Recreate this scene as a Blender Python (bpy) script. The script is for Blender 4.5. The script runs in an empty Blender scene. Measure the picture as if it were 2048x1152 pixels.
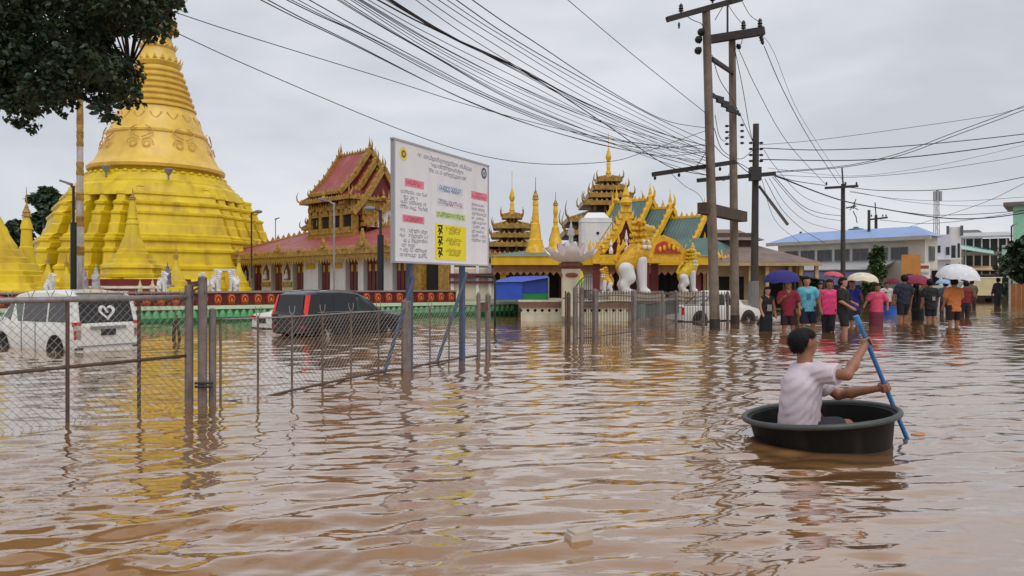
import bpy, math, random
import numpy as np
from mathutils import Vector, Matrix
R = math.radians
rnd = random.Random(7)
scene = bpy.context.scene
COL = scene.collection

# ------------------------------------------------------------------ camera
CAM_H = 1.4
FPX = 1490.0            # focal length in pixels of the 2048 px wide photograph
HOR = 566.0             # image row of the horizon
cam_d = bpy.data.cameras.new('camera')
cam = bpy.data.objects.new('camera', cam_d)
COL.objects.link(cam)
cam.location = (0, 0, CAM_H)
cam.rotation_euler = (R(90), 0, 0)
cam_d.sensor_fit = 'HORIZONTAL'
cam_d.sensor_width = 36.0
cam_d.lens = 36.0 * FPX / 2048
cam_d.shift_y = -(576 - HOR) / 2048
cam_d.clip_start = 0.1
cam_d.clip_end = 6000
scene.camera = cam

# ------------------------------------------------------------------ world, sun, exposure
SUN_EL, SUN_AZ = R(58), R(158)      # high behind the camera, a little right; veiled by cloud
world = bpy.data.worlds.new('World')
scene.world = world
world.use_nodes = True
wn, wl = world.node_tree.nodes, world.node_tree.links
wn.clear()
wout = wn.new('ShaderNodeOutputWorld')
wbg = wn.new('ShaderNodeBackground')
wbg.inputs['Strength'].default_value = 0.1
sky = wn.new('ShaderNodeTexSky')
sky.sky_type = 'NISHITA'
sky.sun_disc = False
sky.sun_elevation = SUN_EL
sky.sun_rotation = SUN_AZ
wtc = wn.new('ShaderNodeTexCoord')
wmap = wn.new('ShaderNodeMapping')
wmap.inputs['Scale'].default_value = (1.0, 1.0, 2.6)
wnz = wn.new('ShaderNodeTexNoise')
wnz.inputs['Scale'].default_value = 2.6
wnz.inputs['Detail'].default_value = 5.0
wnz.inputs['Roughness'].default_value = 0.5
wnz.inputs['Distortion'].default_value = 0.3
wrp = wn.new('ShaderNodeValToRGB')
wrp.color_ramp.elements[0].position = 0.38
wrp.color_ramp.elements[0].color = (6.0, 6.25, 6.85, 1)
wrp.color_ramp.elements[1].position = 0.64
wrp.color_ramp.elements[1].color = (8.1, 8.2, 8.6, 1)
wmx = wn.new('ShaderNodeMix')
wmx.data_type = 'RGBA'
wmx.inputs['Factor'].default_value = 0.93          # heavy cloud over the blue sky
wl.new(wtc.outputs['Generated'], wmap.inputs['Vector'])
wl.new(wmap.outputs['Vector'], wnz.inputs['Vector'])
wl.new(wnz.outputs['Fac'], wrp.inputs['Fac'])
wl.new(sky.outputs['Color'], wmx.inputs[6])
wl.new(wrp.outputs['Color'], wmx.inputs[7])
wl.new(wmx.outputs[2], wbg.inputs['Color'])
wl.new(wbg.outputs['Background'], wout.inputs['Surface'])

sun_d = bpy.data.lights.new('sun', 'SUN')
sun_d.energy = 1.5
sun_d.angle = R(45)
sun_d.color = (1.0, 0.97, 0.92)
sun = bpy.data.objects.new('sun', sun_d)
COL.objects.link(sun)
sun_dir = Vector((math.sin(SUN_AZ) * math.cos(SUN_EL), math.cos(SUN_AZ) * math.cos(SUN_EL), math.sin(SUN_EL)))
sun.rotation_euler = sun_dir.to_track_quat('Z', 'Y').to_euler()
scene.view_settings.view_transform = 'Standard'
scene.view_settings.look = 'None'
scene.view_settings.exposure = 0.0
scene.view_settings.gamma = 1.0
scene.view_settings.use_curve_mapping = False
scene.render.engine = 'CYCLES'
scene.cycles.use_denoising = True
scene.cycles.max_bounces = 6
scene.cycles.diffuse_bounces = 3
scene.cycles.glossy_bounces = 3
scene.cycles.transparent_max_bounces = 8


# ------------------------------------------------------------------ helpers
def P(px, py, d):
    """a point seen at pixel (px, py) of the photograph, d metres in front of the camera"""
    return Vector(((px - 1024) / FPX * d, d, CAM_H + (HOR - py) / FPX * d))


def WD(py):
    """distance at which the water surface is seen at image row py"""
    return CAM_H * FPX / (py - HOR)


def W(px, py):
    d = WD(py)
    return Vector(((px - 1024) / FPX * d, d, 0))


def lin(c):
    return tuple(((x / 255) / 12.92 if x <= 10 else ((x / 255 + 0.055) / 1.055) ** 2.4) for x in c)


class MB:
    """collects shapes; build() links them as one mesh object"""
    def __init__(self):
        self.v, self.f = [], []

    def add(self, vs, fs):
        o = len(self.v)
        self.v += [tuple(p) for p in vs]
        self.f += [tuple(i + o for i in f) for f in fs]
        return self

    def box(self, c, s, rz=0.0, M=None):
        x, y, z = s[0] / 2, s[1] / 2, s[2] / 2
        vs = [Vector((a * x, b * y, d * z)) for d in (-1, 1) for b in (-1, 1) for a in (-1, 1)]
        if M is not None:
            vs = [M @ p for p in vs]
        if rz:
            m = Matrix.Rotation(rz, 3, 'Z')
            vs = [m @ p for p in vs]
        c = Vector(c)
        return self.add([p + c for p in vs], [(0, 2, 3, 1), (4, 5, 7, 6), (0, 1, 5, 4), (2, 6, 7, 3), (0, 4, 6, 2), (1, 3, 7, 5)])

    def bar(self, p, q, w, h=None, up=(0, 0, 1)):
        h = w if h is None else h
        p, q = Vector(p), Vector(q)
        d = (q - p)
        L = d.length
        d.normalize()
        up = Vector(up)
        if abs(d.dot(up)) > 0.98:
            up = Vector((0, 1, 0))
        s = d.cross(up).normalized()
        u = s.cross(d)
        M = Matrix((s, d, u)).transposed()
        return self.box((p + q) / 2, (w, L, h), M=M)

    def tube(self, pts, r, n=8, caps=True):
        pts = [Vector(p) for p in pts]
        rs = r if isinstance(r, (list, tuple)) else [r] * len(pts)
        vs, fs = [], []
        ref = None
        for i, p in enumerate(pts):
            a = pts[max(i - 1, 0)]
            b = pts[min(i + 1, len(pts) - 1)]
            d = (b - a).normalized()
            if ref is None:
                ref = Vector((0, 0, 1)) if abs(d.z) < 0.9 else Vector((1, 0, 0))
            s = d.cross(ref).normalized()
            u = s.cross(d).normalized()
            ref = u
            for k in range(n):
                t = 2 * math.pi * k / n
                vs.append(p + (s * math.cos(t) + u * math.sin(t)) * rs[i])
        for i in range(len(pts) - 1):
            for k in range(n):
                a, b = i * n + k, i * n + (k + 1) % n
                fs.append((a, a + n, b + n, b))
        if caps:
            fs.append(tuple(range(n)))
            m = (len(pts) - 1) * n
            fs.append(tuple(m + k for k in reversed(range(n))))
        return self.add(vs, fs)

    def lathe(self, prof, n=24, c=(0, 0, 0), plan=None):
        """prof: (radius, z) from bottom to top; plan: unit outline instead of a circle"""
        if plan is None:
            plan = [(math.cos(2 * math.pi * k / n), math.sin(2 * math.pi * k / n)) for k in range(n)]
        n = len(plan)
        vs = [(c[0] + x * r, c[1] + y * r, c[2] + z) for r, z in prof for x, y in plan]
        fs = [(i * n + k, i * n + (k + 1) % n, (i + 1) * n + (k + 1) % n, (i + 1) * n + k) for i in range(len(prof) - 1) for k in range(n)]
        fs.append(tuple(reversed(range(n))))
        fs.append(tuple((len(prof) - 1) * n + k for k in range(n)))
        return self.add(vs, fs)

    def prism(self, poly, o, ux, uy, th):
        """outline poly in the plane (ux, uy) through o, thickness th along -(ux x uy)"""
        o, ux, uy = Vector(o), Vector(ux), Vector(uy)
        nz = ux.cross(uy).normalized()
        n = len(poly)
        a = [o + ux * x + uy * y for x, y in poly]
        b = [p - nz * th for p in a]
        fs = [tuple(range(n)), tuple(n + k for k in reversed(range(n)))]
        fs += [(k, n + k, n + (k + 1) % n, (k + 1) % n) for k in range(n)]
        return self.add(a + b, fs)

    def ell(self, c, r, n=12, m=7, M=None):
        c = Vector(c)
        vs, fs = [], []
        for i in range(1, m):
            t = math.pi * i / m
            for k in range(n):
                a = 2 * math.pi * k / n
                p = Vector((r[0] * math.sin(t) * math.cos(a), r[1] * math.sin(t) * math.sin(a), -r[2] * math.cos(t)))
                vs.append((M @ p if M is not None else p) + c)
        for i in range(m - 2):
            for k in range(n):
                fs.append((i * n + k, i * n + (k + 1) % n, (i + 1) * n + (k + 1) % n, (i + 1) * n + k))
        for sgn, ring in ((-1, 0), (1, m - 2)):
            p = Vector((0, 0, sgn * r[2]))
            vs.append((M @ p if M is not None else p) + c)
            q = len(vs) - 1
            for k in range(n):
                a, b = ring * n + k, ring * n + (k + 1) % n
                fs.append((q, b, a) if sgn < 0 else (q, a, b))
        return self.add(vs, fs)

    def quad(self, a, b, c, d):
        return self.add([a, b, c, d], [(0, 1, 2, 3)])

    def mesh(self, name, smooth=False):
        me = bpy.data.meshes.new(name)
        me.from_pydata(self.v, [], self.f)
        me.validate()
        if smooth:
            me.polygons.foreach_set('use_smooth', [True] * len(me.polygons))
        me.update()
        return me

    def build(self, name, mat, parent=None, smooth=False, autos=None):
        me = self.mesh(name, smooth or autos is not None)
        if autos is not None:
            me.set_sharp_from_angle(angle=R(autos))
        return link(name, me, mat, parent)


def link(name, me, mat, parent=None):
    if mat is not None and not me.materials:
        me.materials.append(mat)
    o = bpy.data.objects.new(name, me)
    COL.objects.link(o)
    if parent is not None:
        o.parent = parent
    return o


def tag(o, label, cat, group=None):
    o['label'] = label
    o['category'] = cat
    if group:
        o['group'] = group
    return o


def thing(name, label, cat, loc=(0, 0, 0), rz=0.0, group=None):
    o = bpy.data.objects.new(name, None)
    o.empty_display_size = 0.2
    COL.objects.link(o)
    o.location = loc
    o.rotation_euler = (0, 0, rz)
    return tag(o, label, cat, group)


def copy_tree(o, parent=None):
    c = o.copy()
    COL.objects.link(c)
    c.parent = parent
    for ch in o.children:
        copy_tree(ch, c)
    return c


def structure(o):
    o['kind'] = 'structure'
    return o


def stuff(o):
    o['kind'] = 'stuff'
    return o


# ------------------------------------------------------------------ smooth solids from blended capsules (surface nets)
def caps_field(caps, pts, k):
    """signed distance of a smooth union of tapered capsules (p, q, r1, r2[, (sx, sy, sz)])"""
    d = None
    for c in caps:
        p, q, r1, r2 = np.array(c[0], 'f4'), np.array(c[1], 'f4'), c[2], c[3]
        sq = np.array(c[4], 'f4') if len(c) > 4 else np.ones(3, 'f4')
        x = (pts - p) / sq
        ab = (q - p) / sq
        L = float(ab @ ab)
        t = np.clip((x @ ab) / L, 0, 1) if L > 1e-9 else np.zeros(len(pts), 'f4')
        dd = (np.linalg.norm(x - t[:, None] * ab, axis=1) - (r1 + (r2 - r1) * t)) * float(sq.min())
        if d is None:
            d = dd
        else:
            h = np.clip(0.5 + 0.5 * (d - dd) / k, 0, 1)
            d = d * (1 - h) + dd * h - k * h * (1 - h)
    return d


def nets(caps, voxel, k=0.03, grow=0.0, cut=None, wrinkle=None):
    """mesh data (verts, quads) of the blended capsules; cut(pts) is a second field to intersect with"""
    lo = np.min([np.minimum(np.array(c[0]) - max(c[2], c[3]) * 1.6, np.array(c[1]) - max(c[2], c[3]) * 1.6) for c in caps], axis=0) - grow - 3 * voxel
    hi = np.max([np.maximum(np.array(c[0]) + max(c[2], c[3]) * 1.6, np.array(c[1]) + max(c[2], c[3]) * 1.6) for c in caps], axis=0) + grow + 3 * voxel
    n = np.ceil((hi - lo) / voxel).astype(int) + 1
    ax = [lo[i] + voxel * np.arange(n[i]) for i in range(3)]
    G = np.stack(np.meshgrid(*ax, indexing='ij'), -1).reshape(-1, 3).astype('f4')
    F = caps_field(caps, G, k) - grow
    if wrinkle is not None:
        F = F + wrinkle(G)
    if cut is not None:
        F = np.maximum(F, cut(G))
    F = F.reshape(n)
    return surface_nets(F, lo, voxel)


def surface_nets(F, lo, voxel):
    S = F < 0
    nx, ny, nz = F.shape
    cs = (nx - 1, ny - 1, nz - 1)
    acc = np.zeros(cs + (3,), 'f4')
    cnt = np.zeros(cs, 'f4')
    cor = [(a, b, c) for a in (0, 1) for b in (0, 1) for c in (0, 1)]

    def sl(A, o):
        return A[o[0]:o[0] + cs[0], o[1]:o[1] + cs[1], o[2]:o[2] + cs[2]]
    for i, a in enumerate(cor):
        for b in cor[i + 1:]:
            if sum(abs(a[j] - b[j]) for j in range(3)) != 1:
                continue
            fa, fb = sl(F, a), sl(F, b)
            m = sl(S, a) != sl(S, b)
            t = np.where(m, fa / np.where(m, fa - fb, 1), 0)
            for j in range(3):
                acc[..., j] += np.where(m, a[j] + t * (b[j] - a[j]), 0)
            cnt += m
    act = cnt > 0
    idx = np.full(cs, -1, int)
    idx[act] = np.arange(act.sum())
    base = np.argwhere(act)
    vs = lo + voxel * (base + acc[act] / cnt[act][:, None])
    quads = []
    for axis in range(3):
        o = [0, 0, 0]
        o[axis] = 1
        A = S[:nx - o[0], :ny - o[1], :nz - o[2]]
        B = S[o[0]:, o[1]:, o[2]:]
        e = np.argwhere(A != B)
        j, l = [(1, 2), (2, 0), (0, 1)][axis]
        ok = (e[:, j] > 0) & (e[:, l] > 0) & (e[:, j] < cs[j]) & (e[:, l] < cs[l])
        e = e[ok]
        flip = ~A[e[:, 0], e[:, 1], e[:, 2]]

        def at(dj, dl):
            q = e.copy()
            q[:, j] -= dj
            q[:, l] -= dl
            return idx[q[:, 0], q[:, 1], q[:, 2]]
        Q = np.stack([at(1, 1), at(0, 1), at(0, 0), at(1, 0)], 1)
        Q[flip] = Q[flip][:, ::-1]
        quads.append(Q)
    Q = np.concatenate(quads)
    Q = Q[(Q >= 0).all(1)]
    return vs, Q


def net_obj(name, caps, mat, parent, voxel=0.02, k=0.03, grow=0.0, cut=None, wrinkle=None):
    vs, q = nets(caps, voxel, k, grow, cut, wrinkle)
    me = bpy.data.meshes.new(name)
    me.from_pydata(vs.tolist(), [], q.tolist())
    me.polygons.foreach_set('use_smooth', [True] * len(me.polygons))
    me.update()
    return link(name, me, mat, parent)


# ------------------------------------------------------------------ materials
MATS = {}


def mat(name, rgb, rough=0.6, var=0.18, scale=3.0, bump=0.0, bscale=30.0, metal=0.0, streak=0.0, dirt=None, spec=0.5, coat=0.0):
    """procedural paint / stone / cloth: sRGB base colour, cloudy variation, vertical streaks, stains"""
    if name in MATS:
        return MATS[name]
    m = bpy.data.materials.new(name)
    MATS[name] = m
    m.use_nodes = True
    nt = m.node_tree
    N, L = nt.nodes, nt.links
    b = N['Principled BSDF']
    b.inputs['Roughness'].default_value = rough
    b.inputs['Metallic'].default_value = metal
    b.inputs['Specular IOR Level'].default_value = spec
    b.inputs['Coat Weight'].default_value = coat
    c = lin(rgb)
    tc = N.new('ShaderNodeTexCoord')
    nz = N.new('ShaderNodeTexNoise')
    nz.inputs['Scale'].default_value = scale
    nz.inputs['Detail'].default_value = 6
    nz.inputs['Roughness'].default_value = 0.62
    L.new(tc.outputs['Object'], nz.inputs['Vector'])
    rp = N.new('ShaderNodeValToRGB')
    rp.color_ramp.elements[0].position = 0.3
    rp.color_ramp.elements[1].position = 0.7
    rp.color_ramp.elements[0].color = tuple(x * (1 - var) for x in c) + (1,)
    rp.color_ramp.elements[1].color = tuple(min(0.95, x * (1 + var * 0.7)) for x in c) + (1,)
    L.new(nz.outputs['Fac'], rp.inputs['Fac'])
    out = rp.outputs['Color']
    if streak > 0 or dirt is not None:
        mp = N.new('ShaderNodeMapping')
        mp.inputs['Scale'].default_value = (scale * 1.7, scale * 1.7, scale * 0.22)
        n2 = N.new('ShaderNodeTexNoise')
        n2.inputs['Scale'].default_value = 1.0
        n2.inputs['Detail'].default_value = 5
        L.new(tc.outputs['Object'], mp.inputs['Vector'])
        L.new(mp.outputs['Vector'], n2.inputs['Vector'])
        r2 = N.new('ShaderNodeValToRGB')
        r2.color_ramp.elements[0].position = 0.5
        r2.color_ramp.elements[0].color = (0, 0, 0, 1)
        r2.color_ramp.elements[1].position = 0.74
        s = streak if streak > 0 else 0.5
        r2.color_ramp.elements[1].color = (s, s, s, 1)
        L.new(n2.outputs['Fac'], r2.inputs['Fac'])
        mx = N.new('ShaderNodeMix')
        mx.data_type = 'RGBA'
        dc = lin(dirt) if dirt else tuple(x * 0.35 for x in c)
        mx.inputs[7].default_value = dc + (1,)
        L.new(r2.outputs['Color'], mx.inputs['Factor'])
        L.new(out, mx.inputs[6])
        out = mx.outputs[2]
    L.new(out, b.inputs['Base Color'])
    if bump > 0:
        n3 = N.new('ShaderNodeTexNoise')
        n3.inputs['Scale'].default_value = bscale
        n3.inputs['Detail'].default_value = 4
        L.new(tc.outputs['Object'], n3.inputs['Vector'])
        bp = N.new('ShaderNodeBump')
        bp.inputs['Strength'].default_value = bump
        bp.inputs['Distance'].default_value = 0.02
        L.new(n3.outputs['Fac'], bp.inputs['Height'])
        L.new(bp.outputs['Normal'], b.inputs['Normal'])
    return m


def ribbed(name, rgb, pitch=0.1, axis=0, **kw):
    """corrugated sheet: like mat() with a ridge wave along one object axis"""
    if name in MATS:
        return MATS[name]
    m = mat(name, rgb, **kw)
    N, L = m.node_tree.nodes, m.node_tree.links
    b = N['Principled BSDF']
    tc = N.new('ShaderNodeTexCoord')
    wv = N.new('ShaderNodeTexWave')
    wv.bands_direction = 'XYZ'[axis]
    wv.inputs['Scale'].default_value = 0.314 / pitch
    L.new(tc.outputs['Object'], wv.inputs['Vector'])
    bp = N.new('ShaderNodeBump')
    bp.inputs['Strength'].default_value = 0.6
    bp.inputs['Distance'].default_value = 0.03
    L.new(wv.outputs['Fac'], bp.inputs['Height'])
    L.new(bp.outputs['Normal'], b.inputs['Normal'])
    return m


def glass(name='dark_glass', rgb=(18, 22, 26), rough=0.06):
    if name in MATS:
        return MATS[name]
    return mat(name, rgb, rough=rough, var=0.1, scale=1.0, spec=0.6)


GOLD = mat('yellow_temple_paint', (218, 188, 24), rough=0.5, var=0.22, scale=0.7, streak=0.6, dirt=(150, 106, 24), bump=0.05, bscale=9)
GOLD2 = mat('gold_leaf_paint', (226, 186, 78), rough=0.4, var=0.2, scale=0.6, streak=0.3, dirt=(170, 120, 50))
GOLD3 = mat('gilded_ornament', (162, 124, 50), rough=0.45, var=0.55, scale=5.0, bump=0.5, bscale=14)
GOLD4 = mat('bright_gilded_ornament', (232, 180, 36), rough=0.4, var=0.3, scale=6.0, bump=0.4, bscale=16)
MAROON = mat('maroon_paint', (112, 34, 36), rough=0.55, var=0.25, scale=2)
REDROOF = ribbed('red_sheet_roof', (150, 70, 64), pitch=0.22, axis=0, rough=0.5, var=0.22, scale=0.7, streak=0.4, dirt=(190, 140, 140))
GREENROOF = ribbed('green_sheet_roof', (88, 112, 108), pitch=0.2, axis=0, rough=0.5, var=0.2, scale=0.8, streak=0.4, dirt=(60, 80, 78))
WHITE = mat('white_plaster', (226, 224, 222), rough=0.6, var=0.08, scale=1.2, streak=0.3, dirt=(150, 146, 138))
CREAM = mat('cream_plaster', (206, 198, 172), rough=0.7, var=0.12, scale=1.5, streak=0.4, dirt=(130, 120, 96))
CONC = mat('weathered_concrete', (132, 124, 114), rough=0.85, var=0.25, scale=4, streak=0.6, dirt=(58, 50, 44), bump=0.3, bscale=40)
RUST = mat('rusty_steel', (92, 72, 60), rough=0.75, var=0.4, scale=14, streak=0.5, dirt=(70, 40, 26), bump=0.2, bscale=60)
GALV = mat('galvanised_steel', (150, 144, 140), rough=0.55, var=0.25, scale=12, metal=0.3, streak=0.4, dirt=(96, 70, 52))
DARKSTEEL = mat('dark_steel', (44, 42, 44), rough=0.6, var=0.3, scale=10)
BLACK = mat('black_plastic', (22, 22, 24), rough=0.45, var=0.3, scale=8)
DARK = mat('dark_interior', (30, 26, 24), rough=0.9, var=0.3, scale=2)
GLASS = glass()
# ------------------------------------------------------------------ flood water
def water_material():
    m = bpy.data.materials.new('muddy_flood_water')
    m.use_nodes = True
    N, L = m.node_tree.nodes, m.node_tree.links
    b = N['Principled BSDF']
    b.inputs['Roughness'].default_value = 0.6
    b.inputs['Specular IOR Level'].default_value = 0.0
    tc = N.new('ShaderNodeTexCoord')
    nz = N.new('ShaderNodeTexNoise')
    nz.inputs['Scale'].default_value = 0.25
    nz.inputs['Detail'].default_value = 3
    L.new(tc.outputs['Object'], nz.inputs['Vector'])
    rp = N.new('ShaderNodeValToRGB')
    rp.color_ramp.elements[0].position = 0.3
    rp.color_ramp.elements[1].position = 0.7
    rp.color_ramp.elements[0].color = (0.23, 0.112, 0.04, 1)
    rp.color_ramp.elements[1].color = (0.285, 0.148, 0.058, 1)
    L.new(nz.outputs['Fac'], rp.inputs['Fac'])
    L.new(rp.outputs['Color'], b.inputs['Base Color'])
    mp = N.new('ShaderNodeMapping')
    mp.inputs['Rotation'].default_value = (0, 0, R(-14))
    mp.inputs['Scale'].default_value = (2.2, 7.0, 1.0)
    n2 = N.new('ShaderNodeTexNoise')
    n2.inputs['Scale'].default_value = 1.0
    n2.inputs['Detail'].default_value = 2.5
    n2.inputs['Roughness'].default_value = 0.5
    L.new(tc.outputs['Object'], mp.inputs['Vector'])
    L.new(mp.outputs['Vector'], n2.inputs['Vector'])
    bp = N.new('ShaderNodeBump')
    bp.inputs['Strength'].default_value = 0.55
    bp.inputs['Distance'].default_value = 0.014
    mp2 = N.new('ShaderNodeMapping')
    mp2.inputs['Rotation'].default_value = (0, 0, R(9))
    mp2.inputs['Scale'].default_value = (6.5, 17.0, 1.0)
    n3 = N.new('ShaderNodeTexNoise')
    n3.inputs['Scale'].default_value = 1.0
    n3.inputs['Detail'].default_value = 2.0
    L.new(tc.outputs['Object'], mp2.inputs['Vector'])
    L.new(mp2.outputs['Vector'], n3.inputs['Vector'])
    ad = N.new('ShaderNodeMath')
    ad.operation = 'MULTIPLY_ADD'
    ad.inputs[1].default_value = 0.1
    L.new(n3.outputs['Fac'], ad.inputs[0])
    L.new(n2.outputs['Fac'], ad.inputs[2])
    L.new(ad.outputs[0], bp.inputs['Height'])
    # silt-laden water: a diffuse brown body under a mirror-like skin, weighted by Fresnel
    gl = N.new('ShaderNodeBsdfGlossy')
    gl.inputs['Roughness'].default_value = 0.04
    gl.inputs['Color'].default_value = (0.96, 0.915, 0.87, 1)
    fr = N.new('ShaderNodeFresnel')
    fr.inputs['IOR'].default_value = 1.36
    pw = N.new('ShaderNodeValToRGB')
    els = pw.color_ramp.elements
    els[0].position, els[0].color = 0.03, (0.05, 0.05, 0.05, 1)
    els[1].position, els[1].color = 1.0, (0.95, 0.95, 0.95, 1)
    for (p_, v_) in ((0.11, 0.34), (0.19, 0.56), (0.4, 0.76)):
        e_ = els.new(p_)
        e_.color = (v_, v_, v_, 1)
    mxs = N.new('ShaderNodeMixShader')
    out = N['Material Output']
    L.new(bp.outputs['Normal'], gl.inputs['Normal'])
    L.new(bp.outputs['Normal'], fr.inputs['Normal'])
    L.new(fr.outputs['Fac'], pw.inputs['Fac'])
    L.new(pw.outputs[0], mxs.inputs['Fac'])
    L.new(b.outputs['BSDF'], mxs.inputs[1])
    L.new(gl.outputs['BSDF'], mxs.inputs[2])
    L.new(mxs.outputs['Shader'], out.inputs['Surface'])
    return m


def make_water():
    rs = np.random.RandomState(5)
    s = [2.2]
    while s[-1] < 60:
        s.append(s[-1] * 1.0044)
    while s[-1] < 3500:
        s.append(s[-1] * 1.08)
    s = np.array(s)
    t = np.concatenate([np.linspace(-3.4, -0.85, 70)[:-1], np.linspace(-0.85, 0.85, 400), np.linspace(0.85, 3.4, 70)[1:]])
    Y, T = np.meshgrid(s - 2.0, t, indexing='ij')
    S = Y + 2.0
    X = T * S
    Z = np.zeros_like(X)
    sp = 0.0044 * S
    dom = R(103)
    for i in range(84):
        lam = 0.13 * (6.5 ** rs.rand())
        a = dom + rs.randn() * R(24)
        kx, ky = math.cos(a) * 2 * math.pi / lam, math.sin(a) * 2 * math.pi / lam
        slope = (0.02 if lam < 0.42 else 0.0165) * (0.5 + 0.9 * rs.rand())
        fade = np.clip(lam / (3.6 * sp) - 0.4, 0, 1)
        ph = rs.rand() * 6.28
        wob = 0.9 * np.sin(X * 0.7 * rs.randn() + Y * 0.6 * rs.randn() + rs.rand() * 6.28)
        Z += slope * lam / (2 * math.pi) * fade * np.sin(kx * X + ky * Y + ph + wob)
    mod = 0.75 + 0.35 * np.sin(X * 0.55 + 0.4 * Y + 1.0) * np.sin(0.31 * Y - 0.22 * X + 0.6) + 0.25 * np.sin(0.9 * Y + 0.3 * X)
    left = 1.0 + 0.25 * np.clip((-X - 0.3) / 2.5, 0, 1) * np.clip((9 - Y) / 5, 0, 1)
    Z *= np.clip(mod, 0.62, 1.3) * left
    Z += 6.0 * Z * np.abs(Z)          # peakier crests and troughs
    # small wake rings round the tub
    dx, dy = X - 2.78, Y - 6.7
    rr = np.sqrt(dx * dx + dy * dy)
    Z += 0.008 * np.sin((rr - 0.6) * 2 * math.pi / 0.33) * np.exp(-np.clip(rr - 0.6, 0, 9) / 0.7) * (rr > 0.5)
    nr, nc = X.shape
    co = np.stack([X, Y, Z], -1).reshape(-1, 3)
    i = np.arange(nr - 1)[:, None] * nc + np.arange(nc - 1)[None, :]
    q = np.stack([i, i + 1, i + nc + 1, i + nc], -1).reshape(-1, 4)
    me = bpy.data.meshes.new('water')
    me.vertices.add(len(co))
    me.vertices.foreach_set('co', co.ravel())
    me.loops.add(q.size)
    me.loops.foreach_set('vertex_index', q.ravel())
    me.polygons.add(len(q))
    me.polygons.foreach_set('loop_start', np.arange(len(q)) * 4)
    me.polygons.foreach_set('use_smooth', np.ones(len(q), bool))
    me.update(calc_edges=True)
    return structure(link('water', me, water_material()))


make_water()
g = MB()
g.quad((-900, -300, -0.55), (900, -300, -0.55), (900, 2500, -0.55), (-900, 2500, -0.55))
structure(g.build('ground', mat('silt', (96, 78, 58), rough=0.9)))

TER = 0.7       # paved terrace level of the temple compound
WALL0 = Vector((-12.84, 25.2, 0))
WALLD = Vector((0.863, 0.506, 0)).normalized()


def terrace():
    poly = [(-24, 18.95), (-12.84, 25.5), (0.5, 33.4), (0.5, 28.2), (5.2, 28.2), (5.2, 29.3), (9.4, 29.3), (11, 62), (8, 150), (-90, 150), (-90, 18.9)]
    m = MB()
    n = len(poly)
    m.add([(x, y, TER) for x, y in poly] + [(x, y, -0.5) for x, y in poly],
          [tuple(range(n))] + [(k, n + k, n + (k + 1) % n, (k + 1) % n) for k in range(n)])
    structure(m.build('temple_terrace', mat('terrace_paving', (168, 156, 138), rough=0.8, var=0.15)))


terrace()

# ------------------------------------------------------------------ lotus wall along the compound
GREENP = mat('green_lotus_paint', (112, 184, 128), rough=0.5, var=0.35, scale=6, streak=0.4, dirt=(50, 118, 70))
GREEND = mat('dark_green_paint', (42, 116, 68), rough=0.55, var=0.3, scale=4)
CREAMG = mat('pale_green_cap', (188, 206, 172), rough=0.6, var=0.12, scale=3)
REDP = mat('red_plaque_paint', (150, 44, 30), rough=0.5, var=0.3, scale=4)
ORNG = mat('orange_gilding', (216, 128, 36), rough=0.45, var=0.3, scale=9)


def petal_mesh(w, h, th):
    m = MB()
    pts = []
    for i in range(9):
        t = i / 8
        x = -w / 2 + w * t
        z = h * (math.sin(math.pi * t) ** 0.6)
        pts.append((x, z))
    vs = [(x, -th * (0.3 + 0.7 * math.sin(math.pi * (i / 8))), z) for i, (x, z) in enumerate(pts)]
    vs += [(x, 0, z) for x, z in pts] + [(0, -th * 1.7, h * 0.45)]
    fs = [(i, i + 1, 18) for i in range(8)] + [(8, 0, 18)] + [(i, 9 + i, 10 + i, i + 1) for i in range(8)]
    m.add(vs, fs)
    return m


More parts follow.
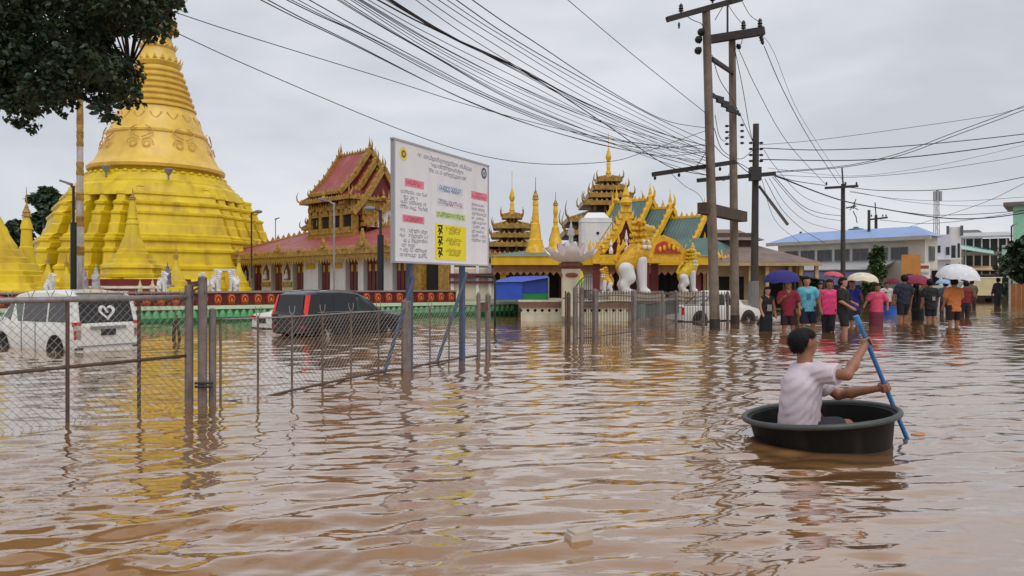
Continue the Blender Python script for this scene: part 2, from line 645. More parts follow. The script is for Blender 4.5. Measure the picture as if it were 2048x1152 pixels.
def lotus_wall():
    ang = math.atan2(WALLD.y, WALLD.x)
    L0, L1 = -9.0, 15.2
    root = thing('lotus_wall', 'long low compound wall with green lotus petals below red and gold plaques', 'wall', WALL0, ang)
    m = MB()
    m.box(((L0 + L1) / 2, 0.18, 0.15), (L1 - L0, 0.36, 0.62))
    m.build('wall_base', GREEND, root)
    m = MB()
    m.box(((L0 + L1) / 2, 0.15, 0.535), (L1 - L0, 0.5, 0.13))
    m.build('wall_cap', CREAMG, root)
    L2 = 12.2
    m = MB()
    m.box(((L0 + L2) / 2, 0.2, 0.82), (L2 - L0, 0.2, 0.44))
    m.build('plaque_band', mat('dark_red_band', (84, 26, 24), rough=0.6, var=0.2), root)
    m = MB()
    m.box(((L0 + L2) / 2, 0.2, 1.07), (L2 - L0, 0.34, 0.06))
    m.build('band_rail', mat('grey_rail', (138, 122, 116), rough=0.7), root)
    pm = petal_mesh(0.26, 0.30, 0.07).mesh('petal', True)
    pm.materials.append(GREENP)
    pm2 = petal_mesh(0.26, 0.24, 0.05).mesh('petal_lower', True)
    pm2.materials.append(GREEND)
    n = int((L1 - L0) / 0.24)
    for i in range(n):
        o = link('petal', pm, None, root)
        o.location = (L0 + 0.12 + i * 0.24, 0.0, 0.17)
        o.scale = (1, 1, 0.9 + 0.2 * rnd.random())
        o = link('petal', pm2, None, root)
        o.location = (L0 + 0.24 + i * 0.24, 0.0, 0.2)
        o.rotation_euler = (R(180), 0, 0)
        o.scale = (1, -1, 1)
    q = MB()
    q.lathe([(0.13, 0), (0.16, 0.05), (0.175, 0.2), (0.16, 0.33), (0.12, 0.40)], 14)
    qm = q.mesh('plaque', True)
    qm.materials.append(REDP)
    q = MB()
    ring = [(0.1 * math.sin(a), -0.152 - 0.022 * math.cos(a), 0.21 + 0.13 * math.cos(a)) for a in [2 * math.pi * k / 14 for k in range(15)]]
    q.tube(ring, 0.018, 5, False)
    q.ell((0, -0.172, 0.2), (0.03, 0.02, 0.05), 8, 5)
    q.bar((-0.05, -0.172, 0.09), (0, -0.176, 0.19), 0.02)
    q.bar((0.05, -0.172, 0.09), (0, -0.176, 0.19), 0.02)
    rm = q.mesh('gilt_motif', True)
    rm.materials.append(ORNG)
    n = int((L2 - L0) / 0.46)
    for i in range(n):
        o = link('plaque', qm, None, root)
        o.location = (L0 + 0.23 + i * 0.46, 0.12, 0.605)
        r = link('gilt_motif', rm, None, o)


lotus_wall()


# ------------------------------------------------------------------ stupas
def redent(n_step=3, inset=0.13, slot=0.0, deep=0.0):
    """square outline with stepped corners, corner radius 1 towards +x"""
    pts = []
    c = 1 / math.sqrt(2)
    for k in range(4):
        a = k * math.pi / 2
        loc = []
        for i in range(n_step + 1):
            x = c - inset * (n_step - i) * c
            y = c - inset * i * c
            loc.append((x, y))
            if i < n_step:
                xi, yi = c - inset * (n_step - i) * c, c - inset * (i + 1) * c
                loc += [(xi, yi + slot), (xi - deep, yi - deep), (xi + slot, yi)] if deep else [(xi, yi)]  # V notches added at inner corners to darken the grooves by occlusion
        for x, y in reversed(loc):
            a2 = a
            pts.append((x * math.cos(a2) - y * math.sin(a2), x * math.sin(a2) + y * math.cos(a2)))
    ca, sa = math.cos(-math.pi / 4), math.sin(-math.pi / 4)
    return [(x * ca - y * sa, x * sa + y * ca) for x, y in pts]


BELLORN = mat('bell_ornament', (206, 162, 84), rough=0.45, var=0.3, scale=3)


def great_stupa():
    D = 58.0
    s = D / FPX
    cx = (316 - 1024) * s
    root = thing('great_stupa', 'huge golden bell-shaped stupa towering over the compound', 'stupa', (cx, D, TER))

    def z(y):
        return CAM_H + (HOR - y) * s - TER

    # stepped terrace: the corner nearest the viewer shows larger, so work in metres
    plan = redent(4, 0.145, 0.05, 0.17)
    ang = R(-90 - 9)
    plan = [(x * math.cos(ang) - y * math.sin(ang), x * math.sin(ang) + y * math.cos(ang)) for x, y in plan]
    pr = [(10.9, 0), (10.9, 0.35), (10.5, 0.45), (10.45, 0.8), (10.2, 0.95), (10.0, 1.55), (10.1, 1.65), (10.1, 1.85), (9.75, 2.0), (9.6, 2.75), (9.75, 2.85), (9.75, 3.0),
          (9.45, 3.15), (9.35, 3.5), (9.55, 3.6), (9.55, 3.78), (9.3, 3.85), (9.3, 4.0), (8.9, 4.15), (8.7, 4.75), (8.55, 4.85), (8.4, 5.4), (8.5, 5.48), (8.5, 5.62),
          (8.1, 5.75), (7.95, 6.1), (8.1, 6.2), (8.1, 6.36), (7.6, 6.5), (7.45, 6.85), (7.55, 6.93), (7.5, 7.1), (6.9, 7.2), (6.75, 7.45), (6.8, 7.5), (5.5, 7.55)]
    pr = [(r * 1.2, h) for r, h in pr]
    m = MB()
    m.lathe(pr, plan=plan)
    m.build('stepped_base', GOLD, root)
    # round mouldings
    m = MB()
    pr = [(6.3, 6.9), (6.15, 7.3), (5.98, 7.7), (5.62, 7.95), (5.6, 8.05), (5.42, 8.15), (5.3, 8.4), (5.12, 8.46), (5.06, 8.62), (4.92, 8.68), (4.7, 8.85), (4.45, 8.95), (4.4, 9.3)]
    m.lathe(pr, 64)
    m.build('round_moulding', GOLD, root, autos=30)
    bm = MB()
    bm.ell((0, 0, 0), (0.2, 0.08, 0.12), 8, 5)
    bead = bm.mesh('bead', True)
    bead.materials.append(GOLD)
    for k in range(48):
        a = 2 * math.pi * k / 48
        if math.sin(a) > 0.35:
            continue
        o = link('bead', bead, None, root)
        o.location = (4.96 * math.cos(a), 4.96 * math.sin(a), z(359))
        o.rotation_euler = (0, 0, a + math.pi / 2)
    # bell
    m = MB()
    hb = [(350, 4.3), (348.5, 4.86), (343, 4.92), (337, 4.74), (333, 4.5), (326, 4.32), (315, 4.12), (300, 3.85), (285, 3.6), (279, 3.53), (277, 3.6), (273, 3.6), (270, 3.42), (250, 3.12), (235, 2.86), (228, 2.72), (224, 2.68)]
    m.lathe([(r, z(y)) for y, r in hb], 64)
    m.build('bell', GOLD2, root, autos=35)
    # raised scroll ornament round the bell
    for k in range(8):
        a = R(-90 + 45 * k + 8)
        m = MB()
        for sg in (-1, 1):
            pts = []
            for i in range(15):
                t = i / 14
                th = t * 2.2 * math.pi
                r = 0.42 * (1 - 0.62 * t)
                hx = sg * (0.5 + 0.32 * 0 + r * math.cos(th))
                hz = r * math.sin(th)
                rad = 4.08 - hz * 0.26
                zz = z(304) + hz
                b = a + hx / 4.0
                pts.append((rad * math.cos(b), rad * math.sin(b), zz))
            m.tube(pts, 0.04, 5)
            pts = []
            for i in range(9):
                t = i / 8
                hx = sg * (0.1 + 0.75 * math.sin(t * math.pi * 0.9))
                hz = 0.45 + 0.9 * t
                rad = 4.05 - hz * 0.24
                b = a + hx / 4.0
                pts.append((rad * math.cos(b), rad * math.sin(b), z(304) + hz))
            m.tube(pts, 0.05, 5)
        m.build('scroll_ornament', BELLORN, root)
    for k in range(16):
        a = R(-90 + 22.5 * k)
        if math.sin(a) > 0.4:
            continue
        m = MB()
        pts = []
        for i in range(7):
            t = i / 6
            b = a + (t - 0.5) * 0.26
            zz = z(238) - 0.5 * math.sin(math.pi * t)
            rad = 2.98 - (zz - z(240)) * 0.3
            pts.append((rad * math.cos(b), rad * math.sin(b), zz))
        m.tube(pts, 0.05, 5)
        m.build('garland', BELLORN, root)
    # ring mouldings of the spire
    m = MB()
    pr = []
    n = 7
    for i in range(n):
        y0 = 224 - i * (224 - 138) / n
        y1 = 224 - (i + 1) * (224 - 138) / n
        r0 = 2.72 - (2.72 - 1.62) * i / n
        r1 = 2.72 - (2.72 - 1.62) * (i + 1) / n
        pr += [(r0 - 0.1, z(y0)), (r0 + 0.06, z(y0 - 2)), (r0 + 0.06, z(y0 - 5)), (r1 - 0.06, z(y0 - 9)), (r1 - 0.1, z(y1) - 0.02)]
    m.lathe(pr, 48)
    m.build('spire_ring', GOLD2, root, autos=40)
    # lotus collar
    m = MB()
    m.lathe([(1.5, z(138)), (1.62, z(135)), (1.72, z(130)), (1.6, z(126)), (1.45, z(120)), (1.3, z(110)), (1.22, z(101)), (1.3, z(99)), (1.2, z(95)), (1.08, z(88)), (0.98, z(80)), (0.94, z(74))], 36)
    m.build('lotus_collar', GOLD2, root, autos=40)
    for k in range(20):
        a = 2 * math.pi * k / 20
        if math.sin(a) > 0.4:
            continue
        for (yy, rr, h, sg) in ((128, 1.66, 0.42, 1), (98, 1.28, 0.36, 1)):
            m = MB()
            d = Vector((math.cos(a), math.sin(a), 0))
            tt = Vector((-math.sin(a), math.cos(a), 0))
            c = d * rr + Vector((0, 0, z(yy)))
            m.add([c - tt * 0.2, c + tt * 0.2, c + d * 0.16 + Vector((0, 0, h)), c + d * 0.13 + Vector((0, 0, h * 0.3))], [(0, 1, 3), (0, 3, 2), (1, 2, 3)])
            m.build('collar_petal', GOLD2, root)
    m = MB()
    pr = []
    for i in range(5):
        y0 = 76 - i * 5
        r = 0.95 - 0.1 * i
        pr += [(r - 0.08, z(y0)), (r, z(y0 - 1)), (r, z(y0 - 3)), (r - 0.1, z(y0 - 5))]
    m.lathe(pr, 28)
    m.build('upper_spire', GOLD2, root, autos=40)
    # umbrella crown
    m = MB()
    for (y, r) in ((60, 1.5), (44, 1.35), (24, 1.0), (4, 0.75), (-16, 0.5)):
        m.lathe([(r * 0.35, z(y) + 0.7), (r * 0.98, z(y) + 0.12), (r, z(y)), (r * 0.96, z(y)), (r * 0.4, z(y) + 0.5)], 28)
        for k in range(18):
            a = 2 * math.pi * k / 18
            m.box((r * 0.98 * math.cos(a), r * 0.98 * math.sin(a), z(y) - 0.1), (0.12, 0.12, 0.24), a)
    m.tube([(0, 0, z(60)), (0, 0, z(-30)), (0, 0, z(-75))], [0.3, 0.18, 0.03], 10)
    m.build('umbrella_crown', GOLD3, root)
    # floodlights on the lip
    for (px, py) in ((212, 338), (337, 344)):
        p = P(px, py, D - 5.3) - Vector((cx, D, TER))
        m = MB()
        m.lathe([(0.12, -0.2), (0.32, 0.2), (0.3, 0.24)], 12, p)
        m.box(p - Vector((0, 0, 0.35)), (0.1, 0.1, 0.4))
        m.build('floodlight', mat('floodlight_grey', (130, 132, 130), rough=0.5), root)
    for (px, yt, yb) in ((253, 372, 387), (288, 372, 386)):
        pass


def small_stupa(name, label, px, D, prof, mats=GOLD, zb=None, square_to=None, needle=None, group=None):
    """prof: rows (y pixel, half width pixel) from bottom to top"""
    s = D / FPX
    base = CAM_H + (HOR - prof[0][0]) * s
    root = thing(name, label, 'stupa', ((px - 1024) * s, D, base), group=group)
    rows = [(hw * s, (prof[0][0] - y) * s) for y, hw in prof]
    cut = square_to if square_to else 0
    if cut:
        m = MB()
        oc = [(math.cos(R(22.5 + 45 * k)) * 1.06, math.sin(R(22.5 + 45 * k)) * 1.06) for k in range(8)]
        m.lathe(rows[:cut + 1], plan=oc)
        m.build('stepped_base', mats, root)
    m = MB()
    m.lathe(rows[cut:], 28)
    m.build('bell_and_spire', mats, root, autos=30)
    if needle:
        top = rows[-1][1]
        m = MB()
        h = needle * s
        r = max(0.05, prof[-2][1] * s)
        m.lathe([(r * 1.3, top - 0.02), (r * 0.9, top + h * 0.1), (r * 1.1, top + h * 0.12), (r * 0.5, top + h * 0.28), (r * 0.55, top + h * 0.3), (r * 0.16, top + h * 0.42), (0.012, top + h)], 12)
        m.build('umbrella_finial', GOLD3, root)
    return root


great_stupa()
small_stupa('stupa', 'stepped yellow stupa cut off by the left edge of the picture', -18, 34,
            [(592, 118), (580, 116), (578, 110), (568, 106), (566, 98), (552, 96), (550, 90), (543, 90), (541, 80), (528, 76), (526, 68), (516, 66), (513, 58), (500, 52), (498, 46), (490, 44), (480, 38), (470, 32), (455, 27), (448, 22), (440, 20), (430, 14), (415, 10), (400, 4)], square_to=10, needle=40)
small_stupa('stupa', 'slim golden spire stupa with dark needle at the far left', 53, 37,
            [(590, 24), (575, 23), (560, 20), (545, 19), (520, 16), (495, 13), (493, 11), (460, 9), (458, 11), (450, 10), (440, 7), (432, 5)], needle=58, mats=GOLD)
small_stupa('stupa', 'ringed yellow stupa on a maroon plinth before the great stupa', 265, 41,
            [(555, 55), (549, 55), (547, 50), (538, 49), (536, 52), (530, 50), (527, 42), (520, 40), (518, 36), (508, 34), (506, 28), (500, 27), (498, 24), (490, 22), (480, 18), (470, 14), (460, 13), (450, 11), (448, 12), (444, 11), (440, 9), (436, 10), (432, 8.5), (428, 9), (424, 7.5), (420, 8), (414, 6.5), (405, 6), (398, 4)], square_to=9, needle=22)
for (px, y0, y1, D, lab) in ((96, 583, 505, 33, 'small yellow stupa just right of the slim spire stupa'),
                             (133, 583, 512, 34, 'small yellow stupa beside the banded flagpole'),
                             (352, 585, 492, 38, 'thin yellow stupa half hidden in the right flank of the great stupa'),
                             (478, 585, 500, 47, 'thin yellow stupa at the left end of the red-roofed hall')):
    h = y0 - y1
    small_stupa('stupa', lab, px, D, [(y0, h * 0.3), (y0 - h * 0.1, h * 0.29), (y0 - h * 0.12, h * 0.24), (y0 - h * 0.24, h * 0.22), (y0 - h * 0.26, h * 0.18), (y0 - h * 0.4, h * 0.13), (y0 - h * 0.5, h * 0.08), (y0 - h * 0.6, h * 0.05), (y0 - h * 0.75, h * 0.03)], needle=h * 0.3, mats=GOLD)

# plinth below the ringed stupa, with its pale slab
pl = thing('stupa_plinth', 'maroon plinth with pale ledge under the ringed yellow stupa', 'plinth', P(265, 583, 41))
m = MB()
m.box((0, 0, 0.5), (4.9, 3.6, 0.35))
m.build('plinth_body', MAROON, pl)
m = MB()
m.box((0, 0, 0.24), (5.1, 3.8, 0.12))
m.build('ledge', WHITE, pl)
m = MB()
m.box((0, 0, 0), (5.0, 3.7, 0.3))
m.build('footing', mat('brown_footing', (120, 74, 44)), pl)
# ------------------------------------------------------------------ foliage
def leaf_material(name, rgb, var=0.45):
    m = mat(name, rgb, rough=0.5, var=var, scale=2.2)
    return m


def leaf_cloud(centres, per, size, rs, droop=0.3):
    """many small pointed leaves in clumps: arrays of verts and faces"""
    vs, fs = [], []
    shape = np.array([(0, 0, 0), (0.42, 0.3, 0.06), (0.36, 0.62, 0.04), (0, 1.1, -0.1), (-0.36, 0.62, 0.04), (-0.42, 0.3, 0.06)], 'f4')
    for (c, r) in centres:
        n = per if isinstance(per, int) else int(per(r))
        for _ in range(n):
            d = rs.randn(3)
            d /= np.linalg.norm(d) + 1e-6
            p = np.array(c) + d * np.array(r) * rs.rand() ** 0.45
            a = rs.rand() * 6.28
            fwd = np.array([math.cos(a), math.sin(a), -droop + rs.randn() * 0.5])
            fwd /= np.linalg.norm(fwd)
            up = rs.randn(3) * 0.6 + np.array([0, 0, 1.0])
            sx = np.cross(fwd, up)
            sx /= np.linalg.norm(sx) + 1e-6
            up = np.cross(sx, fwd)
            sc = size * (0.65 + 0.7 * rs.rand())
            q = p + sc * (shape[:, :1] * sx + shape[:, 1:2] * fwd + shape[:, 2:3] * up)
            o = len(vs)
            vs.extend(q.tolist())
            fs.append((o, o + 1, o + 2, o + 3))
            fs.append((o, o + 3, o + 4, o + 5))
    return vs, fs


def foliage_obj(name, centres, per, size, material, parent, seed=1, droop=0.3):
    vs, fs = leaf_cloud(centres, per, size, np.random.RandomState(seed), droop)
    me = bpy.data.meshes.new(name)
    me.from_pydata(vs, [], fs)
    me.update()
    return stuff(link(name, me, material, parent))


BARK = mat('bark', (70, 56, 46), rough=0.9, var=0.4, scale=6, bump=0.5, bscale=20)


def near_tree():
    root = thing('overhanging_tree', 'dark leafy tree boughs hanging into the upper left corner', 'tree', (-7.6, 8.6, -0.5))
    o = Vector((-7.6, 8.6, -0.5))
    m = MB()
    fork = Vector((0.1, 0, 4.6))
    m.tube([(0, 0, 0), (0.05, 0, 1.5), (0.0, 0.05, 3.2), fork], [0.34, 0.27, 0.23, 0.19], 12)
    m.build('trunk', BARK, root, smooth=True)
    poly = [(-160, -90), (400, -90), (368, 0), (352, 38), (318, 80), (272, 100), (255, 62), (232, 72), (240, 105), (285, 145), (312, 172), (290, 212), (250, 203), (222, 250), (192, 236), (186, 185), (160, 190), (148, 210), (122, 238), (96, 240), (84, 200), (72, 230), (60, 275), (36, 262), (22, 224), (0, 215), (-60, 230), (-160, 200)]

    def inside(x, y):
        c = False
        for i in range(len(poly)):
            (x1, y1), (x2, y2) = poly[i], poly[i - 1]
            if (y1 > y) != (y2 > y) and x < (x2 - x1) * (y - y1) / (y2 - y1) + x1:
                c = not c
        return c
    r2 = random.Random(11)
    cs = []
    while len(cs) < 470:
        x, y = r2.uniform(-160, 400), r2.uniform(-90, 285)
        if not inside(x, y):
            continue
        if x > 268 and y > 12 and r2.random() < 0.6:
            continue
        d = r2.uniform(7.0, 10.2)
        c = P(x, y, d) - o
        cs.append((c, x, y, d))
    cl = []
    for (c, x, y, d) in cs:
        edge = all(inside(x + dx, y + dy) for dx, dy in ((26, 0), (-26, 0), (0, 26), (0, -26)))
        r = r2.uniform(0.14, 0.24) if edge else r2.uniform(0.05, 0.1)
        cl.append((tuple(c), (r, r, r * 0.8)))
    # limbs and twigs out to the clumps
    limbs = []
    ends = [P(330, 30, 8.6) - o, P(285, 150, 8.2) - o, P(205, 180, 8.8) - o, P(60, 200, 8.0) - o, P(120, 60, 9.4) - o, P(-60, 100, 9.0) - o]
    for e in ends:
        mid = fork.lerp(e, 0.55) + Vector((0, 0, 0.5))
        mb = MB()
        mb.tube([fork, mid, e], [0.09, 0.05, 0.012], 7)
        mb.build('limb', BARK, root, smooth=True)
        limbs += [fork.lerp(mid, t) for t in (0.4, 0.7, 1)] + [mid.lerp(e, t) for t in (0.3, 0.6, 0.9)]
    tw = MB()
    for i, (c, x, y, d) in enumerate(cs):
        if i % 2 == 0:
            k = min(limbs, key=lambda q: (q - c).length_squared)
            tw.tube([k, k.lerp(c, 0.5) + Vector((0, 0, 0.06)), c], [0.014, 0.009, 0.004], 4, False)
    stuff(tw.build('twigs', BARK, root))
    foliage_obj('crown', cl, lambda r: 100 if r[0] > 0.1 else 30, 0.052, leaf_material('dark_fig_leaf', (46, 66, 38), 0.55), root, 3, 0.6)


near_tree()


def leafy_tree(name, label, px, py0, py1, D, half, rgb, seed, zbase=0.0, n=60, size=0.3, trunk=True, group=None, per=70):
    """crown between image rows py0..py1, half width in pixels"""
    s = D / FPX
    x = (px - 1024) * s
    root = thing(name, label, 'tree', (x, D, zbase), group=group)
    r3 = random.Random(seed)
    zt, zb = CAM_H + (HOR - py0) * s - zbase, CAM_H + (HOR - py1) * s - zbase
    hw = half * s
    cz = (zt + zb) / 2
    hh = (zt - zb) / 2
    cl = []
    for i in range(n):
        a, t = r3.uniform(0, 6.28), r3.uniform(-1, 1)
        rr = math.sqrt(max(0, 1 - t * t)) * r3.uniform(0.3, 1)
        k = hw * 0.26 * r3.uniform(0.6, 1.3)
        cl.append(((rr * math.cos(a) * hw * 0.85, rr * math.sin(a) * hw * 0.7, cz + t * hh * 0.85), (k, k, k * 0.75)))
    if trunk:
        m = MB()
        m.tube([(0, 0, -0.5), (0.1, 0, zb * 0.6), (0, 0.05, cz)], [max(0.08, hw * 0.09), hw * 0.07, hw * 0.03], 8)
        for (c, r) in cl[::6]:
            m.tube([(0, 0, zb * 0.8 + 0.2 * cz), (c[0] * 0.5, c[1] * 0.5, (c[2] + zb) / 2), c], [hw * 0.04, hw * 0.025, 0.01], 5)
        m.build('trunk', BARK, root, smooth=True)
    foliage_obj('crown', cl, per, size, leaf_material('leaf_' + '_'.join(str(int(v)) for v in rgb), rgb), root, seed)
    return root


leafy_tree('tree', 'dark round-topped tree standing behind the left flank of the great stupa', 92, 372, 470, 90, 36, (62, 84, 62), 5, TER, 70, 0.55)
leafy_tree('tree', 'low dark tree at the far left behind the slim spire stupa', 28, 440, 520, 84, 34, (56, 76, 54), 6, TER, 60, 0.5)
leafy_tree('tree', 'dark bushy tree behind the pale left steps of the great stupa', 115, 405, 520, 96, 40, (54, 74, 52), 8, TER, 60, 0.55)
# ------------------------------------------------------------------ carved roof pieces shared by the temple buildings
def spikes(m, p, q, step, h, th=0.05, lean=0.0):
    """a row of small flame-shaped spikes from p to q"""
    p, q = Vector(p), Vector(q)
    d = q - p
    n = max(1, int(d.length / step))
    e = d.normalized()
    s = e.cross(Vector((0, 0, 1)))
    if s.length < 0.1:
        s = Vector((1, 0, 0))
    s.normalize()
    for i in range(n):
        c = p + d * ((i + 0.5) / n)
        hh = h * (0.75 + 0.5 * ((i * 7) % 5) / 5)
        a = e * (step * 0.42)
        m.add([c - a - s * th, c + a - s * th, c + a + s * th, c - a + s * th, c + Vector((0, 0, hh)) + e * lean], [(0, 1, 4), (1, 2, 4), (2, 3, 4), (3, 0, 4)])


def horn(m, p, d, h, r):
    """upturned corner finial at p leaning out along d"""
    p, d = Vector(p), Vector(d).normalized()
    m.tube([p - d * r, p + d * (h * 0.22) + Vector((0, 0, h * 0.25)), p + d * (h * 0.28) + Vector((0, 0, h * 0.6)), p + d * (h * 0.14) + Vector((0, 0, h))], [r, r * 0.85, r * 0.5, 0.01], 6)


def gable_roof(root, x0, x1, yc, hw, ze, zr, roofmat, gold, both=False, face=None, board=0.16, th=0.12):
    """ridge along local x; gable with carved boards at x1 (and x0)"""
    m = MB()
    for sg in (-1, 1):
        a, b = Vector((x0, yc + sg * hw, ze)), Vector((x1, yc + sg * hw, ze))
        c, d = Vector((x1, yc, zr)), Vector((x0, yc, zr))
        # slight concave curve of the slope
        mid1 = (b + c) / 2 + Vector((0, 0, -0.06 * (zr - ze)))
        mid0 = (a + d) / 2 + Vector((0, 0, -0.06 * (zr - ze)))
        up = Vector((0, 0, -th))
        vs = [a, b, mid1, mid0, c, d]
        vs += [v + up for v in vs]
        f = [(0, 1, 2, 3), (3, 2, 4, 5), (6, 9, 8, 7), (9, 11, 10, 8), (0, 6, 7, 1), (1, 7, 8, 2), (2, 8, 10, 4), (0, 3, 9, 6), (3, 5, 11, 9)]
        if sg > 0:
            f = [tuple(reversed(q)) for q in f]
        m.add(vs, f)
    m.build('roof', roofmat, root)
    m = MB()
    spikes(m, (x0, yc, zr), (x1, yc, zr), 0.3, 0.3)
    m.bar((x0, yc, zr), (x1, yc, zr), 0.14, 0.12)
    for sg in (-1, 1):
        m.bar((x0, yc + sg * hw, ze), (x1 + 0.1, yc + sg * hw, ze), 0.12, 0.2)
        spikes(m, (x0, yc + sg * hw, ze + 0.08), (x1, yc + sg * hw, ze + 0.08), 0.22, 0.2)
    stuff(m.build('ridge_cresting', gold, root))
    for xe, sx in ((x1, 1),) + (((x0, -1),) if both else ()):
        xe = xe + sx * 0.06
        for sg in (-1, 1):
            m = MB()
            a, c = Vector((xe, yc + sg * (hw + 0.12), ze - 0.1)), Vector((xe, yc, zr + 0.06))
            mid = (a + c) / 2 + Vector((0, 0, -0.07 * (zr - ze)))
            m.bar(a, mid, board, board * 1.5)
            m.bar(mid, c, board, board * 1.5)
            n = 7
            for i in range(n):
                t = (i + 0.5) / n
                p = a.lerp(mid, t * 2) if t < 0.5 else mid.lerp(c, t * 2 - 1)
                nrm = Vector((0, sg * (zr - ze), hw)).normalized()
                e = (c - a).normalized()
                m.add([p - e * 0.16 + nrm * 0.1, p + e * 0.16 + nrm * 0.1, p + Vector((0.06, 0, 0)) + nrm * 0.12, p + nrm * 0.34 + e * 0.16], [(0, 1, 3), (1, 2, 3), (2, 0, 3)])
            horn(m, a, (0, sg, 0), 0.5, 0.07)
            m.build('barge_board', gold, root)
        m = MB()
        horn(m, (xe, yc, zr), (sx, 0, 0), 0.75, 0.1)
        m.lathe([(0.16, 0), (0.2, 0.12), (0.08, 0.3), (0.1, 0.36), (0.03, 0.7), (0.005, 1.0)], 8, (xe - sx * 0.1, yc, zr))
        m.build('apex_finial', gold, root)
        if face is not None:
            m = MB()
            x = xe - sx * 0.14
            m.add([(x, yc - hw * 0.9, ze - 0.15), (x, yc + hw * 0.9, ze - 0.15), (x, yc, zr - 0.15)], [(0, 1, 2)])
            m.build('gable_panel', face, root)
            m = MB()
            for k in range(5):
                yy = yc + (k - 2) * hw * 0.3
                hz = (1 - abs(k - 2) * 0.32) * (zr - ze) * 0.62
                m.lathe([(0.1, 0), (0.13, hz * 0.3), (0.06, hz * 0.6), (0.09, hz * 0.7), (0.01, hz)], 7, (x + sx * 0.05, yy, ze - 0.1))
            stuff(m.build('gable_carving', gold, root))


def skirt_roof(root, x0, x1, y0, y1, z0, z1, over, roofmat, gold, corner=0.5, spike=0.22, mid=True, band=0.2):
    """hipped skirt roof round a block, eaves 'over' beyond the block, upturned corners"""
    m = MB()
    e = [(x0 - over, y0 - over), (x1 + over, y0 - over), (x1 + over, y1 + over), (x0 - over, y1 + over)]
    t = [(x0, y0), (x1, y0), (x1, y1), (x0, y1)]
    m.add([(x, y, z0) for x, y in e] + [(x, y, z1) for x, y in t] + [(x, y, z0 - 0.1) for x, y in e],
          [(k, (k + 1) % 4, 4 + (k + 1) % 4, 4 + k) for k in range(4)] + [(8 + k, 8 + (k + 1) % 4, (k + 1) % 4, k) for k in range(4)] + [(11, 10, 9, 8)])
    m.build('skirt_roof', roofmat, root)
    m = MB()
    for k in range(4):
        a, b = e[k], e[(k + 1) % 4]
        m.bar((a[0], a[1], z0), (b[0], b[1], z0), 0.1, band)
        spikes(m, (a[0], a[1], z0 + 0.06), (b[0], b[1], z0 + 0.06), 0.28, spike)
        mx, my = (a[0] + b[0]) / 2, (a[1] + b[1]) / 2
        if mid:
            m.lathe([(0.2, 0), (0.24, 0.12), (0.1, 0.3), (0.13, 0.36), (0.02, 0.62)], 7, (mx, my, z0))
        m.tube([(a[0], a[1], z0 + 0.08), (t[k][0], t[k][1], z1 + 0.05)], 0.06, 5)
    stuff(m.build('eave_carving', gold, root))
    for k in range(4):
        m = MB()
        d = Vector((e[k][0] - t[k][0], e[k][1] - t[k][1], 0))
        horn(m, (e[k][0], e[k][1], z0), d, corner, 0.07)
        m.build('corner_finial', gold, root)


# ------------------------------------------------------------------ red-roofed prayer hall
HA = Vector((-22.7, 56.0, TER))
HU = Vector((0.716, -0.698, 0)).normalized()
HN = Vector((-HU.y, HU.x, 0))
DOOR = mat('maroon_door', (104, 36, 40), rough=0.5, var=0.3, scale=2)
SIGNY = mat('yellow_sign', (214, 168, 40), rough=0.5, var=0.25, scale=12)


def hall_t(px, y=1.2):
    k = (px - 1024) / FPX
    q = HA + HN * y
    return (k * q.y - q.x) / (HU.x - k * HU.y)


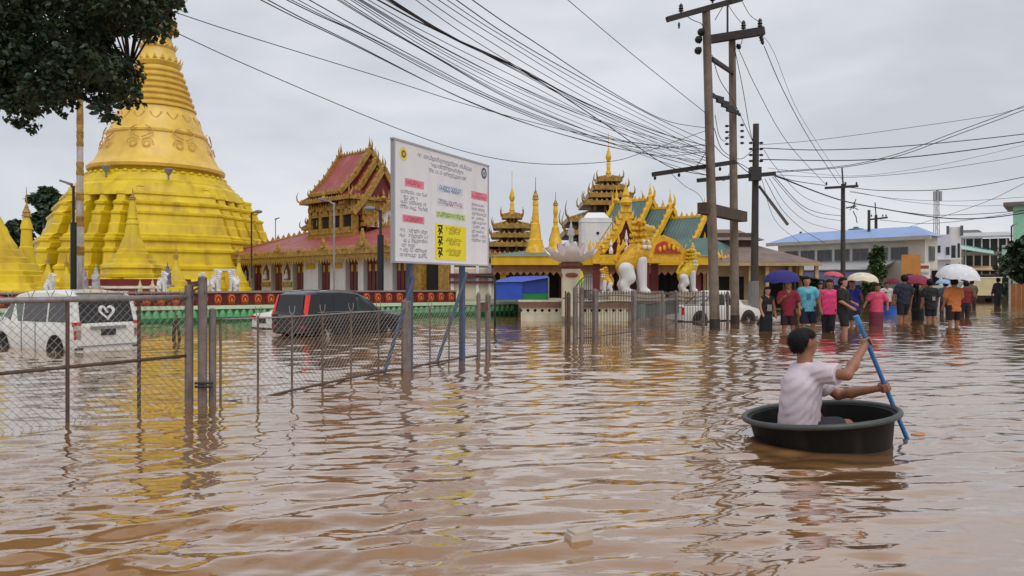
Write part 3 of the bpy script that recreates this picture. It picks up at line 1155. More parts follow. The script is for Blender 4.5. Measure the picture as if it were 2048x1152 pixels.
def prayer_hall():
    root = thing('prayer_hall', 'prayer hall with sweeping red roof and gilded gabled tower', 'temple hall', HA, math.atan2(HU.y, HU.x))
    ZE = 2.55
    XL = 24.0
    YD = 8.6
    # walls
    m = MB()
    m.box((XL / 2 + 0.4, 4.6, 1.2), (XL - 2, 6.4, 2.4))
    m.build('wall', mat('tan_hall_wall', (150, 124, 92), rough=0.7), root)  # plain tan wall colour behind the bays
    m = MB()
    m.box((XL / 2, YD / 2, 0.08), (XL - 1, YD - 0.6, 0.2))
    m.build('plinth', mat('hall_plinth', (150, 138, 128)), root)
    bays = [(472, 489, 'dark'), (490, 508, 'niche'), (509, 528, 'door'), (530, 549, 'niche'), (551, 569, 'door'), (571, 592, 'niche'), (594, 613, 'door'), (614, 643, 'sign'), (644, 665, 'door'),
            (667, 698, 'sign'), (700, 722, 'door'), (723, 734, 'white'), (735, 760, 'door'), (766, 792, 'cabinet'), (794, 818, 'door'), (822, 850, 'gold'), (852, 880, 'dark'), (884, 905, 'gold')]
    for (a, b, kind) in bays:
        t0, t1 = hall_t(a), hall_t(b)
        w, c = t1 - t0, (t0 + t1) / 2
        if kind == 'door':
            m = MB()
            m.box((c, 1.3, 1.1), (w, 0.12, 2.1))
            d = m.build('door', DOOR, root)
            for k in (-1, 0, 1):
                mm = MB()
                mm.box((c + k * w / 3, 1.22, 1.1), (w * 0.27, 0.06, 2.0))
                mm.build('door_leaf', DOOR, d)
            for k in (-1, 1):
                mm = MB()
                mm.box((c + k * w * 0.24, 1.17, 1.6), (w * 0.16, 0.04, 0.42))
                mm.build('door_plate', SIGNY, d)
        elif kind == 'niche':
            m = MB()
            m.box((c, 1.15, 1.15), (w, 0.4, 2.3))
            d = m.build('pillar', CREAM, root)
            m = MB()
            pts = [(-w * 0.3, 0.9), (w * 0.3, 0.9), (w * 0.3, 1.5), (0, 2.05), (-w * 0.3, 1.5)]
            m.prism(pts, (c, 0.93, 0), (1, 0, 0), (0, 0, 1), 0.06)
            m.build('niche', MAROON, d)
            m = MB()
            m.lathe([(0.12, 0.95), (0.2, 1.05), (0.14, 1.3), (0.07, 1.36), (0.1, 1.46), (0.02, 1.65)], 8, (c, 0.9, 0))
            m.build('niche_figure', WHITE, d)
            m = MB()
            m.box((c, 0.92, 0.62), (w * 0.9, 0.1, 0.3))
            m.build('gilt_base', GOLD3, d)
            m = MB()
            m.box((c, 0.92, 2.2), (w * 1.0, 0.1, 0.24))
            m.build('gilt_capital', GOLD3, d)
        elif kind in ('sign', 'white', 'cabinet'):
            m = MB()
            m.box((c, 1.15, 1.15), (w, 0.4, 2.3))
            d = m.build('pillar', WHITE, root)
            if kind == 'sign':
                m = MB()
                m.box((c, 0.93, 1.75), (w * 0.62, 0.05, 0.34))
                m.build('sign_plate', SIGNY, d)
        elif kind == 'gold':
            m = MB()
            m.box((c, 1.15, 1.15), (w, 0.4, 2.3))
            m.build('pillar', GOLD3, root)
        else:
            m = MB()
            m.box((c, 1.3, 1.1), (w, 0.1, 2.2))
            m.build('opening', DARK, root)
    # eave fascia with hanging lace
    m = MB()
    m.box((XL / 2, 0.0, ZE - 0.02), (XL + 0.3, 0.22, 0.3))
    m.box((XL / 2, 0.1, ZE - 0.3), (XL, 0.16, 0.3))
    m.box((-0.05, YD / 2, ZE - 0.02), (0.22, YD + 0.2, 0.3))
    m.build('fascia', GOLD3, root)
    m = MB()
    for i in range(int(XL / 0.3)):
        x = 0.15 + i * 0.3
        m.add([(x - 0.14, 0.02, ZE - 0.44), (x + 0.14, 0.02, ZE - 0.44), (x, 0.02, ZE - 0.7), (x, 0.12, ZE - 0.5)], [(0, 2, 1), (0, 3, 2), (1, 2, 3)])
    spikes(m, (0, -0.05, ZE + 0.1), (XL, -0.05, ZE + 0.1), 0.28, 0.24)
    stuff(m.build('eave_lace', GOLD3, root))
    # pediments along the eave
    for (px, yt, wpx) in ((425, 490, 8), (477, 503, 30), (515, 505, 18), (559, 490, 44), (601, 497, 20), (648, 478, 48), (690, 497, 20), (727, 460, 56), (775, 480, 30)):
        t = hall_t(px, 0)
        q = HA + HU * t
        h = CAM_H + (HOR - yt) * q.y / FPX - (TER + ZE)
        w = wpx * q.y / FPX * 0.95
        m = MB()
        pr = [(-w / 2, 0), (w / 2, 0), (w * 0.42, h * 0.22), (w * 0.3, h * 0.24), (w * 0.24, h * 0.42), (w * 0.12, h * 0.46), (w * 0.08, h * 0.7), (0, h), (-w * 0.08, h * 0.7), (-w * 0.12, h * 0.46), (-w * 0.24, h * 0.42), (-w * 0.3, h * 0.24), (-w * 0.42, h * 0.22)]
        m.prism(pr, (t, -0.14, ZE + 0.1), (1, 0, 0), (0, 0, 1), 0.14)
        m.ell((t, -0.18, ZE + 0.1 + h * 0.22), (w * 0.16, 0.08, h * 0.14), 8, 5)
        m.build('eave_pediment', GOLD3, root)
    # lower hip roof
    m = MB()
    e = [(0, 0), (XL, 0), (XL, YD), (0, YD)]
    r0, r1 = (5.6, YD / 2 + 0.6, 4.4), (XL - 5.6, YD / 2 + 0.6, 4.4)
    vs = [(x, y, ZE + 0.1) for x, y in e] + [r0, r1] + [(x, y, ZE - 0.05) for x, y in e]
    # a gentle sweep: insert middle points
    m.add(vs, [(0, 1, 5, 4), (1, 2, 5), (2, 3, 4, 5), (3, 0, 4), (9, 8, 7, 6), (6, 7, 1, 0), (7, 8, 2, 1), (8, 9, 3, 2), (9, 6, 0, 3)])
    m.build('hip_roof', REDROOF, root)
    m = MB()
    m.tube([(0, 0, ZE + 0.15), r0], 0.09, 6)
    m.tube([(XL, 0, ZE + 0.15), r1], 0.09, 6)
    spikes(m, (0.1, 0.1, ZE + 0.22), Vector(r0) + Vector((0, 0, 0.06)), 0.4, 0.34)
    spikes(m, r0, r1, 0.35, 0.3)
    horn(m, (0, 0, ZE + 0.1), (-1, -1, 0), 0.9, 0.1)
    stuff(m.build('hip_cresting', GOLD3, root))
    # tower body
    cx, cy = 11.4, 5.4
    m = MB()
    m.box((cx, cy, 4.9), (5.2, 3.9, 3.4))
    m.build('tower_wall', mat('tower_dark_red', (92, 40, 34), rough=0.6, var=0.3), root)
    for (x, y) in [(cx - 2.65, cy - 2.0), (cx - 1.3, cy - 2.0), (cx, cy - 2.0), (cx + 1.3, cy - 2.0), (cx + 2.65, cy - 2.0), (cx + 2.7, cy - 0.9), (cx + 2.7, cy + 0.9), (cx + 2.65, cy + 2.0)]:
        m = MB()
        m.box((x, y, 4.9), (0.34, 0.34, 3.3))
        m.build('tower_column', GOLD3, root)
    for i in range(4):
        x = cx - 1.95 + i * 1.3
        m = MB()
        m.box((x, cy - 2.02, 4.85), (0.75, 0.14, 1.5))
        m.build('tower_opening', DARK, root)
        m = MB()
        m.prism([(-0.5, 0), (0.5, 0), (0.32, 0.25), (0, 0.8), (-0.32, 0.25)], (x, cy - 2.2, 5.2), (1, 0, 0), (0, 0, 1), 0.1)
        m.box((x, cy - 2.16, 4.2), (0.9, 0.12, 0.4))
        stuff(m.build('opening_carving', GOLD3, root))
    for zz in (3.9, 5.75):
        m = MB()
        m.box((cx, cy, zz), (5.7, 4.4, 0.3))
        spikes(m, (cx - 2.8, cy - 2.2, zz + 0.12), (cx + 2.8, cy - 2.2, zz + 0.12), 0.3, 0.3)
        m.build('tower_cornice', GOLD3, root)
    # low side roofs stepping down to the left
    skirt_roof(root, cx - 2.3, cx + 2.2, cy - 1.8, cy + 1.8, 6.25, 6.95, 0.85, MAROON, GOLD3, 0.8)
    gable_roof(root, cx - 3.9, cx - 2.0, cy, 1.5, 5.0, 6.4, MAROON, GOLD3, both=True)
    skirt_roof(root, cx - 3.5, cx - 2.4, cy - 1.5, cy + 1.5, 4.55, 5.0, 0.5, REDROOF, GOLD3, 0.6)
    m = MB()
    m.box((cx - 3.2, cy, 4.4), (1.6, 2.8, 1.6))
    m.build('side_porch', GOLD3, root)
    # main roof and telescoping porch gables
    gable_roof(root, cx - 2.1, cx + 1.5, cy, 2.35, 6.75, 9.75, REDROOF, GOLD3, both=True, board=0.2, face=MAROON)
    gable_roof(root, cx + 1.3, cx + 2.2, cy, 2.3, 6.0, 8.95, REDROOF, GOLD3, board=0.22, face=MAROON)
    gable_roof(root, cx + 2.1, cx + 3.0, cy, 2.3, 5.3, 8.3, REDROOF, GOLD3, face=MAROON, board=0.24)
    m = MB()
    m.box((cx + 2.2, cy, 5.6), (1.5, 3.2, 1.6))
    m.build('porch_wall', GOLD3, root)
    # curved lintel roof over the tower porch
    gable_roof(root, cx + 2.9, cx + 3.7, cy, 1.7, 4.5, 5.9, REDROOF, GOLD3, face=WHITE, board=0.2)


prayer_hall()
# ------------------------------------------------------------------ tiered spire roofs on the right
def tiered_spire(name, label, px, D, tiers, top, base_y, roofmat=GOLD3, rot=0.0, bodymat=None):
    """tiers: (y eave, y top, half width px) from bottom to top; top: (bulb y, needle top y)"""
    s = D / FPX
    zb = CAM_H + (HOR - base_y) * s
    root = thing(name, label, 'tiered spire', ((px - 1024) * s, D, zb), rot)

    def z(y):
        return (base_y - y) * s
    bodymat = bodymat or mat('dark_red_wood', (84, 48, 34), rough=0.7, var=0.3)  # dark red-brown base colour for the recessed storeys
    for i, (ye, yt, hw, rm) in enumerate(tiers):
        w = hw * s
        nw = tiers[i + 1][2] * s if i + 1 < len(tiers) else w * 0.42
        inner = nw * 0.62
        skirt_roof(root, -inner, inner, -inner, inner, z(ye), z(yt), w - inner, rm, GOLD3, corner=max(0.55, w * 0.42), spike=0.2, mid=False, band=0.26)
        ny = tiers[i + 1][0] if i + 1 < len(tiers) else top[0] + 12
        if i + 1 < len(tiers):
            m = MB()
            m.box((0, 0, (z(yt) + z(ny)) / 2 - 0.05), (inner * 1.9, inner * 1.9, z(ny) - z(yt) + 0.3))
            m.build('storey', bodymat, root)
            for a in (-1, -0.35, 0.35, 1):
                m = MB()
                m.box((a * inner * 0.92, -inner * 0.97, (z(yt) + z(ny)) / 2), (inner * 0.16, inner * 0.12, z(ny) - z(yt) + 0.2))
                m.build('storey_post', GOLD3, root)
    y0 = tiers[-1][1]
    yb, yn = top
    m = MB()
    m.lathe([(5.5 * s, z(y0) - 0.1), (5 * s, z(y0 - 6)), (6 * s, z(y0 - 7)), (3.5 * s, z(y0 - 14)), (4.5 * s, z(yb + 12)), (2.5 * s, z(yb + 8)), (3.4 * s, z(yb + 6)), (6 * s, z(yb)), (4 * s, z(yb - 9)), (1.5 * s, z(yb - 18)), (0.5 * s, z(yb - 22)), (0.02, z(yn))], 14)
    m.build('spire', GOLD4, root, autos=40)
    return root


G = GREENROOF
tiered_spire('tiered_spire', 'small gilded five-tiered spire roof right of the notice board', 1024, 45,
             [(512, 503, 56, G), (491, 485, 44, GOLD3), (473, 467, 40, GOLD3), (455, 446, 36, GOLD3), (434, 428, 19, GOLD3)], (396, 342), 530)
tiered_spire('tiered_spire', 'tall gilded tiered spire roof with green skirt behind the white lotus', 1217, 45,
             [(500, 480, 104, G), (471, 455, 92, G), (446, 424, 86, G), (411, 402, 54, GOLD3), (395, 387, 42, GOLD3), (379, 371, 32, GOLD3), (361, 354, 23, GOLD3)], (316, 266), 530)

small_stupa('stupa', 'tall smooth golden stupa spire beside the small tiered spire', 1071, 36.5,
            [(520, 25), (508, 22), (500, 19), (485, 14.5), (480, 14), (478, 12), (460, 10), (448, 9), (446, 7.5), (425, 6), (412, 5), (410, 6), (404, 5.5), (398, 4)], needle=44, mats=GOLD4)
small_stupa('stupa', 'slim ringed golden stupa spire left of the tall green-skirted spire', 1111, 37.5,
            [(520, 27), (508, 23), (496, 16), (492, 14), (478, 11.5), (474, 9), (462, 8), (455, 7), (452, 4.5), (446, 4), (444, 5), (438, 4), (430, 3.5), (428, 4.5), (418, 4.5), (410, 3)], needle=26, mats=GOLD4)


# ------------------------------------------------------------------ long shrine hall with yellow eaves
def shrine_hall():
    D = 34.0
    s = D / FPX
    x0, x1 = (982 - 1024) * s, (1428 - 1024) * s
    root = thing('shrine_hall', 'long low shrine hall with yellow eaves and green roofs', 'temple hall', ((x0 + x1) / 2, D, TER))
    hw = (x1 - x0) / 2

    def z(y, d=D):
        return CAM_H + (HOR - y) * d / FPX - TER

    def lx(px, d=D):
        return (px - 1024) * d / FPX - (x0 + x1) / 2
    m = MB()
    m.box((0, 6, z(545) / 2 + 0.05), (2 * hw - 0.4, 9, z(540)))
    m.build('wall', mat('shrine_wall', (118, 70, 50), rough=0.7, var=0.3), root)
    m = MB()
    m.box((0, 0, z(521)), (2 * hw, 0.3, (530 - 512) * s))
    m.build('eave_beam', mat('yellow_eave_paint', (226, 178, 26), rough=0.5, var=0.16, scale=1.5, streak=0.3, dirt=(150, 100, 20)), root)
    m = MB()
    m.box((0, 0.2, z(537)), (2 * hw - 0.2, 0.2, 14 * s))
    m.build('lintel', mat('brown_lintel', (146, 104, 62), rough=0.6, var=0.25, scale=3), root)
    m = MB()
    for i in range(int(2 * hw / 0.3)):
        x = -hw + 0.15 + i * 0.3
        m.add([(x - 0.15, 0.05, z(543)), (x + 0.15, 0.05, z(543)), (x, 0.05, z(551)), (x, 0.14, z(546))], [(0, 2, 1), (0, 3, 2), (1, 2, 3)])
    stuff(m.build('eave_lace', mat('brown_lintel', (146, 104, 62)), root))
    # hipped green roof
    m = MB()
    e = [(-hw - 0.2, -0.2), (hw + 0.2, -0.2), (hw + 0.2, 12), (-hw - 0.2, 12)]
    zr = z(494, 40)
    m.add([(x, y, z(513)) for x, y in e] + [(-hw + 3, 6, zr), (hw - 3, 6, zr)], [(0, 1, 5, 4), (1, 2, 5), (2, 3, 4, 5), (3, 0, 4), (3, 2, 1, 0)])
    m.build('hip_roof', GREENROOF, root)
    # columns and dark bays
    for (a, b, mt, nm) in ((1000, 1012, GOLD4, 'column'), (1090, 1098, GOLD3, 'column'), (1163, 1176, MAROON, 'column'), (1182, 1192, MAROON, 'column'), (1222, 1232, MAROON, 'column'), (1300, 1312, MAROON, 'column'), (1398, 1408, MAROON, 'column')):
        m = MB()
        c = (lx(a) + lx(b)) / 2
        w = (b - a) * s
        m.box((c, 0.7, z(545) / 2), (w, w, z(540)))
        m.build(nm, mt, root)
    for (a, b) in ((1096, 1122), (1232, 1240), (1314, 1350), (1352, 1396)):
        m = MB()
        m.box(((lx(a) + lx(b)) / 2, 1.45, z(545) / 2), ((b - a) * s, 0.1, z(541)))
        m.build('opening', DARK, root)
    return root


shrine_hall()


def lift(root):
    return root


# stepped green gables at the right end of the shrine
gb = thing('stepped_gables', 'green roofed wing with three stepped gilded gables behind the guardian lion', 'temple hall', P(1262, 583, 42.5), math.atan2(HU.y, HU.x))
zb = P(1262, 583, 42.5).z
m = MB()
m.box((2.6, 0.2, 0.6), (7.0, 2.6, 2.2))
m.build('wall', mat('shrine_wall', (118, 70, 50)), gb)
gable_roof(gb, -1.2, 1.2, 0.2, 1.8, 4.0 - zb, 6.1 - zb, GREENROOF, GOLD4, both=True, face=DARK)
gable_roof(gb, 1.1, 2.5, 0.2, 1.7, 3.7 - zb, 5.55 - zb, GREENROOF, GOLD4, face=DARK)
gable_roof(gb, 2.4, 4.6, 0.2, 1.8, 3.0 - zb, 4.95 - zb, GREENROOF, GOLD4, face=DARK)
skirt_roof(gb, -1.0, 5.6, -1.2, 1.6, 2.5 - zb, 3.7 - zb, 1.5, GREENROOF, GOLD4, 0.5)

# white block shrine
wb = thing('white_shrine', 'plain white block shrine with low hipped top behind the gilded porch', 'shrine', P(1190, 585, 35.2))
sz = 35.2 / FPX
m = MB()
m.box((0, 0, 55 * sz + 0.5), (60 * sz, 60 * sz, 86 * sz + 1.3))
m.build('shrine_body', WHITE, wb)
m = MB()
hb = 30 * sz
z0 = (585 - 446) * sz
m.add([(-hb * 1.04, -hb * 1.04, z0), (hb * 1.04, -hb * 1.04, z0), (hb * 1.04, hb * 1.04, z0), (-hb * 1.04, hb * 1.04, z0), (-hb * 0.5, -hb * 0.2, z0 + 0.48), (hb * 0.6, -hb * 0.2, z0 + 0.48), (hb * 0.6, hb * 0.4, z0 + 0.48), (-hb * 0.5, hb * 0.4, z0 + 0.48)],
      [(0, 1, 5, 4), (1, 2, 6, 5), (2, 3, 7, 6), (3, 0, 4, 7), (4, 5, 6, 7), (3, 2, 1, 0)])
m.build('hipped_top', WHITE, wb)
m = MB()
m.box((0.05, -hb - 0.02, (585 - 468) * sz), (0.12, 0.06, 0.1))
m.build('vent_hole', DARK, wb)


# ------------------------------------------------------------------ gilded porch with steep gable
def gilded_porch():
    D = 31.5
    s = D / FPX
    o = P(1250, 590, D)
    root = thing('gilded_porch', 'gilded porch with steep carved gable over maroon panel', 'porch', o)

    def q(px, py):
        return ((px - 1250) * s, (590 - py) * s)
    # broad carved boards
    for sg in (-1, 1):
        m = MB()
        out = [(0, 402), (12, 440), (30, 470), (52, 492), (70, 502)]
        inn = [(62, 514), (40, 504), (22, 484), (8, 462), (0, 440)]
        pts = [q(1250 + sg * a, y) for a, y in out + inn]
        if sg < 0:
            pts = pts[::-1]
        m.prism(pts, (0, -0.3, 0), (1, 0, 0), (0, 0, 1), 0.3)
        for i in range(len(out) - 1):
            for k in range(3):
                t = (k + 0.5) / 3
                a = out[i][0] * (1 - t) + out[i + 1][0] * t
                y = out[i][1] * (1 - t) + out[i + 1][1] * t
                x, zz = q(1250 + sg * a, y)
                m.add([(x - 0.1, -0.34, zz - 0.1), (x + 0.1, -0.34, zz - 0.1), (x, -0.2, zz - 0.1), (x + sg * 0.12, -0.3, zz + 0.28)], [(0, 1, 3), (1, 2, 3), (2, 0, 3)])
        x, zz = q(1250 + sg * 66, 508)
        horn(m, (x, -0.4, zz), (sg, 0, 0), 0.6, 0.1)
        m.build('barge_board', GOLD4, root)
    m = MB()
    m.lathe([(0.2, 0), (0.26, 0.12), (0.12, 0.35), (0.16, 0.42), (0.05, 0.75), (0.01, 1.0)], 8, (0, -0.25, q(0, 412)[1]))
    m.build('apex_finial', GOLD4, root)
    m = MB()
    pts = [q(1250 - 62, 512), q(1250 + 62, 512), q(1250, 440)]
    m.prism(pts, (0, -0.1, 0), (1, 0, 0), (0, 0, 1), 0.2)
    m.build('gable_panel', MAROON, root)
    for k in range(-3, 4):
        m = MB()
        h = (1 - abs(k) * 0.2) * 1.0
        m.lathe([(0.08, 0), (0.1, h * 0.2), (0.04, h * 0.5), (0.08, h * 0.62), (0.01, h)], 7, (k * 0.32, -0.36, q(0, 508)[1]))
        m.build('gable_carving', GOLD4 if k % 2 else WHITE, root)
    m = MB()
    m.box((0, -0.2, q(0, 519)[1]), (135 * s, 0.5, 18 * s))
    m.build('lintel', GOLD4, root)
    # roof behind the gable
    m = MB()
    for sg in (-1, 1):
        a = q(1250 + sg * 66, 508)
        b = q(1250, 408)
        m.quad((a[0], 0, a[1]), (b[0], 0, b[1]), (b[0], 0.7, b[1]), (a[0], 0.7, a[1]))
    m.build('roof', GREENROOF, root)
    for px in (1192, 1308):
        m = MB()
        m.box((q(px, 0)[0], -0.1, q(0, 555)[1]), (0.28, 0.28, 62 * s))
        m.build('column', MAROON, root)
    m = MB()
    m.box((0, 0.6, 0.02), (3.0, 2.2, 0.3))
    m.build('porch_step', mat('porch_step', (170, 150, 130)), root)


gilded_porch()


def pediment_gate():
    D = 30.6
    s = D / FPX
    o = P(1335, 590, D)
    root = thing('pediment_gate', 'low gateway with yellow bordered red pediment right of the guardian lion', 'gateway', o)

    def q(px, py):
        return ((px - 1335) * s, (590 - py) * s)
    m = MB()
    pts = [q(1288, 514), q(1382, 514), q(1382, 505), q(1368, 498), q(1350, 480), q(1326, 470), q(1306, 478), q(1296, 490), q(1288, 500)]
    m.prism(pts, (0, -0.1, 0), (1, 0, 0), (0, 0, 1), 0.3)
    m.build('pediment', GOLD4, root)
    m = MB()
    pts = [q(1306, 507), q(1362, 507), q(1346, 490), q(1326, 482), q(1312, 489)]
    m.prism(pts, (0, -0.16, 0), (1, 0, 0), (0, 0, 1), 0.08)
    m.build('pediment_panel', mat('vermilion_paint', (196, 68, 36), rough=0.5, var=0.25, scale=5), root)
    m = MB()
    for k in range(5):
        m.ell((q(1318 + 9 * k, 0)[0], -0.2, q(0, 499 - (6 - abs(k - 2) * 3))[1]), (0.07, 0.04, 0.12), 7, 5)
    stuff(m.build('pediment_figure', GOLD4, root))
    m = MB()
    m.box((0, 0, q(0, 520)[1]), (94 * s, 0.4, 12 * s))
    m.build('lintel', GOLD4, root)
    for px in (1292, 1376):
        m = MB()
        m.box((q(px, 0)[0], 0.05, q(0, 560)[1]), (0.24, 0.24, 76 * s))
        m.build('column', MAROON, root)
    return root


pediment_gate()


# ------------------------------------------------------------------ guardian beasts
def beast(name, label, px, py, D, hpx, facing, gold, white, seed=0, crown=False):
    """seated guardian lion: haunches, chest, straight forelegs, maned head with open jaw; facing +x or -x"""
    s = D / FPX
    H = hpx * s
    root = thing(name, label, 'statue', P(px, py, D))
    f = facing

    def v(x, y, z):
        return (f * x * H, y * H, z * H)
    body = [(v(-0.1, 0, 0.40), v(0.05, 0, 0.55), 0.13 * H, 0.145 * H), (v(0.05, 0, 0.55), v(0.1, 0, 0.74), 0.14 * H, 0.095 * H),
            (v(-0.13, 0.06, 0.36), v(-0.08, 0.06, 0.44), 0.1 * H, 0.1 * H), (v(-0.13, -0.06, 0.36), v(-0.08, -0.06, 0.44), 0.1 * H, 0.1 * H)]
    net_obj('body', body, gold, root, voxel=0.03 * H, k=0.08 * H)
    legs = []
    for sy in (-1, 1):
        legs = [(v(0.08, sy * 0.075, 0.46), v(0.11, sy * 0.08, 0.05), 0.085 * H, 0.05 * H), (v(0.11, sy * 0.08, 0.04), v(0.18, sy * 0.08, 0.03), 0.05 * H, 0.04 * H)]
        net_obj('foreleg', legs, white, root, voxel=0.025 * H, k=0.03 * H)
        hl = [(v(-0.12, sy * 0.1, 0.34), v(-0.08, sy * 0.11, 0.22), 0.105 * H, 0.085 * H), (v(-0.08, sy * 0.11, 0.22), v(-0.15, sy * 0.11, 0.13), 0.075 * H, 0.055 * H), (v(-0.15, sy * 0.11, 0.13), v(-0.13, sy * 0.11, 0.04), 0.055 * H, 0.045 * H), (v(-0.13, sy * 0.11, 0.04), v(-0.04, sy * 0.11, 0.03), 0.045 * H, 0.035 * H)]
        net_obj('hind_leg', hl, white, root, voxel=0.025 * H, k=0.04 * H)
    head = [(v(0.1, 0, 0.76), v(0.12, 0, 0.87), 0.085 * H, 0.085 * H), (v(0.14, 0, 0.88), v(0.25, 0, 0.87), 0.062 * H, 0.04 * H), (v(0.14, 0, 0.82), v(0.23, 0, 0.795), 0.036 * H, 0.022 * H),
            (v(0.23, 0, 0.885), v(0.26, 0, 0.91), 0.026 * H, 0.022 * H)]
    h = net_obj('head', head, gold, root, voxel=0.02 * H, k=0.03 * H)
    for sy in (-1, 1):
        m = MB()
        m.ell(v(0.175, sy * 0.055, 0.915), (0.02 * H, 0.016 * H, 0.02 * H), 8, 6)
        m.build('eye', WHITE, h)
        m = MB()
        m.tube([v(0.08, sy * 0.07, 0.92), v(0.04, sy * 0.11, 0.98), v(0.05, sy * 0.1, 1.03)], [0.03 * H, 0.024 * H, 0.005], 6)
        m.build('ear', gold, h)
    # mane: rows of flame curls
    r4 = random.Random(seed)
    m = MB()
    for row in range(5):
        zz = 0.95 - row * 0.085
        rad = 0.07 + row * 0.013
        for k in range(9):
            a = R(60 + k * 30)
            x, y = 0.08 + rad * math.cos(a), rad * math.sin(a)
            p = Vector(v(x, y, zz))
            d = Vector((f * math.cos(a), math.sin(a), 0)) * 0.05 * H
            m.tube([p, p + d * 0.6 + Vector((0, 0, 0.012 * H)), p + d * 0.75 + Vector((0, 0, 0.045 * H))], [0.03 * H, 0.024 * H, 0.003], 5)
    stuff(m.build('mane', gold, root))
    m = MB()
    for row in range(2):
        zz = 0.7 - row * 0.075
        for k in range(11):
            a = R(-75 + k * 15)
            x, y = 0.075 + (0.115 + row * 0.02) * math.cos(a), (0.115 + row * 0.02) * math.sin(a)
            m.ell(v(x, y, zz), (0.03 * H, 0.03 * H, 0.035 * H), 7, 5)
    stuff(m.build('collar', white, root))
    m = MB()
    m.tube([v(-0.2, 0, 0.38), v(-0.25, 0, 0.46), v(-0.2, 0, 0.58), v(-0.13, 0, 0.66), v(-0.15, 0, 0.74)], [0.035 * H, 0.03 * H, 0.03 * H, 0.04 * H, 0.005], 7)
    m.build('tail', gold, root)
    if crown:
        m = MB()
        m.lathe([(0.08 * H, 0.93 * H), (0.085 * H, 0.97 * H), (0.04 * H, 1.01 * H), (0.05 * H, 1.04 * H), (0.01 * H, 1.15 * H)], 9, (f * 0.11 * H, 0, 0))
        m.build('crown', gold, root)
    m = MB()
    m.box((0, 0, -0.12), (0.75 * H, 0.5 * H, 0.26))
    m.build('pedestal', mat('statue_pedestal', (176, 160, 140)), root)
    return root


LIONGOLD = mat('lion_gilding', (222, 170, 30), rough=0.4, var=0.4, scale=7, bump=0.9, bscale=22)
beast('guardian_lion', 'large gilded guardian lion with white legs beside the porch', 1268, 588, 28.6, 148, 1, LIONGOLD, WHITE, 1)
beast('guardian_lion', 'small white guardian lion with gilded mane at the foot of the large lion', 1214, 586, 28.4, 52, -1, LIONGOLD, WHITE, 2)
beast('guardian_beast', 'crowned yellow guardian beast near the twin power poles', 1376, 584, 30.3, 86, 1, mat('bright_yellow_statue', (236, 190, 40), rough=0.4, var=0.4, scale=8, bump=0.8, bscale=20), WHITE, 3, crown=True)
for i, (px, py, D, hpx, fc, lab) in enumerate(((325, 585, 30.2, 42, 1, 'white seated lion statue left of the chain-link gate post'),
                                          (408, 585, 31.2, 40, -1, 'white seated lion statue seen between the gate posts'),
                                          (432, 583, 31.8, 44, 1, 'white seated lion statue left of the yellow shrine niche'),
                                          (468, 583, 32.5, 44, -1, 'white seated lion statue right of the yellow shrine niche'),
                                          (100, 590, 26.5, 44, 1, 'white seated lion statue before the small yellow stupas'))):
    beast('lion_statue', lab, px, py, D, hpx, fc, WHITE, WHITE, 10 + i)

# little yellow niche between the lions
nb = thing('shrine_niche', 'small yellow shrine niche between two white lions', 'shrine', P(450, 584, 33.4))
sn = 33.4 / FPX
m = MB()
m.box((0, 0, 20 * sn), (26 * sn, 0.5, 44 * sn))
m.build('niche_frame', GOLD4, nb)
m = MB()
m.lathe([(7 * sn, 0), (8 * sn, 8 * sn), (5 * sn, 20 * sn), (3 * sn, 24 * sn), (4 * sn, 30 * sn), (0.01, 38 * sn)], 10, (0, -0.3, 0))
m.build('niche_figure', GOLD, nb)
m = MB()
m.box((0, 0, 44 * sn), (34 * sn, 0.6, 4 * sn))
m.build('niche_cornice', WHITE, nb)

# people-sized white and coloured figurines along the terrace edge
FIG = [(170, 578, 30, 40, (150, 130, 150), 'pale mauve standing figurine left of the maroon plinth'), (192, 578, 33, 48, (170, 166, 170), 'grey spired figurine at the left end of the maroon plinth'),
       (335, 572, 35, 46, (110, 104, 130), 'slate blue spired figurine at the right end of the maroon plinth'), (280, 588, 29.5, 28, (208, 190, 160), 'cream squat figurine behind the white van roof'),
       (305, 588, 29.8, 30, (210, 180, 150), 'cream kneeling figurine beside the seated lion')]
for (px, py, D, hpx, rgb, lab) in FIG:
    s_ = D / FPX
    H = hpx * s_
    t_ = thing('figurine', lab, 'statue', P(px, py, D))
    net_obj('body', [((0, 0, 0.08 * H), (0, 0, 0.42 * H), 0.17 * H, 0.13 * H), ((0, 0, 0.42 * H), (0, 0, 0.6 * H), 0.15 * H, 0.1 * H), ((0, 0, 0.7 * H), (0, 0, 0.74 * H), 0.085 * H, 0.085 * H), ((-0.13 * H, -0.03 * H, 0.56 * H), (-0.06 * H, -0.13 * H, 0.4 * H), 0.05 * H, 0.045 * H), ((0.13 * H, -0.03 * H, 0.56 * H), (0.06 * H, -0.13 * H, 0.4 * H), 0.05 * H, 0.045 * H)], mat('figurine_%d' % px, rgb, rough=0.6, var=0.3, scale=8), t_, voxel=0.035 * H, k=0.05 * H)
    m = MB()
    m.lathe([(0.07 * H, 0.78 * H), (0.085 * H, 0.83 * H), (0.03 * H, 0.88 * H), (0.01, 1.05 * H)], 8)
    m.build('headdress', mat('figurine_%d' % px, rgb), t_)
    m = MB()
    m.box((0, 0, 0), (0.44 * H, 0.4 * H, 0.12 * H))
    m.build('base', mat('statue_pedestal', (176, 160, 140)), t_)


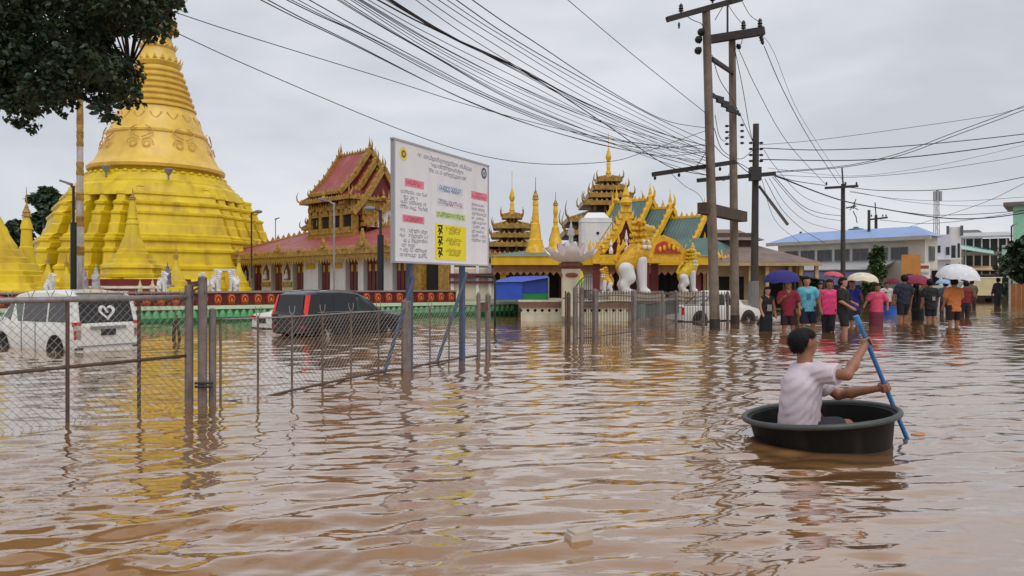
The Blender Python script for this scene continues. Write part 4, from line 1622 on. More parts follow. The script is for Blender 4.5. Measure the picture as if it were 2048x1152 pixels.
# ------------------------------------------------------------------ white lotus on its pillar
def lotus():
    D = 26.6
    s = D / FPX
    o = P(1142, 600, D)
    root = thing('lotus_pillar', 'white lotus flower sculpture on a brown-capped cream pillar', 'sculpture', o)

    def z(y):
        return (600 - y) * s
    m = MB()
    m.box((0, 0, z(585)), (36 * s, 36 * s, 66 * s + 0.5))
    m.build('pillar', CREAM, root)
    m = MB()
    m.lathe([(16 * s, z(556)), (22 * s, z(553)), (22 * s, z(548)), (17 * s, z(545)), (17 * s, z(538)), (24 * s, z(532)), (24 * s, z(527)), (14 * s, z(524))], 20)
    m.build('pillar_cap', mat('brown_pillar_cap', (128, 72, 52), rough=0.6, var=0.25), root)
    pet = mat('lotus_white', (238, 234, 232), rough=0.55, var=0.1)
    inner = mat('lotus_pink_grey', (208, 192, 188), rough=0.6, var=0.12)
    for ring, (n, r0, r1, h, w, mt, off) in enumerate(((7, 12, 57, 32, 28, pet, 0.2), (6, 8, 30, 42, 32, inner, 0.6), (5, 4, 14, 44, 26, pet, 0.3))):
        for k in range(n):
            a = 2 * math.pi * k / n + off
            d = Vector((math.cos(a), math.sin(a), 0))
            t = Vector((-math.sin(a), math.cos(a), 0))
            vs, fs = [], []
            for i in range(7):
                u = i / 6
                rad = (r0 + (r1 - r0) * math.sin(u * math.pi * 0.5)) * s
                zz = z(527) + h * s * (u ** 1.3)
                ww = w * s * 0.56 * math.sin(math.pi * (0.16 + 0.84 * u ** 1.15)) if i < 6 else 0.006
                for j in (-1, -0.5, 0, 0.5, 1):
                    dip = abs(j) ** 2 * 0.35 * ww
                    vs.append(d * (rad - dip * 0.9) + t * (j * ww) + Vector((0, 0, zz + dip * 0.3)))
            nb_ = len(vs)
            vs += [p - d * 0.03 for p in vs]
            for i in range(6):
                for j in range(4):
                    a0 = i * 5 + j
                    fs.append((a0, a0 + 1, a0 + 6, a0 + 5))
                    fs.append((nb_ + a0, nb_ + a0 + 5, nb_ + a0 + 6, nb_ + a0 + 1))
            mb = MB()
            mb.add(vs, fs)
            mb.build('petal', mt, root, smooth=True)
    H = 52 * s
    fz = z(490)
    net_obj('lotus_figure', [((0, 0, fz), (0, 0, fz + 0.4 * H), 0.1 * H, 0.08 * H), ((0, 0, fz + 0.4 * H), (0, 0, fz + 0.6 * H), 0.1 * H, 0.08 * H), ((0, 0, fz + 0.7 * H), (0, 0, fz + 0.74 * H), 0.06 * H, 0.06 * H), ((0.09 * H, 0, fz + 0.58 * H), (0.12 * H, -0.03, fz + 0.36 * H), 0.03 * H, 0.03 * H), ((-0.09 * H, 0, fz + 0.58 * H), (-0.12 * H, -0.03, fz + 0.36 * H), 0.03 * H, 0.03 * H), ((0, 0, fz + 0.8 * H), (0, 0, fz + 0.98 * H), 0.04 * H, 0.008 * H)], mat('grey_figure', (176, 172, 176), rough=0.6), root, voxel=0.03, k=0.03)


lotus()


# ------------------------------------------------------------------ low vented wall, stall, gatehouse
def vented_wall():
    D = 27.2
    s = D / FPX
    x0, x1 = (1042 - 1024) * s, (1256 - 1024) * s
    root = thing('vented_wall', 'low cream wall with diamond vents and brown capping in front of the shrine', 'wall', ((x0 + x1) / 2, D, 0))
    L = x1 - x0
    m = MB()
    m.box((0, 0.25, 0.0), (L, 0.5, 0.56))
    m.build('wall_base', CREAM, root)
    m = MB()
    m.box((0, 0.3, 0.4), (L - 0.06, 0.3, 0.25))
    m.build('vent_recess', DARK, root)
    m = MB()
    m.box((0, 0.24, 0.61), (L + 0.1, 0.62, 0.2))
    m.build('wall_cap', mat('brown_wall_cap', (126, 92, 76), rough=0.7, var=0.2, streak=0.4, dirt=(80, 60, 50)), root)
    m = MB()
    m.box((0, 0.26, 0.74), (L + 0.2, 0.7, 0.06))
    m.build('coping', CREAM, root)
    # cream panels between diamond openings
    n = int(L / 0.25)
    b = MB()
    b.add([(-0.125, 0, 0.27), (0.125, 0, 0.27), (0.125, 0, 0.32), (0.06, 0, 0.395), (0.125, 0, 0.47), (0.125, 0, 0.515), (-0.125, 0, 0.515), (-0.125, 0, 0.47), (-0.06, 0, 0.395), (-0.125, 0, 0.32)],
          [(0, 1, 2, 3, 4, 5, 6, 7, 8, 9)])
    b.add([(x, 0.16, z) for x, y, z in b.v[:10]], [(9, 8, 7, 6, 5, 4, 3, 2, 1, 0)])
    for k in range(10):
        b.f.append((k, 10 + k, 10 + (k + 1) % 10, (k + 1) % 10))
    bm = b.mesh('vent_block')
    bm.materials.append(CREAM)
    for i in range(n):
        o = link('vent_block', bm, None, root)
        o.location = (-L / 2 + 0.125 + i * L / n, 0.0, 0.0)
        o.scale = (L / n / 0.25, 1, 1)


vented_wall()

st = thing('blue_stall', 'blue tarpaulin stall with green lower panel beside the lotus pillar', 'stall', P(1043, 600, 30.2))
ss = 30.2 / FPX
BLUE = mat('blue_tarpaulin', (38, 84, 190), rough=0.5, var=0.2, scale=2, bump=0.4, bscale=5)
m = MB()
m.prism([(-53 * ss, 0), (2 * ss, 0), (2 * ss, 36 * ss), (-53 * ss, 36 * ss)], (0, 0, 0), (1, 0, 0), (0, 0, 1), 0.05)
m.build('side_sheet', BLUE, st)
m = MB()
m.prism([(2.5 * ss, 13 * ss), (54 * ss, 13 * ss), (54 * ss, 44 * ss), (2.5 * ss, 35 * ss)], (0, 0.05, 0), (1, 0, 0), (0, 0, 1), 0.05)
m.build('front_sheet', mat('dark_blue_tarpaulin', (28, 62, 150), rough=0.5, var=0.2, scale=2, bump=0.4, bscale=5), st)
m = MB()
m.prism([(2.5 * ss, 0), (54 * ss, 0), (54 * ss, 12.6 * ss), (2.5 * ss, 12.6 * ss)], (0, 0.02, 0), (1, 0, 0), (0, 0, 1), 0.05)
m.build('green_panel', mat('green_tarpaulin', (24, 122, 60), rough=0.5, var=0.2), st)
m = MB()
m.add([(-56 * ss, -0.1, 36 * ss), (2 * ss, -0.1, 36.5 * ss), (56 * ss, -0.1, 45 * ss), (56 * ss, 2.2, 50 * ss), (-20 * ss, 2.2, 48 * ss), (-50 * ss, 1.6, 40 * ss)], [(0, 1, 4, 5), (1, 2, 3, 4)])
m.build('tarpaulin_roof', BLUE, st)
for x in (-53, 54):
    m = MB()
    m.tube([(x * ss, -0.05, -0.3), (x * ss, -0.05, 44 * ss if x > 0 else 37 * ss)], 0.03, 6)
    m.build('pole', GALV, st)
m = MB()
m.box((0, 1.2, 10 * ss), (100 * ss, 1.6, 20 * ss))
m.build('counter', mat('stall_wood', (110, 80, 56)), st)

gh = thing('gatehouse', 'cream gatehouse block with maroon bands behind the notice board posts', 'building', P(945, 600, 34.5))
sg_ = 34.5 / FPX
m = MB()
m.box((0, 1, 28 * sg_), (88 * sg_, 2, 70 * sg_))
m.build('wall', CREAM, gh)
for (y0, y1) in ((547, 556), (562, 567)):
    m = MB()
    m.box((0, 0.9, (600 - (y0 + y1) / 2) * sg_), (92 * sg_, 2.2, (y1 - y0) * sg_))
    m.build('maroon_band', mat('band_maroon', (88, 34, 40), rough=0.6), gh)
m = MB()
m.box((0, 1, (600 - 538) * sg_), (84 * sg_, 1.8, 6 * sg_))
m.build('roof_slab', WHITE, gh)
for px in (905, 955, 980):
    m = MB()
    m.box(((px - 945) * sg_, -0.02, (600 - 560) * sg_), (0.14, 0.12, 66 * sg_))
    m.build('pilaster', WHITE, gh)
# ------------------------------------------------------------------ chain-link fence
def chain_link(A, B, z0, z1, pitch=0.06, r=0.0027):
    """diagonal wires of a chain-link sheet between two ground points, A at the origin side"""
    A, B = Vector(A), Vector(B)
    L = (B - A).length
    e = (B - A).normalized()
    nrm = Vector((-e.y, e.x, 0))
    H = z1 - z0
    m = MB()
    k = -H
    while k < L:
        for sg in (1, -1):
            if sg > 0:
                a, b = (k, 0), (k + H, H)
            else:
                a, b = (k, H), (k + H, 0)
            (x1, y1), (x2, y2) = a, b
            t0, t1 = 0.0, 1.0
            if x1 < 0:
                t0 = -x1 / (x2 - x1)
            if x2 > L:
                t1 = (L - x1) / (x2 - x1)
            if t1 - t0 > 0.01:
                p = A + e * (x1 + (x2 - x1) * t0) + Vector((0, 0, z0 + y1 + (y2 - y1) * t0)) + nrm * (0.002 * sg)
                q = A + e * (x1 + (x2 - x1) * t1) + Vector((0, 0, z0 + y1 + (y2 - y1) * t1)) + nrm * (0.002 * sg)
                m.tube([p, q], r, 3, False)
        k += pitch * 1.414
    return m


MESHW = mat('fence_wire', (160, 152, 144), rough=0.6, var=0.3, scale=5, metal=0.2)
OLDPOST = mat('old_fence_post', (126, 114, 110), rough=0.8, var=0.3, scale=9, streak=0.6, dirt=(48, 36, 28), bump=0.3, bscale=40)


def post_round(root, p, z1, r, material, name='post'):
    m = MB()
    m.tube([p + Vector((0, 0, -0.5)), p + Vector((0, 0, z1))], r, 10)
    m.ell(p + Vector((0, 0, z1)), (r * 1.1, r * 1.1, r * 0.6), 8, 5)
    return m.build(name, material, root, autos=40)


def post_square(root, p, z1, w, material, rz=0.0, name='post'):
    m = MB()
    m.box(p + Vector((0, 0, (z1 - 0.5) / 2)), (w, w, z1 + 0.5), rz)
    m.lathe([(w * 0.7, 0), (w * 0.2, 0.05)], 4, p + Vector((0, 0, z1)), plan=[(math.cos(rz + R(45 + 90 * k)), math.sin(rz + R(45 + 90 * k))) for k in range(4)])
    return m.build(name, material, root)


def left_fence():
    root = thing('chain_link_fence', 'tall chain-link gate panel with grey top rail in front of the white van', 'fence', W(378, 806))
    o = W(378, 806)
    a = W(378, 806) - o
    far = W(-10, 868) - o
    far = far + (far - a) * 0.25
    for (px, py) in ((-28, 874), (135, 845), (278, 820)):
        post_round(root, W(px, py) - o, 1.22, 0.019, RUST)
    for (z, r, mt, nm) in ((1.235, 0.03, GALV, 'top_rail'), (0.555, 0.018, RUST, 'middle_rail')):
        m = MB()
        m.tube([far + Vector((0, 0, z)), a + Vector((0, 0, z))], r, 8)
        m.build(nm, mt, root, smooth=True)
    stuff(chain_link(far, a, 0.0, 1.22).build('chain_link_mesh', MESHW, root))
    # forked wire tips above the rail
    r5 = random.Random(3)
    for i in range(14):
        p = a.lerp(far, (i + 0.5) / 14) + Vector((0, 0, 1.24))
        m = MB()
        for sg in (-1, 1):
            m.tube([p, p + Vector((sg * 0.02, 0, 0.05)), p + Vector((sg * (0.025 + 0.02 * r5.random()), 0, 0.085))], 0.004, 4)
        m.build('wire_tip', GALV, root)
    # heavy gate posts
    gp = thing('gate_post', 'heavy grey gate post nearest the chain-link gate panel', 'post', o)
    post_round(gp, Vector((0, 0, 0)), 1.36, 0.048, OLDPOST, 'shaft')
    gp2 = thing('gate_post', 'tallest grey gate post with rusty hinges in the chain-link fence', 'post', W(405, 806))
    post_round(gp2, Vector((0, 0, 0)), 1.45, 0.052, OLDPOST, 'shaft')
    m = MB()
    m.bar((-0.16, 0, 1.38), (0.02, 0, 1.4), 0.05, 0.06)
    m.tube([(-0.03 + 0.07 * math.cos(t), -0.03, 1.27 + 0.07 * math.sin(t)) for t in [k * 0.6 for k in range(10)]], 0.012, 5)
    m.build('top_clamp', RUST, gp2)
    for z in (0.24, 0.2):
        m = MB()
        m.tube([(-0.06, -0.07, z), (0.14, -0.05, z)], 0.016, 6)
        m.build('hinge', DARKSTEEL, gp2)
    gp3 = thing('gate_post', 'shorter pale gate post right of the tallest one', 'post', W(425, 804))
    post_round(gp3, Vector((0, 0, 0)), 1.08, 0.042, mat('pale_old_post', (122, 110, 106), rough=0.8, var=0.3, scale=9, streak=0.6, dirt=(60, 46, 38)), 'shaft')
    m = MB()
    m.tube([(-0.06, -0.02, 0.95), (0.1, 0.03, 0.97)], 0.012, 6)
    m.build('bracket', RUST, gp3)


left_fence()


def right_fence():
    o = W(441, 802)
    root = thing('chain_link_fence', 'low chain-link fence with thin posts running under the notice board', 'fence', o)
    pts = [(441, 802), (516, 795), (584, 786), (645, 773), (702, 760), (757, 749), (860, 731), (898, 724)]
    for (px, py) in pts:
        post_round(root, W(px, py) - o, 0.98, 0.014, mat('thin_post', (112, 98, 88), rough=0.75, var=0.3, scale=10, streak=0.5, dirt=(66, 44, 32)))
    for (px, py, z1, w) in ((812, 741, 1.1, 0.125), (957, 715, 1.18, 0.06), (976, 712, 1.16, 0.08)):
        post_square(root, W(px, py) - o, z1, w, mat('pale_old_post', (122, 110, 106)), 0.4, 'heavy_post')
    line = [W(px, py) - o for (px, py) in ((441, 802), (516, 795), (584, 786), (645, 773), (702, 760), (757, 749), (812, 741), (860, 731), (898, 724), (957, 715))]
    for (z, r, mt, nm) in ((0.97, 0.011, GALV, 'top_wire'), (0.035, 0.017, RUST, 'bottom_rail')):
        m = MB()
        m.tube([p + Vector((0, 0, z - (0.05 if z < 0.1 and i < 2 else 0))) for i, p in enumerate(line)], r, 6)
        m.build(nm, mt, root, smooth=True)
    for i in range(len(line) - 1):
        stuff(chain_link(line[i], line[i + 1], 0.0, 0.96).build('chain_link_mesh', MESHW, root))
    for i in range(1, len(line) - 2):
        p = line[i] + Vector((0, 0, 0.98))
        m = MB()
        for sg in (-1, 1):
            m.tube([p, p + Vector((sg * 0.03, 0, 0.06)), p + Vector((sg * 0.035, 0, 0.13))], 0.006, 4)
        m.build('post_fork', GALV, root)
    m = MB()
    m.bar(W(957, 715) - o + Vector((0, 0, 0.95)), W(976, 712) - o + Vector((0, 0, 0.95)), 0.05, 0.16)
    m.build('gate_latch', RUST, root)
    m = MB()
    m.bar(W(957, 715) - o + Vector((0, 0, 0.12)), W(976, 712) - o + Vector((0, 0, 0.12)), 0.03, 0.03)
    m.build('tie_rod', RUST, root)


right_fence()


# ------------------------------------------------------------------ notice board
def notice_board():
    TL, TR = P(788, 278, 11.5), P(978, 331, 14.2)
    BL, BR = P(789, 525, 11.5), P(977, 530, 14.2)
    zb = (BL.z + BR.z) / 2
    zt = (TL.z + TR.z) / 2
    A = Vector((BL.x, BL.y, 0))
    B = Vector((BR.x, BR.y, 0))
    L = (B - A).length
    H = zt - zb
    ang = math.atan2(B.y - A.y, B.x - A.x)
    root = thing('notice_board', 'large white printed notice board on blue posts above the fence', 'sign', A, ang)
    m = MB()
    m.box((L / 2, 0.03, zb + H / 2), (L, 0.045, H))
    m.build('panel', mat('notice_white', (230, 228, 230), rough=0.45, var=0.07, scale=2, streak=0.22, dirt=(176, 170, 164)), root)
    fr = MB()
    for (c, s) in (((L / 2, 0.03, zb), (L + 0.06, 0.07, 0.03)), ((L / 2, 0.03, zt), (L + 0.06, 0.07, 0.03)), ((0, 0.03, zb + H / 2), (0.03, 0.07, H)), ((L, 0.03, zb + H / 2), (0.03, 0.07, H))):
        fr.box(c, s)
    fr.build('frame', mat('grey_frame', (170, 170, 176), rough=0.5, var=0.1), root)
    INK = mat('dark_print', (134, 130, 142), rough=0.6, var=0.1)
    PINK = mat('pink_print', (236, 130, 150), rough=0.6, var=0.08)
    face = 0.006

    def t_of(fx):
        r = 14.2 / 11.5
        return fx / (r - fx * (r - 1))

    def patch(name, x0, x1, v0, v1, material, lift=0.001, parent=root):
        m = MB()
        a, b = t_of(x0) * L, t_of(x1) * L
        m.box(((a + b) / 2, face - lift, zt - (v0 + v1) / 2 * H), (b - a, 0.002, (v1 - v0) * H))
        return m.build(name, material, parent)
    r6 = random.Random(21)

    def script(x0, x1, v, size, material, lift=0.0025, parent=root, gap=0.12, name='text_line', word=None):
        """a line of round-lettered script"""
        m = MB()
        a, b = t_of(x0) * L, t_of(x1) * L
        x = a
        s = size
        while x < b - s:
            if r6.random() < gap:
                x += s * 0.9
                continue
            r = s * 0.42
            st, en = r6.uniform(0, 6.28), r6.uniform(4.2, 6.3)
            n = 9
            z = zt - v * H
            pts = [(x + r + r * math.cos(st + en * i / n), z + r * math.sin(st + en * i / n)) for i in range(n + 1)]
            for i in range(n):
                (p, q), (p2, q2) = pts[i], pts[i + 1]
                d = Vector((p2 - p, q2 - q))
                if d.length < 1e-6:
                    continue
                d.normalize()
                w = s * 0.07
                o = (-d.y * w, d.x * w)
                y = face - lift
                m.quad((p + o[0], y, q + o[1]), (p - o[0], y, q - o[1]), (p2 - o[0], y, q2 - o[1]), (p2 + o[0], y, q2 + o[1]))
            if r6.random() < 0.45:
                zz = z + (r6.choice((-1, 1))) * s * 0.62
                m.quad((x, face - lift, zz - s * 0.08), (x + s * 0.7, face - lift, zz - s * 0.08), (x + s * 0.7, face - lift, zz + s * 0.08), (x, face - lift, zz + s * 0.08))
            x += s * r6.uniform(0.86, 1.0)
        stuff(m.build(name, material, parent))
    TITLE = mat('title_print', (150, 142, 158), rough=0.6)
    script(0.25, 0.84, 0.08, 0.06, TITLE, gap=0.05)
    script(0.39, 0.74, 0.135, 0.055, TITLE, gap=0.05)
    script(0.37, 0.77, 0.188, 0.055, TITLE, gap=0.05)
    p = patch('heading_patch', 0.114, 0.316, 0.30, 0.365, PINK)
    script(0.13, 0.3, 0.333, 0.055, mat('red_print', (150, 40, 60), rough=0.6), 0.003, p, 0.02)
    for i, (a, b) in enumerate(((0.07, 0.36), (0.06, 0.27), (0.07, 0.36), (0.06, 0.36))):
        script(a, b, 0.415 + i * 0.042, 0.05, INK, gap=0.16)
    p = patch('heading_patch', 0.09, 0.32, 0.605, 0.665, PINK)
    script(0.1, 0.31, 0.625, 0.035, mat('red_print', (150, 40, 60)), 0.003, p, 0.05)
    script(0.1, 0.31, 0.648, 0.035, mat('red_print', (150, 40, 60)), 0.003, p, 0.05)
    for i, (a, b) in enumerate(((0.06, 0.36), (0.06, 0.36), (0.06, 0.36), (0.06, 0.24), (0.06, 0.36), (0.06, 0.36))):
        script(a, b, 0.735 + i * 0.041, 0.05, INK, gap=0.18)
    p = patch('heading_patch', 0.46, 0.73, 0.285, 0.35, mat('pale_blue_print', (206, 216, 230), rough=0.6))
    script(0.48, 0.72, 0.318, 0.075, mat('navy_print', (60, 66, 110), rough=0.6), 0.003, p, 0.03)
    p = patch('heading_patch', 0.455, 0.74, 0.415, 0.475, mat('pale_rose_print', (222, 214, 224), rough=0.6))
    script(0.47, 0.73, 0.445, 0.065, mat('plum_print', (110, 60, 90), rough=0.6), 0.003, p, 0.03)
    p = patch('heading_patch', 0.445, 0.755, 0.53, 0.585, mat('pale_green_print', (202, 224, 150), rough=0.6))
    script(0.455, 0.745, 0.557, 0.06, mat('olive_print', (70, 92, 40), rough=0.6), 0.003, p, 0.03)
    p = patch('warning_panel', 0.435, 0.765, 0.645, 0.965, mat('yellow_print', (240, 222, 20), rough=0.55, var=0.06))
    BLK = mat('black_print', (36, 32, 24), rough=0.6)
    for k in range(3):
        vv = 0.70 + k * 0.1
        m = MB()
        a = t_of(0.46) * L
        z = zt - vv * H
        y = face - 0.0035
        # pictogram: bent figure in black
        for (x0, z0, x1, z1, w) in ((0.0, 0.07, 0.16, 0.075, 0.03), (0.04, 0.03, 0.1, -0.02, 0.05), (0.1, -0.02, 0.05, -0.08, 0.035), (0.1, 0.0, 0.16, -0.05, 0.03), (0.02, -0.03, 0.07, 0.0, 0.03)):
            d = Vector((x1 - x0, z1 - z0)).normalized()
            ox, oz = -d.y * w / 2, d.x * w / 2
            m.quad((a + x0 + ox, y, z + z0 + oz), (a + x0 - ox, y, z + z0 - oz), (a + x1 - ox, y, z + z1 - oz), (a + x1 + ox, y, z + z1 + oz))
        ring = [(a + 0.13 + 0.028 * math.cos(t), y, z + 0.035 + 0.028 * math.sin(t)) for t in [2 * math.pi * i / 10 for i in range(10)]]
        m.add(ring, [tuple(range(10))])
        m.build('pictogram', BLK, p)
        script(0.55, 0.72, vv - 0.022, 0.05, BLK, 0.003, p, 0.06)
        script(0.58, 0.70, vv + 0.012, 0.05, BLK, 0.003, p, 0.06)
    p = patch('heading_patch', 0.82, 0.99, 0.285, 0.36, PINK)
    script(0.86, 0.95, 0.305, 0.03, mat('red_print', (150, 40, 60)), 0.003, p, 0.05)
    script(0.83, 0.98, 0.335, 0.04, mat('red_print', (150, 40, 60)), 0.003, p, 0.02)
    for i in range(9):
        script(0.825, 0.985 if i % 3 else 0.965, 0.415 + i * 0.043, 0.045, INK, gap=0.12)
    # round emblems
    for (fx, v, cols, lab) in ((0.1, 0.105, ((230, 214, 90), (120, 84, 60), (208, 170, 120)), 'yellow round emblem'), (0.955, 0.085, ((78, 88, 140), (210, 208, 150), (90, 120, 150)), 'blue round emblem')):
        c = t_of(fx) * L
        z = zt - v * H
        par = root
        for i, (rr, col) in enumerate(zip((0.105, 0.06, 0.032), cols)):
            m = MB()
            y = face - 0.001 - 0.0015 * i
            ring = [(c + rr * math.cos(t), y, z + rr * math.sin(t)) for t in [2 * math.pi * k / 22 for k in range(22)]]
            m.add(ring, [tuple(range(22))])
            ob = m.build('emblem' if i == 0 else 'emblem_ring', mat('emblem_%d_%d_%d' % col, col, rough=0.6, var=0.12, scale=20), root if i == 0 else par)
            if i == 0:
                par = ob
    # posts and struts
    BPOST = mat('blue_grey_post', (76, 88, 112), rough=0.6, var=0.25, scale=8, streak=0.5, dirt=(60, 56, 54))
    M = Matrix.Rotation(-ang, 3, 'Z')
    for (px, py) in ((829, 740), (936, 721)):
        q = M @ (W(px, py) - A)
        q.y = max(q.y, 0.1)
        m = MB()
        m.box((q.x, 0.1, (zt - 0.5) / 2), (0.085, 0.085, zt + 0.5))
        m.build('post', BPOST, root)
    for (px, py, px2, py2) in ((760, 746, 828, 555), (866, 726, 934, 545)):
        a = M @ (W(px, py) - A)
        w2 = W(829, 740) if px < 800 else W(936, 721)
        d2 = w2.y
        b = M @ (P(px2, py2, d2) - A)
        m = MB()
        m.tube([a + Vector((0, 0, -0.2)), b], 0.03, 8)
        m.build('strut', BPOST, root)


notice_board()


# ------------------------------------------------------------------ vehicles
def car_body(stations, m):
    n = len(stations)
    rows = []
    for (x, z0, zb, zt, w, wt) in stations:
        half = [(w * 0.93, z0), (w, z0 + (zb - z0) * 0.35), (w * 1.0, zb - 0.05), (w * 0.975, zb), (wt, zt - 0.06), (wt - 0.06, zt - 0.015), (wt * 0.5, zt + 0.012)]
        rows.append([(x, y, z) for y, z in half] + [(x, -y, z) for y, z in reversed(half)])
    k = len(rows[0])
    vs = [p for r in rows for p in r]
    fs = []
    for i in range(n - 1):
        for j in range(k - 1):
            fs.append((i * k + j, i * k + j + 1, (i + 1) * k + j + 1, (i + 1) * k + j))
        fs.append((i * k + k - 1, i * k, (i + 1) * k, (i + 1) * k + k - 1))
    fs.append(tuple(range(k)))
    fs.append(tuple((n - 1) * k + j for j in reversed(range(k))))
    m.add(vs, fs)


def side_y(stations, x, z):
    for a, b in zip(stations, stations[1:]):
        if a[0] <= x <= b[0]:
            t = (x - a[0]) / max(1e-6, b[0] - a[0])
            s = [a[i] + (b[i] - a[i]) * t for i in range(6)]
            u = min(1, max(0, (z - s[2]) / max(0.01, s[3] - 0.06 - s[2])))
            return s[4] * 0.975 + (s[5] - s[4] * 0.975) * u
    return stations[-1][4]


def wheel(root, x, y, z, r, side):
    m = MB()
    M = Matrix.Rotation(R(90) * -side, 3, 'X')
    prof = [(r * 0.62, -0.09), (r * 0.93, -0.1), (r, -0.06), (r, 0.06), (r * 0.93, 0.1), (r * 0.62, 0.09)]
    t = MB()
    t.lathe(prof, 28)
    t.v = [tuple(M @ Vector(p) + Vector((x, y, z))) for p in t.v]
    w = t.build('wheel', mat('tyre_rubber', (30, 28, 27), rough=0.85, var=0.2), root, autos=40)
    t = MB()
    t.lathe([(r * 0.62, 0.05), (r * 0.6, 0.088), (r * 0.5, 0.08), (r * 0.48, 0.03)], 24)
    for k in range(6):
        a = 2 * math.pi * k / 6
        t.bar((0.03 * math.cos(a), 0.03 * math.sin(a), 0.07), (r * 0.55 * math.cos(a), r * 0.55 * math.sin(a), 0.07), 0.05, 0.04)
    t.lathe([(0.06, 0.05), (0.05, 0.095)], 10)
    t.v = [tuple(M @ Vector(p) + Vector((x, y, z))) for p in t.v]
    t.build('rim', mat('alloy_rim', (176, 172, 166), rough=0.4, metal=0.3, var=0.2), w)
    return w


def arch(root, x, y, z, r, side, material=None):
    m = MB()
    vs = []
    n = 16
    for i in range(n + 1):
        a = math.pi * (-0.12 + 1.24 * i / n)
        vs.append((x + r * math.cos(a), y, z + r * math.sin(a)))
    q = len(vs)
    vs.append((x, y, z - r * 0.3))
    m.add(vs, [(i, i + 1, q) if side < 0 else (i + 1, i, q) for i in range(n)])
    return m.build('wheel_arch', material or mat('arch_black', (14, 14, 14), rough=0.9), root)


def side_window(root, stations, x0, x1, x2, x3, z0, z1, side, material, off=0.006, name='side_window'):
    """trapezoid pane: bottom x0..x1 at z0, top x2..x3 at z1"""
    m = MB()
    pts = [(x0, z0), (x1, z0), (x3, z1), (x2, z1)]
    vs = [(x, side * (side_y(stations, x, z) + off), z) for x, z in pts]
    m.add(vs, [(0, 1, 2, 3) if side < 0 else (3, 2, 1, 0)])
    return m.build(name, material, root)


def flat(root, name, pts, material, th=0.0):
    m = MB()
    m.add(pts, [tuple(range(len(pts)))])
    return m.build(name, material, root)


def heading(v):
    return math.atan2(v[1], v[0])


CARWHITE = mat('white_car_paint', (222, 220, 214), rough=0.25, var=0.05, scale=2, coat=0.4, streak=0.12, dirt=(170, 160, 140))
CARBLACK = mat('black_car_paint', (16, 17, 20), rough=0.3, var=0.1, scale=2, coat=0.25)
TAILRED = mat('tail_lamp_red', (196, 30, 22), rough=0.2, var=0.15, scale=8)
TAILBRIGHT = mat('bright_tail_lamp', (232, 50, 24), rough=0.25, var=0.1, scale=8)
LAMPCLR = mat('clear_lamp', (196, 190, 186), rough=0.2)
CHROME = mat('chrome_trim', (150, 148, 144), rough=0.25, metal=0.7, var=0.1)
PLATE = mat('number_plate', (40, 38, 40), rough=0.5, var=0.4, scale=40)
TINT = glass('tinted_glass', (14, 16, 20), 0.08)
GREENREFL = glass('green_reflection_glass', (60, 82, 72), 0.05)  # green reflection painted into the colour of the front side panes
SC = 0.83


